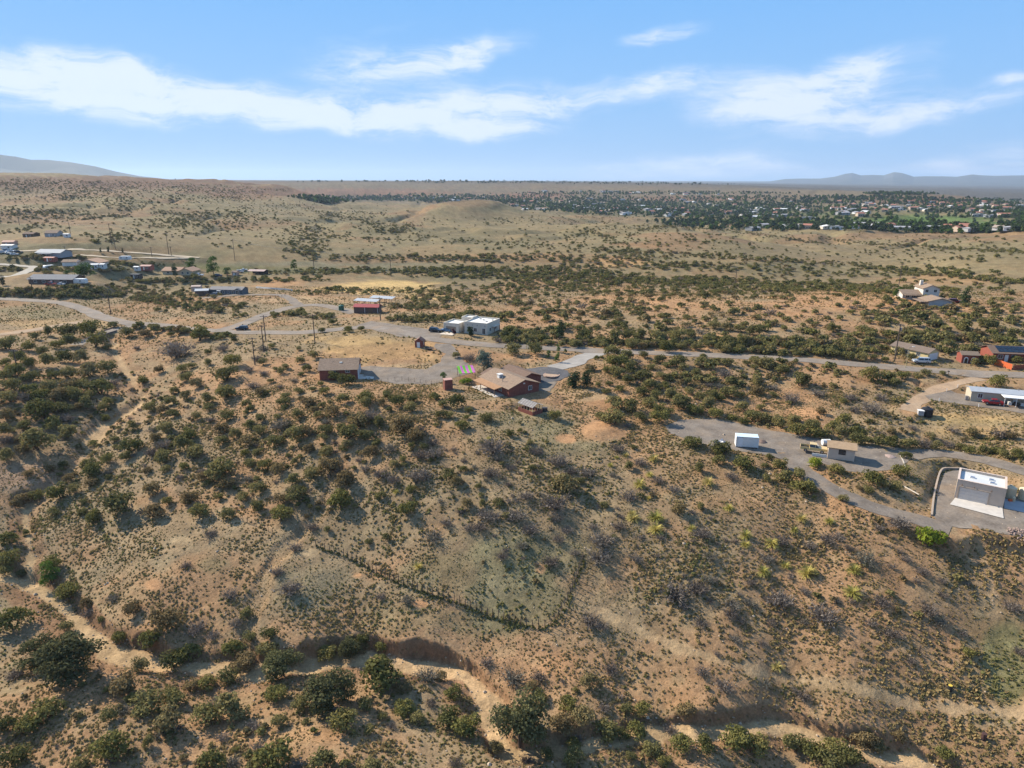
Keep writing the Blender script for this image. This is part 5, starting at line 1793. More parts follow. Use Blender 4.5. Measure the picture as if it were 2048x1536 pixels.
post_fence([(632,1094),(700,1118),(780,1160),(860,1190),(940,1217),(1020,1245),(1090,1256),(1122,1225),(1148,1170),(1166,1118)], 1.1, 1.75, 'weathered wire fence with close wooden posts bent into a corner on the grassy slope', r=.075)
post_fence([(478,1040),(520,1055),(545,1068)], 1.2, 1.3, 'short stretch of wire fence near the central gully')
post_fence([(737,775),(760,766),(800,762),(840,766),(880,772),(895,776)], 2.0, 1.25, 'wire yard fence on the brow beside the brick garage', r=.04)
post_fence([(1085,790),(1120,798),(1122,815),(1095,822)], 1.8, 1.3, 'wire garden fence beside the greenhouse', r=.04, m=STEEL)
post_fence([(640,606),(700,603),(770,598),(830,592),(835,600)], 4.0, 1.3, 'pole corral fence round the dry paddock by the barn', r=.07, m=WOOD, strands=2)
post_fence([(510,598),(545,597),(570,592)], 3.2, 1.3, 'black rail fence beside the blue grey home drive', r=.07, m=BLACK, strands=2)
post_fence([(1878,803),(1916,811),(1957,814)], 5.2, 1.0, 'short white posts along the gravel pad of the cream home', wire=False, r=.09, m=WHITE, name='marker_posts')
post_fence([(1893,783),(1915,775)], 5.0, 1.0, 'short white posts beside the dirt drive', wire=False, r=.08, m=WHITE, name='marker_posts')
board_fence([(512,576),(540,578),(565,580),(585,582)], 'long low white fence beyond the blue grey home', WHITE, .9, 1.6)
post_fence([(200,553),(240,553),(300,556),(360,556)], 4.0, 1.2, 'dark paddock fence below the ranch house', r=.08, m=DARKWOOD, strands=2)

# culvert bridge parapet
h = wall_line('bridge_parapet', [(196,676),(215,669),(234,663)], mat('dark_concrete', (.16, .13, .11), .9, .15, 1), .55, .55, .3, 'dark parapet of the culvert bridge over the dry gully', 'parapet', 1.8)
wall_line('bridge_parapet', [(192,669),(212,661),(230,655)], mat('rust_rail', (.20, .12, .08), .9, .15, 1), .5, .5, .2, 'rusty far parapet of the culvert bridge', 'parapet', 1.0)

# circle planter
p = hit(1103, 751)
t = thing('round_planter', p, 'low round stone planter with dark plants in the asphalt circle', 'planter')
n_ = 26
for k in range(n_):
    a = 2 * math.pi * k / n_
    o = MB().box(-.3, .3, -.16, .16, -.1, .25 + random.uniform(-.04, .04)).build('stone', mat('pink_stone', (.40, .27, .20), .95, .15, 2), t)
    o.location = (2.3 * math.cos(a), 2.3 * math.sin(a), .1); o.rotation_euler = (0, 0, a + math.pi / 2)
MB().cyl(0, 0, 0, .27, 2.2, 2.2, 24).build('gravel_fill', mat('planter_fill', (.36, .25, .17), 1, .15, 2), t)

# barrels and post on the lower slope
for (px, py, m_, lb, cap) in ((1899, 1381, mat('black_drum', (.03, .03, .028), .6, .2, 3), 'small black drum with yellow lid on the bare lower slope', mat('yellow_lid', (.6, .42, .06), .6, .1, 2)),
                              (1967, 1478, mat('rusty_drum', (.07, .035, .03), .8, .3, 3), 'rusty dark drum on the grassy lower slope', None)):
    t = thing('drum', hit(px, py), lb, 'drum')
    MB().cyl(0, 0, -.05, .95, .34, .34, 16).build('body', m_, t)
    for z in (.3, .62): MB().cyl(0, 0, z, z + .04, .36, .36, 16).build('hoop', m_, t)
    MB().cyl(0, 0, .95, 1.0, .36 if cap is None else .3, .34 if cap is None else .28, 16).build('lid', cap or m_, t)
t = tag(MB().box(-.08, .08, -.08, .08, -.3, 1.45).build('wooden_post', DARKWOOD), 'single leaning wooden post on the bare lower slope', 'post')
t.location = hit(1838, 1306); t.rotation_euler = (.05, -.06, .4)

# scrap beside the container, gravel heaps, brush pile
t = thing('scrap_heap', hit(1440, 887), 'heap of pale scrap metal and pipes on the gravel lot', 'scrap')
for k in range(16):
    x, y = random.uniform(-1.2, 1.2), random.uniform(-.9, .9)
    L_ = random.uniform(.5, 1.3)
    a = random.uniform(0, 3.1)
    MB().box(-L_ / 2, L_ / 2, -random.uniform(.1, .35), random.uniform(.1, .35), 0, random.uniform(.15, .5)).build('scrap_piece', random.choice([STEEL, WHITE, OFFWHITE, STEEL]), t)
    o = t.children[-1]; o.location = (x, y, random.uniform(.05, .5)); o.rotation_euler = (random.uniform(-.7, .7), random.uniform(-.7, .7), a)


def heap(name, px, py, r, hgt, m, label, cat, sq=.7):
    n = 26; rings = 7
    v = [(0, 0, hgt)]; f = []
    ph = random.uniform(0, 99)
    for i in range(1, rings + 1):
        for k in range(n):
            a = 2 * math.pi * k / n
            u = i / rings
            rr_ = r * u * (1 + .25 * math.sin(2 * a + ph) + .1 * math.sin(5 * a + ph))
            z = hgt * max(0, (1 - u ** 1.4)) * (1 + .12 * math.sin(7 * a + i * 2)) - .25 * (i == rings)
            v.append((rr_ * math.cos(a), rr_ * sq * math.sin(a), z))
    for k in range(n): f.append((0, 1 + k, 1 + (k + 1) % n))
    for i in range(rings - 1):
        for k in range(n):
            a = 1 + i * n + k; b_ = 1 + i * n + (k + 1) % n
            f.append((a, a + n, b_ + n, b_))
    o = MB().add(v, f).build(name, m, None, True)
    o.location = hit(px, py)
    return tag(o, label, cat)


heap('gravel_heap', 1524, 884, 1.5, .55, mat('brown_gravel', (.15, .105, .085), 1, .25, 3, .4), 'small brown gravel heap beside the white container', 'heap')
heap('gravel_heap', 1780, 913, 1.6, .35, mat('pinkish_gravel', (.33, .24, .20), 1, .2, 3, .4), 'flat pinkish gravel heap beyond the tan shed', 'heap')
t = thing('stone_heap', hit(2044, 1070), 'loose heap of pinkish landscaping stone by the garage yard', 'heap')
st_me = MB().add([(0, 0, .4), (.5, 0, .1), (.1, .45, .15), (-.45, .2, .12), (-.3, -.4, .1), (.25, -.45, .16), (0, 0, -.3)],
                 [(0, 1, 2), (0, 2, 3), (0, 3, 4), (0, 4, 5), (0, 5, 1), (6, 2, 1), (6, 3, 2), (6, 4, 3), (6, 5, 4), (6, 1, 5)]).mesh('stone', mat('pink_rubble', (.27, .195, .165), 1, .2, 3, .6))
for k in range(70):
    r_ = 2.2 * math.sqrt(random.random()); a = random.uniform(0, 6.28)
    o = bpy.data.objects.new('stone', st_me); COL.objects.link(o); o.parent = t
    o.location = (r_ * math.cos(a), r_ * math.sin(a) * 1.2, max(0, .55 - .25 * r_) * random.random() + .08)
    o.rotation_euler = (random.uniform(0, 3), random.uniform(0, 3), a); sc_ = random.uniform(.35, .8); o.scale = (sc_, sc_, sc_)
t = thing('white_tank_trailer', local(SITES['tan_shed'], -.2, 6.6), 'white plastic tank just behind the tan shed', 'tank')
MB().box(-.8, .8, -.6, .6, 0, .3).build('skid', STEEL, t)
MB().tube((-.9, 0, 1.0), (.9, 0, 1.0), .7, .7, 16).build('tank_body', WHITE, t)

# ------------------------------------------------------------------ plants: prototypes
OAK = leafmat('oak_leaves', [(0.127, 0.117, 0.048), (0.166, 0.152, 0.060), (0.213, 0.186, 0.072), (0.243, 0.202, 0.085)], .30)
BRIGHT = leafmat('bright_leaves', [(0.109, 0.105, 0.040), (0.139, 0.133, 0.046), (0.181, 0.166, 0.054), (0.219, 0.186, 0.066)], .28)
RUSSET = leafmat('russet_leaves', [(0.163, 0.120, 0.058), (0.208, 0.151, 0.073), (0.238, 0.175, 0.083), (0.208, 0.175, 0.079)], .28)
GREYTWIG = leafmat('grey_twigs', [(0.154, 0.125, 0.102), (0.193, 0.159, 0.131), (0.224, 0.186, 0.152), (0.180, 0.167, 0.125)], .1)
YUCCA = leafmat('yucca_blades', [(0.291, 0.281, 0.076), (0.412, 0.367, 0.105), (0.515, 0.430, 0.128), (0.446, 0.367, 0.135)], .3)
LIME = leafmat('lime_leaves', [(.14, .19, .03), (.19, .23, .03), (.24, .27, .04), (.27, .29, .045)], .35)
TREE_OAK = leafmat('tree_oak_leaves', [(0.085, 0.083, 0.040), (0.109, 0.108, 0.048), (0.136, 0.130, 0.059)], .2)
SILVER = leafmat('silver_leaves', [(.13, .16, .12), (.17, .20, .15), (.22, .25, .19), (.27, .29, .23)], .25)
TUFT = leafmat('sage_tufts', [(0.219, 0.169, 0.078), (0.267, 0.204, 0.091), (0.326, 0.240, 0.109), (0.382, 0.267, 0.123)], .35)
TUFT_G = leafmat('green_tufts', [(0.148, 0.144, 0.056), (0.183, 0.177, 0.067), (0.227, 0.212, 0.080), (0.261, 0.231, 0.093)], .35)
TREE_D = leafmat('conifer_leaves', [(0.045, 0.062, 0.030), (0.060, 0.079, 0.036), (0.077, 0.096, 0.042)], .15)
TREE_G = leafmat('garden_leaves', [(0.057, 0.097, 0.023), (0.077, 0.125, 0.029), (0.104, 0.160, 0.036)], .35)
PURPLE = leafmat('plum_leaves', [(.05, .018, .025), (.07, .025, .033), (.08, .030, .04)], .2)
BARK = mat('bark', (.085, .065, .05), .95, .25, 3)


def unit(v):
    return v / np.maximum(np.linalg.norm(v, axis=-1, keepdims=True), 1e-9)


def quads(C, Nrm, size, rng, aspect=1.0):
    """small leaf-clump quads at C, roughly facing Nrm"""
    n = len(C)
    Nn = unit(Nrm + rng.normal(0, .75, (n, 3)))
    a = unit(np.cross(Nn, rng.normal(0, 1, (n, 3))))
    b = np.cross(Nn, a)
    s = (size * rng.uniform(.6, 1.35, n))[:, None]
    V = np.stack([C - a * s - b * s * aspect, C + a * s - b * s * aspect * .6, C + a * s * .7 + b * s * aspect, C - a * s * .8 + b * s * aspect * .8], 1)
    return V.reshape(-1, 3), np.arange(4 * n).reshape(-1, 4)


def crown(seed, nlobe, nleaf, size, width=1.0, height=.75, base=.0, flat=1.0, spread=.33, lobe=(.16, .30), fill=.25):
    """uneven crown of leaf clumps, about 1 wide, standing on z = base"""
    rng = np.random.default_rng(seed)
    L = []
    for k in range(nlobe):
        a = rng.uniform(0, 2 * np.pi); r = spread * np.sqrt(rng.uniform(0, 1))
        rad = rng.uniform(*lobe)
        z = base + rad * .7 + rng.uniform(0, 1) ** 1.2 * (height - rad * 1.5) * (1 - (r / (spread + .12)) ** 2 * .7)
        L.append((r * np.cos(a) * width, r * np.sin(a) * width, z, rad))
    L = np.array(L)
    pick = rng.choice(nlobe, nleaf, p=L[:, 3] ** 2 / (L[:, 3] ** 2).sum())
    d = unit(rng.normal(0, 1, (nleaf, 3)))
    d[:, 2] = np.where(d[:, 2] < -.35, -d[:, 2], d[:, 2])
    rr_ = np.where(rng.uniform(0, 1, nleaf) < fill, rng.uniform(.3, .9, nleaf), rng.uniform(.82, 1.12, nleaf))
    C = L[pick, :3] + d * (L[pick, 3] * rr_)[:, None] * np.array([1, 1, .85])
    C[:, 2] = np.maximum(C[:, 2], base + size * .4)
    return quads(C, d + np.array([0, 0, .25]), size, rng)


def twigs(seed, n, height=.7, width=1.0, thick=.012, leaf=0, leafsize=.03):
    rng = np.random.default_rng(seed)
    V = []; Fc = []
    for k in range(n):
        a = rng.uniform(0, 2 * np.pi); r0 = rng.uniform(0, .22)
        p = np.array([r0 * np.cos(a), r0 * np.sin(a), rng.uniform(0, .15)])
        el_ = rng.uniform(.25, 1.35); aa = a + rng.normal(0, .6)
        d = np.array([np.cos(aa) * np.cos(el_), np.sin(aa) * np.cos(el_), np.sin(el_)])
        L = rng.uniform(.3, .52) * (1 if el_ < .9 else height * 1.2)
        for sgm in range(2):
            q = p + d * L * .5
            s = np.cross(d, rng.normal(0, 1, 3)); s /= np.linalg.norm(s)
            w = thick * (1.3 - .5 * sgm)
            i = len(V)
            V += [p - s * w, p + s * w, q + s * w * .7, q - s * w * .7]
            Fc.append((i, i + 1, i + 2, i + 3))
            for tw in range(2):
                d2 = d + rng.normal(0, .55, 3); d2 /= np.linalg.norm(d2)
                q2 = q + d2 * L * .4
                s2 = np.cross(d2, rng.normal(0, 1, 3)); s2 /= np.linalg.norm(s2)
                i = len(V)
                V += [q - s2 * w * .8, q + s2 * w * .8, q2 + s2 * w * .5, q2 - s2 * w * .5]
                Fc.append((i, i + 1, i + 2, i + 3))
            p = q; d = d + rng.normal(0, .25, 3); d /= np.linalg.norm(d)
    V = np.array(V); Fc = np.array(Fc)
    V[:, 2] = np.maximum(V[:, 2], .01)
    if leaf:
        rng2 = np.random.default_rng(seed + 5)
        C = V[rng2.integers(0, len(V), leaf)] + rng2.normal(0, .03, (leaf, 3))
        C[:, 2] = np.maximum(C[:, 2], .02)
        v2, f2 = quads(C, C, leafsize, rng2)
        Fc = np.vstack([Fc, f2 + len(V)]); V = np.vstack([V, v2])
    return V, Fc


def blades(seed, n, width=.02, droop=.5):
    rng = np.random.default_rng(seed)
    V = []; Fc = []
    for k in range(n):
        a = rng.uniform(0, 2 * np.pi); el_ = rng.uniform(.15, 1.45)
        L = rng.uniform(.42, .60)
        h = np.array([np.cos(a), np.sin(a), 0])
        s = np.array([-np.sin(a), np.cos(a), 0]) * width
        p0 = h * .03
        p1 = p0 + (h * np.cos(el_) + np.array([0, 0, np.sin(el_)])) * L * .6
        p2 = p1 + (h * np.cos(el_ - droop) + np.array([0, 0, np.sin(el_ - droop)])) * L * .5
        p2[2] = max(p2[2], .01)
        i = len(V)
        V += [p0 - s, p0 + s, p1 + s * .9, p1 - s * .9, p2 + s * .15, p2 - s * .15]
        Fc += [(i, i + 1, i + 2, i + 3), (i + 3, i + 2, i + 4, i + 5)]
    return np.array(V), np.array(Fc)


def stems(seed, n=5, h=.4, r=.02, spread=.22):
    rng = random.Random(seed)
    m = MB()
    for k in range(n):
        a = rng.uniform(0, 6.28)
        m.tube((0.02 * math.cos(a), .02 * math.sin(a), -.05), (spread * math.cos(a), spread * math.sin(a), h * rng.uniform(.8, 1.1)), r, r * .5, 5)
    return m.mesh('stem', BARK)


def trunk(seed, h=.45, r=.03, limbs=6):
    rng = random.Random(seed)
    m = MB()
    p = Vector((0, 0, -.04)); top = Vector((rng.uniform(-.03, .03), rng.uniform(-.03, .03), h))
    m.tube(p, top, r, r * .6, 8)
    for k in range(limbs):
        a = 6.28 * k / limbs + rng.uniform(-.4, .4)
        q = p.lerp(top, rng.uniform(.55, 1))
        m.tube(q, q + Vector((math.cos(a) * .25, math.sin(a) * .25, rng.uniform(.12, .3))), r * .5, r * .15, 6)
    return m.mesh('trunk', BARK)


PROTO = {}
for key, mt in (('oak', OAK), ('bright', BRIGHT), ('russet', RUSSET)):
    PROTO[key] = [np_mesh('foliage', *crown(100 + 7 * k + (len(key) * 31), 13 + k % 4, 1000, .0275, 1, .62 + .06 * (k % 3), lobe=(.13, .26)), mt) for k in range(6)]
    PROTO[key + '_lo'] = [np_mesh('foliage', *crown(300 + 7 * k + (len(key) * 31), 8, 150, .075, 1, .62), mt) for k in range(4)]
PROTO['grey'] = [np_mesh('foliage', *twigs(40 + k, 95, .6, 1, .0085, 160, .028), GREYTWIG) for k in range(5)]
PROTO['grey_lo'] = [np_mesh('foliage', *twigs(60 + k, 34, .6, 1, .016, 40, .05), GREYTWIG) for k in range(3)]
PROTO['yucca'] = [np_mesh('blades', *blades(70 + k, 150, .016, .5 + .1 * k), YUCCA) for k in range(4)]
PROTO['lime'] = [np_mesh('foliage', *crown(500 + k, 12, 700, .038, 1, .75), LIME) for k in range(3)]
PROTO['tree'] = [np_mesh('crown', *crown(600 + k, 26, 4200, .0165, 1, .95, .03, spread=.36, lobe=(.11, .21), fill=.35), TREE_OAK) for k in range(4)]
PROTO['gtree'] = [np_mesh('crown', *crown(650 + k, 18, 1700, .022, 1, 1.15, .10, spread=.30, lobe=(.12, .22)), TREE_G) for k in range(3)]
PROTO['silver'] = [np_mesh('crown', *crown(690, 16, 1700, .022, 1, 1.15, .05, spread=.32, lobe=(.12, .22)), SILVER)]
PROTO['juniper'] = [np_mesh('crown', *crown(700 + k, 16, 1700, .023, .8, 1.25, .02, spread=.24, lobe=(.13, .22)), TREE_D) for k in range(3)]
PROTO['plum'] = [np_mesh('crown', *crown(720, 9, 500, .04, .8, 1.3, .3, spread=.2, lobe=(.16, .25)), PURPLE)]
STEMS = [stems(k) for k in range(4)]
TRUNKS = [trunk(k) for k in range(4)]

# ------------------------------------------------------------------ plants: where each one stands
# (x, y, width) in enlarged views of the photograph; kind letters: g oak, b bright, r russet, e grey, y yucca, T tree, l lime
REG = {'A': (0, 640, 3.938), 'B': (500, 640, 3.938), 'C': (1010, 640, 3.938), 'D': (1520, 640, 3.879), 'E': (0, 1000, 2.866), 'F': (680, 1000, 2.866), 'G': (1348, 1000, 2.866)}
KIND = {'g': 'oak', 'b': 'bright', 'r': 'russet', 'e': 'grey', 'y': 'yucca', 'T': 'tree', 'l': 'lime'}
LIST = {
'A': """g60,190,180 g270,135,90 g370,105,110 g540,105,180 b720,80,190 b890,40,90 g1070,50,60 g1225,75,90 g1330,75,70 g1340,115,60 g1000,105,130 r1150,105,120 g1460,85,90 b1570,120,190 b750,170,190 g850,215,80
b1120,480,120 r1270,390,100 e1400,240,240 b1650,255,70 e1760,225,100 g1850,160,90 g1630,340,90 b1440,385,100 g1510,360,80 g1470,450,130 b1840,330,160 g1780,430,200 r1560,500,120 e1960,390,90 g1380,560,90
g1340,640,110 r1460,600,110 g1640,620,110 b1780,570,180 g1940,660,100 e2000,510,110 g1190,690,130 r1300,700,120 g1370,735,110 g1060,835,110 e1200,860,90 g1320,850,150 r1220,930,110 g1340,900,110 g1550,760,90 g1650,690,90
g1790,750,150 e1660,780,80 r1750,860,140 g1860,900,110 g1960,835,100 g1970,700,80 b1480,920,140 g1440,980,170 e1300,970,140 g1750,950,120 r1960,950,150 g1530,1050,190 e1190,1040,110 g1280,1080,160 g1000,1080,100 b1040,1000,170
g900,940,70 b860,1100,110 g700,1130,140 b740,1180,170 r720,1280,120 e850,1190,90 g1310,1170,90 b1450,1150,90 r1160,1180,80 g1730,1190,250 r1790,1290,140 b1930,1050,80 g1970,1130,110 r1200,1340,150 b480,1360,190 g590,1330,110
r540,1250,100 b300,1380,120 r160,1420,150 g660,1435,70 g430,1510,100 b1320,1430,100 g960,1450,300 e880,1400,100 r1480,1410,150 b1580,1500,170 b1720,1390,80 g1790,1520,120 g1920,1390,110 r2010,1450,90 e1960,1250,90 g650,1510,80
g750,1520,90 e1120,1510,60 g1220,1500,120 b830,780,90 b850,650,110 g820,690,100 b40,340,100 b150,310,130 b250,210,130 g350,250,120 b460,190,130 g560,170,150 r640,300,160 b520,300,150 g380,330,150 b230,350,120 b120,400,170
g40,450,140 g260,450,150 b430,440,110 g560,420,150 r700,400,180 g840,380,160 e900,490,80 b800,540,200 g660,520,160 r540,520,160 g400,540,150 b240,540,170 g100,530,150 g60,620,160 e200,600,120 b320,600,160 r460,600,180 g580,600,170
g700,600,100 r640,680,120 g700,660,150 g500,690,150 b340,720,240 b420,820,170 g530,890,180 e520,770,130 r60,750,130 g180,830,150 g50,870,140 e60,940,120 r160,930,120 g300,960,260 g290,1030,220 r190,1010,120 g80,1070,150
r600,560,150 b440,690,110 g260,690,100 b730,970,90 g500,1140,90 r240,1210,90 r400,1180,100 e1380,200,90 e1080,220,60 r1600,1240,110 g2020,1040,90 e1590,1190,80 e1420,1240,70 e2000,820,60 r560,930,90""",
'B': """g560,85,70 b775,75,95 g870,70,65 g740,110,40 b660,15,90 g390,225,55 g510,280,100 g400,325,85 b450,385,90 b400,425,65 g285,365,70 g205,385,55 g245,405,80 e110,415,80 g160,480,60 e350,475,60 g435,490,45 b560,500,65
g490,545,65 g385,555,90 r85,575,90 b590,560,100 g280,600,110 g270,650,120 r400,620,80 r470,645,130 e240,525,50 g570,670,80 g740,630,120 r660,720,140 g370,750,110 g540,750,90 r500,700,90 e600,800,80 g215,765,70 e245,830,150
g90,775,100 g20,700,70 g80,870,110 g15,820,50 g200,960,150 g40,960,120 g370,910,170 r450,880,120 g600,870,130 g580,920,90 g720,850,100 g780,890,180 b910,610,150 g920,660,130 r860,790,200 e960,750,170 g1000,810,130 g900,910,150
g1090,590,110 r1035,655,90 b1160,650,140 b1270,620,110 g1270,690,110 r1190,830,240 e1330,870,110 r1310,920,160 g1090,705,65 b1460,600,110 g1520,660,100 b1620,650,170 g1500,740,100 g1570,750,90 b1715,710,75 b1710,770,55
b1670,830,130 g1860,770,130 e1440,960,100 g1000,960,90 r940,1040,150 e1100,1010,130 b1280,990,70 g1370,1000,80 b1210,1100,65 e1450,1050,150 e1340,1060,120 r460,1010,120 g590,1050,150 r760,985,110 e670,960,60 g300,1070,55
g360,1120,80 b120,1140,130 r230,1170,140 r640,1140,200 g500,1220,150 r740,1260,200 g340,1270,130 e910,1170,80 g1140,1140,90 e1130,1260,120 e1040,1210,130 e1340,1220,190 g1570,1210,130 r1620,1270,100 b1680,1170,75 e1900,1200,130
b1270,1340,90 g1030,1380,100 b720,1420,220 b1240,1450,160 g70,1330,150 g380,1370,180 r250,1400,140 g60,1480,130 g240,1490,170 g470,1470,60 g60,1250,70 g15,1120,60 e860,1100,70 e1920,1000,220 y1880,930,50 g2030,880,70
e1960,1090,90 g1790,1310,70 y1150,1350,50 r1700,1450,100 g1840,1450,80 g1960,1430,100 b650,450,130 b760,480,150 g700,440,90 b820,470,140 g110,330,90 e60,300,100 r60,500,110 g120,580,60 g170,210,70 e100,220,90 g1630,280,80 e1730,300,110""",
'C': """b40,900,90 b120,870,45 b395,750,125 g20,985,60 g205,965,60 e250,1030,120 e420,1110,160 e40,1160,70 g220,1165,70 g870,660,170 g980,680,170 g940,715,50 g860,770,190 g760,760,110 g1070,770,120 b1220,765,170 b1200,700,130
g1140,650,150 g1250,640,110 e960,830,60 b1480,960,160 g1430,975,70 b1700,1030,190 g1650,1030,80 g1680,1110,110 b1890,1140,190 g1840,1120,100 g1515,1175,110 g2030,1150,60 y1170,1085,100 y1140,1210,70 y950,1060,60 y880,1080,40
y830,1140,50 y935,1180,60 g970,1150,100 e1060,1120,110 y1060,1290,110 y1600,1270,110 y1760,1470,90 g1530,1470,80 r1350,1500,150 e890,1010,120 e1780,1230,100 e1330,1330,100 e970,1390,150 e1200,1260,100 r480,1290,230 g590,1270,90
e170,1380,130 e390,1440,210 e80,1500,100 e30,1290,60 g780,1460,90 e650,1200,130 e520,1190,100 g1010,1000,60 y1130,1400,50 e850,1220,60 y1000,1520,70 y1170,1520,100 b735,510,60 b825,500,70 b900,540,90 g800,565,80 b720,300,50
b760,290,40 g850,260,150 g960,280,120 g1090,280,90 b880,330,200 g980,340,100 g1000,350,130 b800,390,90 g880,410,140 g1000,400,130 g1150,370,90 g1080,440,150 b870,450,100 g960,470,110 g1230,440,90 g1290,460,90 g1230,310,110
g1370,330,140 g1400,370,110 g1540,330,110 b1560,290,60 g1750,340,120 g1670,320,70 g1900,340,70 g1960,370,70 g1990,340,90 g1510,420,110 g1600,450,90 e1740,420,130 g1790,480,110 g1970,490,120 g1440,490,100 e1690,520,80 e1600,510,60
g1120,510,150 g1200,530,110 b1080,570,120 g1180,600,120 g1300,600,150 g1400,650,200 g1450,560,100 g1540,600,100 g1600,690,150 b1500,710,150 g1400,710,180 g1270,720,120 b1660,740,140 b1790,770,100 b1700,620,80 g1850,680,150
g1950,760,150 b1880,800,100 g2000,790,120 g1760,570,170 g1850,590,70 g2010,690,80 g230,105,80 g230,155,80 g325,180,80 g440,190,90 g540,190,110 b620,120,150 g760,160,130 g860,140,150 g960,130,110 g870,190,100 g990,200,110
r1080,210,90 g1180,180,90 b1290,225,150 g1400,210,80 g1510,210,110 g1600,190,100 g1690,220,100 g1740,240,100 g1850,220,80 g1900,210,110 g2000,230,90 g1050,120,140 g1200,130,140 g1350,130,160 g1460,110,100 g1600,150,120 g1740,170,120
g1880,170,130 g1640,40,120 r1750,60,110 g1840,70,100 g1960,90,140 b100,140,100 g230,240,160 g60,240,150 g20,260,90 b40,90,120 b60,150,110 g150,150,90 g110,240,90 r1990,560,110 g1650,600,120""",
'D': """g40,260,40 g170,265,80 g290,265,80 b370,270,40 g80,230,90 b450,250,110 g560,260,120 g680,280,110 g790,290,120 g880,290,80 r900,310,60 b970,310,70 g1080,250,110 g1180,290,90 g40,350,130 g160,390,120 g200,420,70 g310,470,180
g570,510,70 g590,410,50 e700,600,110 g640,630,70 e720,690,90 b860,440,170 g980,440,150 g1050,490,120 g930,490,60 b1110,430,110 g1220,440,80 g1280,410,80 g1410,415,60 b1840,495,150 e940,600,90 r470,710,90 e450,570,110 e320,530,90
e100,520,90 g100,580,70 e240,610,120 e860,680,170 g40,770,150 g140,800,130 g250,770,130 b280,860,160 g400,830,150 b420,880,130 g500,880,120 b560,830,150 g620,870,120 g690,830,120 b750,880,150 g740,930,130 g830,940,120 g920,950,130
b1010,950,130 g1110,960,130 g1170,960,100 b640,780,160 r1010,860,90 e1280,960,120 g1360,980,100 e1450,960,90 b1620,1010,110 g1730,1010,130 b1820,1010,100 g1900,1040,110 b1990,1050,110 g1550,980,90 l1140,1000,90 b1130,1050,100
r1510,1100,50 l415,1110,110 b590,1150,140 b870,1240,170 g950,1270,120 g1060,1300,110 b1090,1170,150 g1090,1220,90 r770,1300,60 g840,1330,90 g640,1380,100 b170,1130,140 g40,1130,70 g60,1230,90 g190,1230,150 g310,1200,140 b330,1290,190
g400,1320,90 g70,1060,80 y420,1370,50 g190,60,80 g540,70,100 g600,60,70 g860,100,130 g920,160,50 g800,80,120 b1000,110,110 g1220,170,90 g1180,110,80 g1250,110,70 g1340,130,80 g1480,140,90 g1520,210,60 g1600,240,80 e1690,190,80
g1900,220,70 g1560,60,150 r1700,110,90 g1730,30,110 g1830,150,130 g1960,130,120 g1650,150,110 e1860,880,150 r1950,900,100 r1650,880,110 g1660,900,60 e1500,850,90 b1780,320,120 b1700,310,110 g1650,330,90 b1980,310,90 g1740,350,80 r1330,900,80 e1180,830,80""",
'E': """b310,70,70 b550,100,110 g590,120,90 g470,65,55 r700,40,110 r890,70,130 b1140,80,120 g1310,85,90 b1620,80,140 g1490,50,90 e1210,190,80 e1070,370,60 e1660,500,140 e1320,540,90 e1590,410,80 e1690,270,80 g1870,170,60 e1790,155,80
g1420,660,90 e1350,700,90 b50,220,120 b60,340,130 g30,410,90 b150,190,50 g260,340,100 b300,370,120 b400,530,140 g450,570,130 r500,590,90 e520,640,90 g580,690,50 b80,690,200 g390,730,90 b690,790,100 r760,620,110 r960,670,210
b860,800,150 e1220,770,80 b1000,920,160 b1090,870,130 b1340,850,130 g1430,790,90 b1540,760,110 g1540,860,140 b1870,880,120 r1390,930,160 b1590,1110,140 g1350,1180,210 g1190,1220,180 b1190,1050,110 g1310,1010,130 g1730,1170,120
b1970,1270,180 g1000,1120,160 g860,1160,190 r940,1280,200 r740,1050,190 r810,960,120 g620,1240,110 b640,1430,220 g460,1510,110 g860,1390,80 b290,1200,180 b170,1280,150 b40,1290,130 b90,1460,180 e1450,1290,90 g1610,1270,100
e1280,1360,80 b1220,1500,170 b1560,1490,260 g1860,1500,180 e1340,1500,90 r1050,1480,70 e1480,1420,90 b1350,1430,50 e1240,1160,90 e700,1200,90 b760,1130,80 g130,420,60 e90,1000,90 r1100,1060,90 e900,730,90 e1130,730,110 e650,560,70""",
'F': """b385,50,120 g40,30,100 e690,65,50 e870,90,110 e1010,80,110 e1090,170,100 g1190,60,110 e1040,260,80 e930,320,70 e1210,350,100 e1500,230,140 e1480,320,150 e1450,150,60 e1600,150,80 y1680,95,80 y1810,90,100 y1810,160,90 y450,375,60
e530,210,110 g270,210,70 g160,240,55 e1440,690,120 e1510,720,70 e390,570,80 e235,550,60 e1930,530,170 g1870,540,80 b130,790,100 b230,830,120 r130,850,80 g60,850,130 e840,920,80 e990,1010,130 e1140,1010,90 r1430,1040,120 e1555,970,90
r1100,1060,80 b1350,1090,40 r220,1080,200 b240,1000,280 r360,1060,110 g150,1170,110 b30,1290,110 b370,1190,150 g240,1240,70 e500,1000,130 r570,1010,90 b650,1110,110 e520,1160,75 b640,1250,170 b750,1310,190 g450,1260,110
b1140,1130,100 r1270,1300,160 b1300,1170,120 r1400,1250,150 g1520,1330,170 b1620,1340,100 b1700,1320,130 b1740,1200,110 g1640,1190,90 e1510,1180,80 r1980,1200,120 e1890,1310,70 g1940,1420,130 g1790,1440,130 b1870,1510,100 g1190,1450,90
g1330,1470,140 e1070,1490,90 r900,1430,100 e660,1500,80 g190,1530,130 g1670,1470,80 b1340,1400,90 e300,1290,70 g160,1320,80 e800,150,90 e730,160,70 e1240,100,90 e820,80,80 e610,130,70 e1300,170,70 e1350,300,60 e1700,330,80 e1250,220,70""",
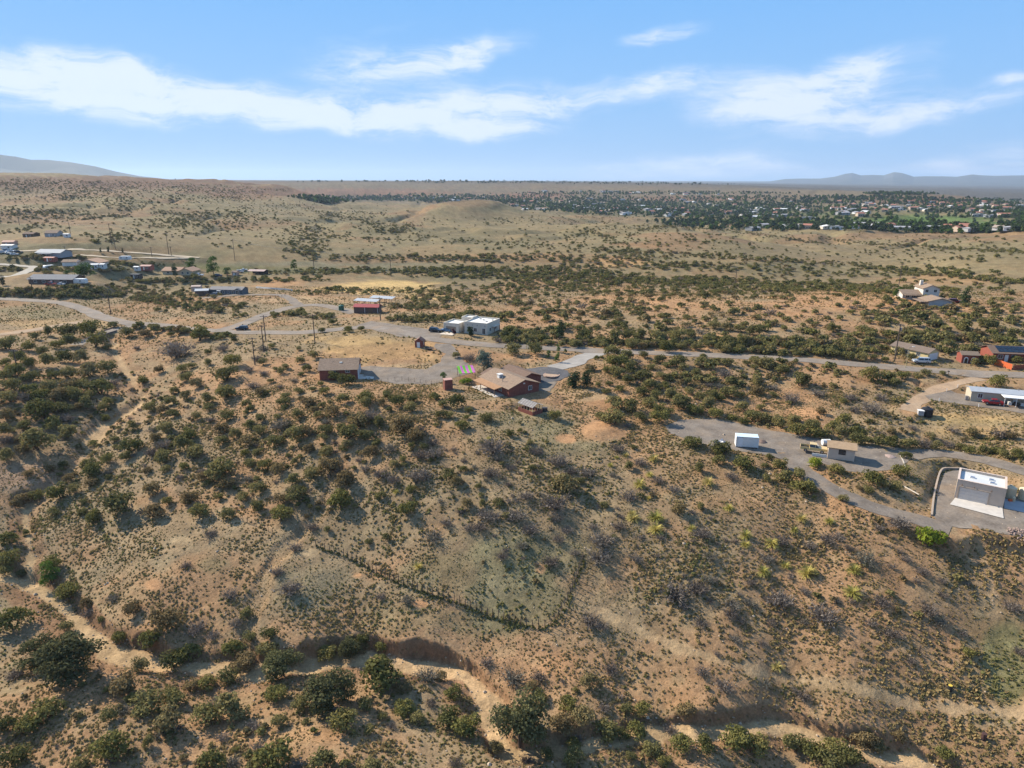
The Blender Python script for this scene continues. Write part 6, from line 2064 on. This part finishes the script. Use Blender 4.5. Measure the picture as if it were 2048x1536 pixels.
'G': """y310,50,65 y730,100,75 y890,115,60 y410,195,75 y410,250,60 y560,240,85 y510,405,80 y640,370,60 y760,410,100 y1030,395,80 y1020,520,100 y590,950,65 y690,170,50 y100,160,50 l1460,230,150 e610,570,150 e850,650,170 e330,590,90
e200,450,80 e130,500,130 e320,650,90 e1080,330,130 e1190,580,110 e1460,630,120 e1530,700,70 e1540,460,60 e1540,540,60 b1690,880,80 e1940,610,100 e1980,860,80 e530,330,80 e210,320,80 e440,470,60 e750,520,70 e1420,410,70 e1330,340,60
e740,690,60 e930,570,50 e1250,760,100 e740,1120,90 r50,1190,120 e510,820,60 e350,790,70 b50,1400,140 b180,1400,140 b340,1360,180 b480,1400,170 g420,1450,150 b640,1360,140 g700,1400,150 b800,1440,150 b920,1420,150 g880,1510,180
b1010,1480,150 r1090,1370,150 r1160,1400,100 r1290,1360,80 b1550,1460,100 e990,1340,40 e800,1270,50 e940,210,80 e880,220,90 e1290,130,120 e1180,160,60 e1000,270,60 e160,190,100 e610,230,90 e780,260,70 e430,580,70 e560,700,60 e1130,700,70
e60,600,80 e150,700,80 e1650,760,60 e1360,920,60 e250,880,50 e160,980,80 e290,1060,110 e530,1050,60 e690,1080,50""",
}
PLANTS = []
for reg, txt in LIST.items():
    ox, oy, sc_ = REG[reg]
    for tok in txt.split():
        k = KIND[tok[0]]; x, y, w = map(float, tok[1:].split(','))
        PLANTS.append([k, ox + x / sc_, oy + (y + .22 * w) / sc_, w / sc_])
# same places seen in two overlapping views
keep = []
for p in sorted(PLANTS, key=lambda q: -q[3]):
    if all(abs(p[1] - q[1]) > .22 * (p[3] + q[3]) or abs(p[2] - q[2]) > .16 * (p[3] + q[3]) for q in keep):
        keep.append(p)
PLANTS = keep


def zone(px, py):
    if py < 700 and px > 1290: return 'on the slope above the paved road'
    if py < 690: return 'beside the paved road'
    if py < 730 and px > 950: return 'along the paved road verge'
    if px > 1180 and py < 800: return 'between the paved road and the gravel lot'
    if px > 1320 and py < 915: return 'in the long thicket behind the gravel lot'
    if px > 1600 and py < 1000: return 'on the bank below the tan shed'
    if px > 1320 and py < 1060: return 'on the brow below the gravel lot'
    if px < 250 and py < 960: return 'on the hill beside the culvert bridge'
    if px < 520 and py < 800: return 'between the gully and the pole row'
    if px < 560 and py < 1060: return 'on the broad slope above the grassy terrace'
    if px < 1000 and py < 860: return 'on the brow below the brick garage'
    if px < 800 and py < 1060: return 'on the upper slope beside the central gully'
    if px < 1320 and py < 900: return 'near the greenhouse and the earth mound'
    if py < 1130: return 'on the stony upper slope above the wire fence' if px < 1240 else 'on the stony slope below the driveway'
    if py < 1270: return 'on the grassy terrace by the wire fence' if px < 1250 else 'on the bare lower slope'
    if py < 1345: return 'on the bank of the sandy wash' if px < 1250 else 'on the bare lower slope'
    return 'on the near side of the sandy wash' if px < 1330 else 'along the lower wash bend'


DESC = {'oak': ('dark green rounded oak shrub', 'oak_shrub', 'shrub'), 'bright': ('fresh green leafy shrub', 'green_shrub', 'shrub'), 'russet': ('brownish olive tangled shrub', 'russet_shrub', 'shrub'),
        'grey': ('grey leafless thorny bush', 'grey_bush', 'bush'), 'yucca': ('yellow green spiky beargrass clump', 'beargrass', 'beargrass'), 'lime': ('bright yellow green rounded shrub', 'lime_shrub', 'shrub')}


def place_plant(kind, px, py, wpx, label=None, name=None, cat=None, group=None, h=1.0, parts=None, fol=None):
    p = hit(px, py)
    zc = float(project(*p)[2])
    dia = wpx * zc / F
    me = random.choice(PROTO[fol or kind])
    yaw = random.uniform(0, 6.28)
    treeish = kind in ('tree', 'gtree', 'silver', 'juniper', 'plum')
    parts = treeish or (wpx > 44 and kind in ('oak', 'bright', 'russet', 'grey', 'lime')) if parts is None else parts
    if not treeish:
        lb, nm, ct = DESC[kind]
        zn = zone(px, py)
        sz = 'large ' if dia > 4.4 else ('small ' if dia < 2.5 else '')
        label = label or sz + lb + ' ' + zn
        name = name or nm; cat = cat or ct
        group = group or (nm.replace('_', ' ').replace('bush', 'bushe').replace('beargrass', 'beargrass clump') + 's ' + zn)
    dia *= 1.12 if kind == 'yucca' else 1.03
    if parts:
        e = tag(empty(name, p[0], p[1], p[2] - .05, yaw), label, cat, group)
        e.scale = (dia, dia, dia * h)
        o = bpy.data.objects.new('crown' if treeish else 'foliage', me); COL.objects.link(o); o.parent = e
        o2 = bpy.data.objects.new('trunk' if treeish else 'stem', random.choice(TRUNKS if treeish else STEMS)); COL.objects.link(o2); o2.parent = e
        return e
    o = bpy.data.objects.new(name, me); COL.objects.link(o)
    o.location = (p[0], p[1], p[2] - .05); o.rotation_euler = (0, 0, yaw); o.scale = (dia, dia * random.uniform(.85, 1.1), dia * h * random.uniform(.85, 1.15))
    return tag(o, label, cat, group)


REST = []      # plants beyond the 300 largest of a kind
count = {}
for (k, px, py, w) in PLANTS:
    count[k] = count.get(k, 0) + 1
    if count[k] <= 285:
        place_plant(k, px, py, w, h={'yucca': 1.05, 'grey': .95}.get(k, 1.0))
    else:
        REST.append((k, px, py, w))

# trees with a face of their own: (kind, px, base y, width px, height factor, label, name, category)
for (k, px, py, w, hh, lb, nm) in [
        ('tree', 1040, 1488, 116, 1.15, 'largest dark oak tree with dense crown beside the bend of the wash', 'oak_tree'),
        ('tree', 148, 1352, 128, .75, 'wide spreading grey green oak tree beside the sandy wash', 'oak_tree'),
        ('tree', 84, 1328, 82, .85, 'smaller spreading oak tree joined to the wide one beside the wash', 'oak_tree'),
        ('tree', 660, 1412, 100, .85, 'dense dark oak tree on the near bank under the eroded cliff', 'oak_tree'),
        ('tree', 568, 1352, 78, .8, 'rounded oak tree standing at the wash edge', 'oak_tree'),
        ('tree', 700, 1312, 46, 1.0, 'upright dark oak tree at the end of the eroded bank', 'oak_tree'),
        ('gtree', 102, 1166, 48, .8, 'small yellow green tree on its own trunk at the wash head', 'wash_tree'),
        ('tree', 688, 1396, 60, .9, 'oak tree leaning over the wash below the eroded bank', 'oak_tree'),
        ('juniper', 1147, 775, 44, .75, 'dark juniper on the yard corner of the asphalt circle', 'juniper'),
        ('juniper', 1174, 776, 40, .75, 'second dark juniper, close beside the first at the asphalt circle', 'juniper'),
        ('silver', 967, 746, 46, 1.05, 'silvery leaved tree behind the brick house', 'silver_tree'),
        ('gtree', 1097, 716, 12, 1.15, 'young green tree of the group by the circle drive, near the road', 'young_tree'),
        ('gtree', 1114, 724, 13, 1.4, 'taller young green tree of the group by the circle drive', 'young_tree'),
        ('gtree', 1116, 704, 11, 1.2, 'young green tree close to the paved road', 'young_tree'),
        ('gtree', 1131, 706, 8, 1.1, 'smallest young green tree by the circle drive', 'young_tree'),
        ('juniper', 1119, 679, 34, .95, 'tall dark green tree on the verge across the paved road', 'verge_tree'),
        ('gtree', 888, 765, 17, 1.1, 'little green tree beside the narrow brick hut', 'yard_tree'),
        ('plum', 908, 674, 13, 1.0, 'purple leaved plum tree in front of the stucco house', 'plum_tree'),
        ('juniper', 941, 672, 24, .85, 'dark green yard tree in front of the stucco house', 'yard_tree'),
        ('gtree', 428, 551, 29, 1.1, 'tall rounded cottonwood beside the ranch house', 'cottonwood'),
        ('gtree', 384, 541, 26, .85, 'paler cottonwood behind the ranch house wing', 'cottonwood'),
        ('juniper', 351, 554, 16, 1.35, 'pointed dark conifer in front of the ranch house', 'conifer'),
        ('gtree', 169, 558, 46, .65, 'broad dark cottonwood behind the round camper', 'cottonwood'),
        ('gtree', 136, 555, 18, .7, 'small bright tree beside the broad cottonwood', 'yard_tree'),
        ('gtree', 455, 551, 20, .7, 'low pale tree next to the tall cottonwood', 'yard_tree'),
        ('gtree', 589, 540, 16, 1.1, 'single green tree in the creek bottom', 'creek_tree'),
        ('juniper', 217, 504, 9, 1.25, 'dark tree in the field inside the pale road, the larger one', 'field_tree'),
        ('juniper', 202, 506, 7, 1.15, 'dark tree in the field beside the larger field tree', 'field_tree'),
        ('juniper', 246, 506, 7, 1.15, 'lone dark tree on the pale road edge', 'field_tree'),
        ('gtree', 1793, 595, 21, .95, 'yellow green tree beside the two storey house', 'yard_tree'),
        ('juniper', 1930, 611, 34, .8, 'dense dark tree group beyond the maroon suv', 'yard_tree'),
        ('juniper', 1830, 598, 15, .8, 'dark tree against the wing of the two storey house', 'yard_tree'),
        ('juniper', 6, 572, 16, 1.1, 'dark tree at the corner of the long dark house yard', 'yard_tree')]:
    e = place_plant(k, px, py, w, lb, nm, 'tree', h=hh)
e = place_plant('lime', 932, 767, 26, 'lime green creeper bush under the striped canopy', 'creeper_bush', 'bush', 'garden bushes', .55)

# ------------------------------------------------------------------ where nothing grows
NOVEG = np.clip(SAND * 1.6, 0, 1)
NOVEG = np.maximum(NOVEG, TRAIL)
for P, half in ROADS.values():
    idx, d, arg, side = near_line(P, half + .8)
    NOVEG[idx] = np.maximum(NOVEG[idx], smooth(half + .8, half + .1, d))
for xy in AREAS.values():
    lo = xy.min(0); hi = xy.max(0)
    idx = np.nonzero((GX > lo[0]) & (GX < hi[0]) & (GY > lo[1]) & (GY < hi[1]))
    ins = np.zeros(len(idx[0]), bool)
    for k in range(len(xy)):
        a = xy[k]; b_ = xy[(k + 1) % len(xy)]
        ins ^= ((a[1] > GY[idx]) != (b_[1] > GY[idx])) & (GX[idx] < (b_[0] - a[0]) * (GY[idx] - a[1]) / (b_[1] - a[1] + 1e-12) + a[0])
    NOVEG[idx] = np.maximum(NOVEG[idx], ins)
for s_ in SITES.values():
    c, sn = math.cos(s_.yaw), math.sin(s_.yaw)
    ax = (GX - s_.x) * c + (GY - s_.y) * sn; ay = -(GX - s_.x) * sn + (GY - s_.y) * c
    NOVEG[(ax > -1) & (ax < s_.w + 1) & (ay > -1.5) & (ay < s_.d + 1)] = 1
PXG, PYG, ZCG = project(GX, GY, GZ)
for (px, py, rx, ry, col, st) in TINTS:
    if col in (ORANGE, PALE) and st >= .7 and py > 690:
        NOVEG = np.maximum(NOVEG, smooth(1.1, .8, np.hypot((PXG - px) / rx, (PYG - py) / ry)) * .95)
    if col in (GOLD, BROWN) and st >= .5 and py > 680:
        NOVEG = np.maximum(NOVEG, smooth(1.1, .8, np.hypot((PXG - px) / rx, (PYG - py) / ry)) * .55)


def hits(px, py):
    """many sight lines at once"""
    px = np.asarray(px, float); py = np.asarray(py, float)
    cx = (px - 1024) / F; cy = (768 - py) / F
    cp, sp = math.cos(PITCH), math.sin(PITCH)
    D = np.stack([cx, cp + cy * sp, -sp + cy * cp], 1)
    T = np.geomspace(120, 9000, 420)
    out = np.empty((len(px), 3)); ok = np.zeros(len(px), bool)
    for k in range(0, len(px), 1500):
        d = D[k:k + 1500]
        X = d[:, :1] * T; Y = d[:, 1:2] * T; Z = CAM_H + d[:, 2:3] * T
        g = H(X, Y)
        bl = Z < g
        i = np.maximum(bl.argmax(1), 1); r = np.arange(len(d))
        a = Z[r, i - 1] - g[r, i - 1]; b_ = g[r, i] - Z[r, i]
        t = T[i - 1] + (T[i] - T[i - 1]) * np.clip(a / (a + b_ + 1e-9), 0, 1)
        out[k:k + 1500, 0] = d[:, 0] * t; out[k:k + 1500, 1] = d[:, 1] * t
        ok[k:k + 1500] = bl.any(1)
    out[:, 2] = H(out[:, 0], out[:, 1])
    return out, ok


def scatter(name, label, P, size, proto, sink=.03, zs=None):
    """one mass of many small plants: points carrying copies of a prototype mesh"""
    n = len(P)
    me = bpy.data.meshes.new(name)
    me.vertices.add(n)
    co_ = np.array(P, np.float32); co_[:, 2] -= sink
    me.vertices.foreach_set('co', co_.ravel())
    me.attributes.new('sc', 'FLOAT_VECTOR', 'POINT').data.foreach_set('vector', np.stack([size, size, size * (1 if zs is None else zs)], 1).astype(np.float32).ravel())
    me.attributes.new('rot', 'FLOAT_VECTOR', 'POINT').data.foreach_set('vector', np.stack([np.zeros(n), np.zeros(n), RNG.uniform(0, 6.28, n)], 1).astype(np.float32).ravel())
    o = bpy.data.objects.new(name, me); COL.objects.link(o)
    src = bpy.data.objects.new(name + '_plant', proto)
    g = bpy.data.node_groups.new(name, 'GeometryNodeTree')
    g.interface.new_socket('Geometry', in_out='INPUT', socket_type='NodeSocketGeometry')
    g.interface.new_socket('Geometry', in_out='OUTPUT', socket_type='NodeSocketGeometry')
    gi = g.nodes.new('NodeGroupInput'); go = g.nodes.new('NodeGroupOutput')
    m2p = g.nodes.new('GeometryNodeMeshToPoints')
    iop = g.nodes.new('GeometryNodeInstanceOnPoints')
    oi = g.nodes.new('GeometryNodeObjectInfo'); oi.inputs['Object'].default_value = src
    a1 = g.nodes.new('GeometryNodeInputNamedAttribute'); a1.data_type = 'FLOAT_VECTOR'; a1.inputs['Name'].default_value = 'sc'
    a2 = g.nodes.new('GeometryNodeInputNamedAttribute'); a2.data_type = 'FLOAT_VECTOR'; a2.inputs['Name'].default_value = 'rot'
    g.links.new(gi.outputs[0], m2p.inputs['Mesh'])
    g.links.new(m2p.outputs[0], iop.inputs['Points'])
    g.links.new(oi.outputs['Geometry'], iop.inputs['Instance'])
    g.links.new(a1.outputs['Attribute'], iop.inputs['Scale'])
    g.links.new(a2.outputs['Attribute'], iop.inputs['Rotation'])
    g.links.new(iop.outputs[0], go.inputs[0])
    md = o.modifiers.new('plants', 'NODES'); md.node_group = g
    return tag(o, label, None, None, 'stuff')


# ---- low tufts over the slopes
def tuft_mesh(seed, n, size, mt, tall=.6):
    rng = np.random.default_rng(seed)
    d = unit(rng.normal(0, 1, (n, 3))); d[:, 2] = np.abs(d[:, 2])
    C = d * np.array([.40, .40, tall * .75]) * rng.uniform(.5, 1.05, (n, 1))
    C[:, 2] = np.maximum(C[:, 2], size * .5)
    return np_mesh('tuft', *quads(C, d, size, rng, 1.5), mt)


def polar_points(n, r0, r1, half=46):
    r = np.sqrt(RNG.uniform(r0 * r0, r1 * r1, n)); th = np.radians(RNG.uniform(-half, half, n))
    return r * np.sin(th), r * np.cos(th)


def tufts(n, r0, r1, smin, smax, tag_):
    x, y = polar_points(n, r0, r1)
    patch = fbm(x, y, 14, 3, 131); fine = fbm(x, y, 3.5, 2, 132)
    keepv = (RNG.uniform(0, 1, n) < np.clip(.74 + patch * 1.2 + fine * .8, .22, 1)) & (sample(NOVEG, x, y) < RNG.uniform(.15, .75, n))
    x, y = x[keepv], y[keepv]
    z = H(x, y)
    g = sample(GC[..., 1], x, y) - sample(GC[..., 0], x, y)
    green = g > -.055 + RNG.normal(0, .03, len(x))
    size = RNG.uniform(smin, smax, len(x)) * (1 + np.clip(fbm(x, y, 9, 2, 139), -.4, .6))
    P = np.stack([x, y, z], 1)
    var = RNG.integers(0, 2, len(x))
    for gi_, mt, nm, lb in ((False, TUFT, 'sage_tufts', 'low grey tan tufts speckled over the slopes'), (True, TUFT_G, 'green_tufts', 'low grey green tufts speckled over the slopes')):
        for v in range(2):
            m_ = (green == gi_) & (var == v)
            if m_.sum() > 5:
                scatter(nm, lb, P[m_], size[m_], tuft_mesh(900 + v + 3 * gi_, 15, .17, mt, .62 + .2 * v))


FP = pline([(632,1094),(700,1118),(780,1160),(860,1190),(940,1217),(1020,1245),(1090,1256),(1122,1225),(1148,1170),(1166,1118)], .19)
FP = FP + RNG.normal(0, .28, FP.shape)
scatter('fence_weeds', 'strip of green weeds grown up along the wire fence', np.c_[FP, H(FP[:, 0], FP[:, 1])], RNG.uniform(.25, .6, len(FP)), tuft_mesh(950, 15, .17, BRIGHT, .8))
tufts(135000, 72, 210, .22, .54, 'near')
tufts(55000, 210, 420, .3, .75, 'mid')


# ---- shrubs of the wider valley, too many to tell apart
def ellipse_pts(L):
    X = []; Y = []; K_ = []
    for e in L:
        cx, cy, rx, ry, n = e[:5]
        n = int(n)
        a = RNG.uniform(0, 6.283, n); r = np.sqrt(RNG.uniform(0, 1, n)) * (1 + RNG.normal(0, .12, n))
        X.append(cx + rx * r * np.cos(a)); Y.append(cy + ry * r * np.sin(a))
    return np.concatenate(X), np.concatenate(Y)


def line_pts(pix, n, jit):
    P = np.array(pix, float)
    s = np.concatenate([[0], np.cumsum(np.hypot(*np.diff(P, axis=0).T))])
    t = RNG.uniform(0, s[-1], n)
    return np.interp(t, s, P[:, 0]) + RNG.normal(0, 2, n), np.interp(t, s, P[:, 1]) + RNG.normal(0, jit, n)


BG = [(1500,630,500,60,330),(1900,640,180,50,150),(1650,578,400,25,230),(1150,610,150,30,80),(1350,580,250,14,150),(1750,690,300,20,90),(1250,650,150,25,50),(2000,680,80,25,30),
      (1400,688,380,8,220),(1700,704,250,6,110),(1450,745,250,30,60),
      (1000,546,210,13,380),(1150,556,160,14,320),(800,541,200,6,180),(1350,562,180,8,240),(1550,573,200,8,230),(1750,580,180,8,150),(620,546,100,4,60),(1080,575,150,8,120),
      (1050,516,300,8,200),(1250,530,120,12,110),(760,516,160,9,80),(900,520,100,8,60),(1450,535,150,10,120),(1750,545,250,10,150),
      (1000,470,500,40,260),(1600,490,450,30,330),(600,450,300,50,260),(250,440,280,40,190),(300,395,320,25,300),(100,385,120,20,200),(1300,470,200,20,150),(1900,500,160,30,160),
      (30,425,90,12,200),(110,430,100,10,180),(260,408,60,14,160),(190,395,100,8,130),(400,392,90,14,220),(490,395,60,10,140),(430,440,100,18,240),(330,447,70,10,110),(615,490,45,22,170),
      (600,465,60,12,90),(700,432,80,10,200),(780,455,60,12,170),(540,420,90,14,140),(60,365,90,8,230),(200,370,200,8,420),(450,380,120,6,200),(150,382,180,8,260),(350,376,160,7,200),(300,470,110,8,60),(220,478,70,8,60),
      (250,585,220,13,240),(60,590,90,7,70),(330,602,70,8,60),(410,616,110,12,80),(130,541,130,5,70),(420,562,190,6,170),(870,590,70,18,110),(840,615,60,7,40),(850,640,80,5,60),(960,634,70,8,60),
      (1000,600,80,16,70),(700,585,120,6,60),(600,560,60,4,20),(640,634,40,5,16),(600,630,30,4,9),(60,540,90,5,50),(520,634,60,5,12),(90,518,80,5,70),(250,530,80,5,50),(1070,672,60,8,30),(1020,680,30,6,14),
      (1600,456,450,7,260),(1200,440,250,9,160),(1050,445,120,9,60)]
bx, by = ellipse_pts(BG)
L_ = [line_pts([(560,405),(640,425),(720,440),(780,462),(900,480),(1010,486),(1150,497),(1250,502),(1400,512),(1530,520),(1700,530),(1850,548),(2060,566)], 700, 3.0),
      line_pts([(1250,476),(1290,458),(1330,452),(1460,462),(1530,470),(1640,488)], 240, 2.0),
      line_pts([(1630,475),(1700,485),(1780,490),(1950,500),(2060,506)], 240, 1.6),
      line_pts([(1130,478),(1180,464),(1230,482),(1260,492)], 110, 3.0), line_pts([(620,470),(700,474),(780,480),(850,482)], 90, 1.5), line_pts([(0,470),(60,455),(160,440),(260,430)], 110, 2.5),
      line_pts([(300,425),(380,432),(450,425),(540,440),(640,452)], 170, 3.0), line_pts([(200,660),(300,655),(420,672),(500,668)], 60, 3.0)]
bx = np.concatenate([bx] + [l[0] for l in L_]); by = np.concatenate([by] + [l[1] for l in L_])
Pb, okb = hits(bx, by)
rb_ = np.hypot(Pb[:, 0], Pb[:, 1])
okb &= (sample(NOVEG, Pb[:, 0], Pb[:, 1]) < .3) & (rb_ < 2600)
Pb = Pb[okb]; rb_ = rb_[okb]
sb_ = RNG.uniform(1.5, 3.6, len(Pb)) * np.where(rb_ > 560, .78, 1.0) * (1 + .5 * (RNG.uniform(0, 1, len(Pb)) < .12))
kb = RNG.choice(8, len(Pb), p=[.22, .2, .16, .12, .1, .08, .07, .05])
ppx_, ppy_, _q = project(Pb[:, 0], Pb[:, 1], Pb[:, 2])
creek = (ppy_ > 534) & (ppy_ < 590) & (ppx_ > 560)
kb = np.where(creek & (RNG.uniform(0, 1, len(kb)) < .5), 4, kb)
mm = [PROTO['oak_lo'][0], PROTO['oak_lo'][1], PROTO['oak_lo'][2], PROTO['russet_lo'][0], PROTO['bright_lo'][0], PROTO['oak_lo'][3], PROTO['russet_lo'][1], PROTO['grey_lo'][0]]
for k in range(8):
    scatter('valley_shrubs', 'olive and brown shrubs spread over the wide valley and its hills', Pb[kb == k], sb_[kb == k], mm[k])

# ---- small unlisted shrubs between the listed ones, and what the count limit left over
xs, ys = polar_points(9000, 78, 260)
px_, py_, _z = project(xs, ys, H(xs, ys))
dens = np.zeros(len(xs))
for (cx, cy, rx, ry, d_) in [(110,770,180,110,1.0),(330,880,330,130,.55),(650,920,300,130,.55),(1600,780,380,50,.45),(1000,960,260,120,.45),(1150,1060,250,130,.45),(1600,1120,380,140,.45),
                             (450,1440,520,120,.35),(1250,1420,400,80,.35),(1500,1430,200,60,.3),(1700,860,350,35,.8),(900,860,150,60,.35),(300,680,300,30,.3),(1900,900,150,30,.4)]:
    dens = np.maximum(dens, d_ * smooth(1.1, .7, np.hypot((px_ - cx) / rx, (py_ - cy) / ry)))
ks = (RNG.uniform(0, 1, len(xs)) < dens * np.clip(.6 + 1.8 * fbm(xs, ys, 16, 3, 201), 0, 1)) & (sample(NOVEG, xs, ys) < .3)
Ps = np.stack([xs, ys, H(xs, ys)], 1)[ks]
ss = RNG.uniform(.8, 1.9, len(Ps))
greyz = (px_[ks] > 880) & (py_[ks] > 900)
kk_ = np.where(greyz, RNG.choice([0, 1, 2, 2, 3, 3, 3], len(Ps)), RNG.choice([0, 0, 1, 1, 4, 2], len(Ps)))
for k, me_ in enumerate([PROTO['oak_lo'][1], PROTO['russet_lo'][2], PROTO['grey_lo'][1], PROTO['grey_lo'][2], PROTO['bright_lo'][2]]):
    if (kk_ == k).sum():
        scatter('small_shrubs', 'knee high shrubs filling the gaps between the larger ones', Ps[kk_ == k], ss[kk_ == k], me_)
for kind in set(r[0] for r in REST):
    R_ = [r for r in REST if r[0] == kind]
    Pr = np.array([hit(r[1], r[2]) for r in R_]); zc_ = project(Pr[:, 0], Pr[:, 1], Pr[:, 2])[2]
    scatter('leftover_shrubs', 'smaller shrubs standing among the larger ones on the slopes', Pr, np.array([r[3] for r in R_]) * zc_ / F * 1.08, PROTO[kind][0])

# ---- stones along the wash
xr, yr = polar_points(60000, 74, 190)
sv = sample(SAND, xr, yr); bv_ = sample(BARE, xr, yr)
kr = RNG.uniform(0, 1, len(xr)) < np.where((sv > .05) & (sv < .8), .30, np.where(sv >= .8, .10, np.where(bv_ > .2, .10, .02)))
Pr = np.stack([xr, yr, H(xr, yr)], 1)[kr]
rk = MB()
ico = [(0, 0, .45), (.5, 0, .1), (.1, .45, .15), (-.45, .2, .12), (-.3, -.4, .1), (.25, -.45, .16), (0, 0, -.3)]
rk.add(ico, [(0, 1, 2), (0, 2, 3), (0, 3, 4), (0, 4, 5), (0, 5, 1), (6, 2, 1), (6, 3, 2), (6, 4, 3), (6, 5, 4), (6, 1, 5)])
ROCK = mat('pale_stone', (.40, .31, .22), .95, .25, 2.0)
scatter('stones', 'loose pale stones along the sandy wash', Pr, RNG.uniform(.12, .42, len(Pr)) * (1 + (RNG.uniform(0, 1, len(Pr)) < .05)), rk.mesh('stone', ROCK), -.02)

# ------------------------------------------------------------------ the town in its trees
TT = [(700,398,130,5,150),(850,396,150,7,260),(960,402,120,8,200),(1150,410,200,13,420),(1350,414,250,19,620),(1550,425,250,20,480),(1500,453,220,8,110),(1700,452,220,9,160),(1900,460,160,8,150),(1800,402,240,7,240),
      (1950,420,130,18,320),(1300,387,280,3,190),(1800,388,70,2.5,110),(1800,438,180,9,90),(1100,395,150,6,120),(1600,396,250,4,160),(640,404,60,4,50),(2040,440,60,16,80),(1400,446,90,5,60)]
TT = [(a, b_, c_, d_, n_ * 2.0) for (a, b_, c_, d_, n_) in TT]
tx, ty = ellipse_pts(TT)
Pt, okt = hits(tx, ty)
rt_ = np.hypot(Pt[:, 0], Pt[:, 1])
okt &= ~((np.hypot((tx - 1840) / 210, (ty - 438) / 13) < 1) & (RNG.uniform(0, 1, len(tx)) < .72))
okt &= (rt_ > 800) & ((rt_ > 1500) | (tx > 1150))
Pt = Pt[okt]
TOWN_LO = [np_mesh('crown', *crown(800 + k, 7, 110, .085, .9, 1.05, .02, spread=.26, lobe=(.16, .28)), [TREE_D, TREE_G, TREE_D][k]) for k in range(3)]
st_ = RNG.uniform(5.0, 10.5, len(Pt)); kt = RNG.integers(0, 3, len(Pt))
for k in range(3):
    scatter('town_trees', 'dark green mass of garden trees round the distant town', Pt[kt == k], st_[kt == k], TOWN_LO[k], .2, RNG.uniform(.7, 1.15, (kt == k).sum()))
fx, fy = ellipse_pts([(500,358,350,2.5,260),(900,365,300,2.5,220),(300,357,250,2,120),(1300,368,250,3,120),(2000,402,60,3,60)])
Pf, okf = hits(fx, fy)
rf_ = np.hypot(Pf[:, 0], Pf[:, 1]); okf &= rf_ > 3300
scatter('far_trees', 'hazy line of trees on the far plain', Pf[okf], RNG.uniform(7, 12, okf.sum()), TOWN_LO[0], .3)

HW = [OFFWHITE, mat('town_cream', (.55, .48, .38), .9, .08, 1), mat('town_tan', (.42, .33, .25), .9, .08, 1), mat('town_white', (.68, .68, .66), .8, .05, 1), mat('town_grey', (.30, .30, .30), .9, .08, 1)]
HR = [mat('town_roof_tan', (.34, .27, .21), .95, .1, 1), mat('town_roof_grey', (.32, .31, .31), .9, .1, 1), mat('town_roof_red', (.34, .15, .10), .95, .1, 1), mat('town_roof_white', (.62, .61, .58), .8, .08, 1)]


def town_house(v):
    e = empty('town_house', 0, 0, 0)
    w, d, hh, ri = [(13, 9, 3.0, 2.0), (16, 10, 3.0, 1.8), (11, 9, 5.0, 1.8), (18, 10, 3.2, 1.4), (22, 11, 3.6, 1.2)][v % 5]
    gable(e, -w / 2, w / 2, 0, d, hh, ri, HW[v % 5], HR[(v * 3 + v // 4) % 4], .6, 'x' if v % 3 else 'y')
    for k in range(3):
        panel(e, 'window', GLASS, -w * .35 + k * w * .28, -w * .35 + k * w * .28 + 2.0, 1.0, 2.4, 0)
    return e


protos = [town_house(v) for v in range(10)]
hx, hy = ellipse_pts([(1130,412,130,11,34),(1350,416,220,17,66),(1600,428,200,11,44),(1800,414,180,9,40),(1985,420,60,20,36),(1150,384,100,2.5,16),(1330,389,120,3,12),(860,398,130,5,12),(1560,458,120,4,8),(1750,456,160,5,16),(1960,462,80,5,12)])
Ph, okh = hits(hx, hy)
rh_ = np.hypot(Ph[:, 0], Ph[:, 1])
okh &= (rh_ > 850) & ((rh_ > 1500) | (hx > 1150)) & (RNG.uniform(0, 1, len(Ph)) < .7)
Ph = Ph[okh]
HL = {0: 'pale house', 1: 'cream house', 2: 'tan two storey house', 3: 'white walled house', 4: 'grey long hall'}
RL = ['tan roof', 'grey roof', 'red roof', 'white roof']
used = set()
for k in range(len(Ph)):
    v = int(RNG.integers(0, 10))
    r_ = float(np.hypot(Ph[k, 0], Ph[k, 1]))
    ppx = float(project(*Ph[k])[0])
    where = 'on the mesa rim above the town' if r_ > 2450 else ('near the golf course' if ppx > 1600 else ('at the near edge of the town' if r_ < 1450 else 'among the town trees'))
    o = protos[v] if v not in used else copy_tree(protos[v])
    used.add(v)
    o.location = (Ph[k, 0], Ph[k, 1], Ph[k, 2] + .4); o.rotation_euler = (0, 0, RNG.uniform(-.7, .7))
    tag(o, 'distant ' + HL[v % 5] + ' with ' + RL[(v * 3 + v // 4) % 4] + ' ' + where, 'house', 'houses ' + where)
for v in range(10):
    if v not in used:
        for c_ in list(protos[v].children): bpy.data.objects.remove(c_)
        bpy.data.objects.remove(protos[v])

# ------------------------------------------------------------------ haze
hz = MB().box(-26000, 26000, -600, 32000, -150, 430).build('haze', [])
hm = bpy.data.materials.new('haze_air'); hm.use_nodes = True
ht = hm.node_tree
for n_ in list(ht.nodes): ht.nodes.remove(n_)
ho = ht.nodes.new('ShaderNodeOutputMaterial'); hv = ht.nodes.new('ShaderNodeVolumePrincipled')
hv.inputs['Color'].default_value = (.62, .79, 1.0, 1)
hv.inputs['Density'].default_value = 4.6e-5
hv.inputs['Anisotropy'].default_value = .2
ht.links.new(hv.outputs[0], ho.inputs['Volume'])
hz.data.materials.append(hm)
tag(hz, 'thin pale blue haze over the far valley', None, None, 'stuff')
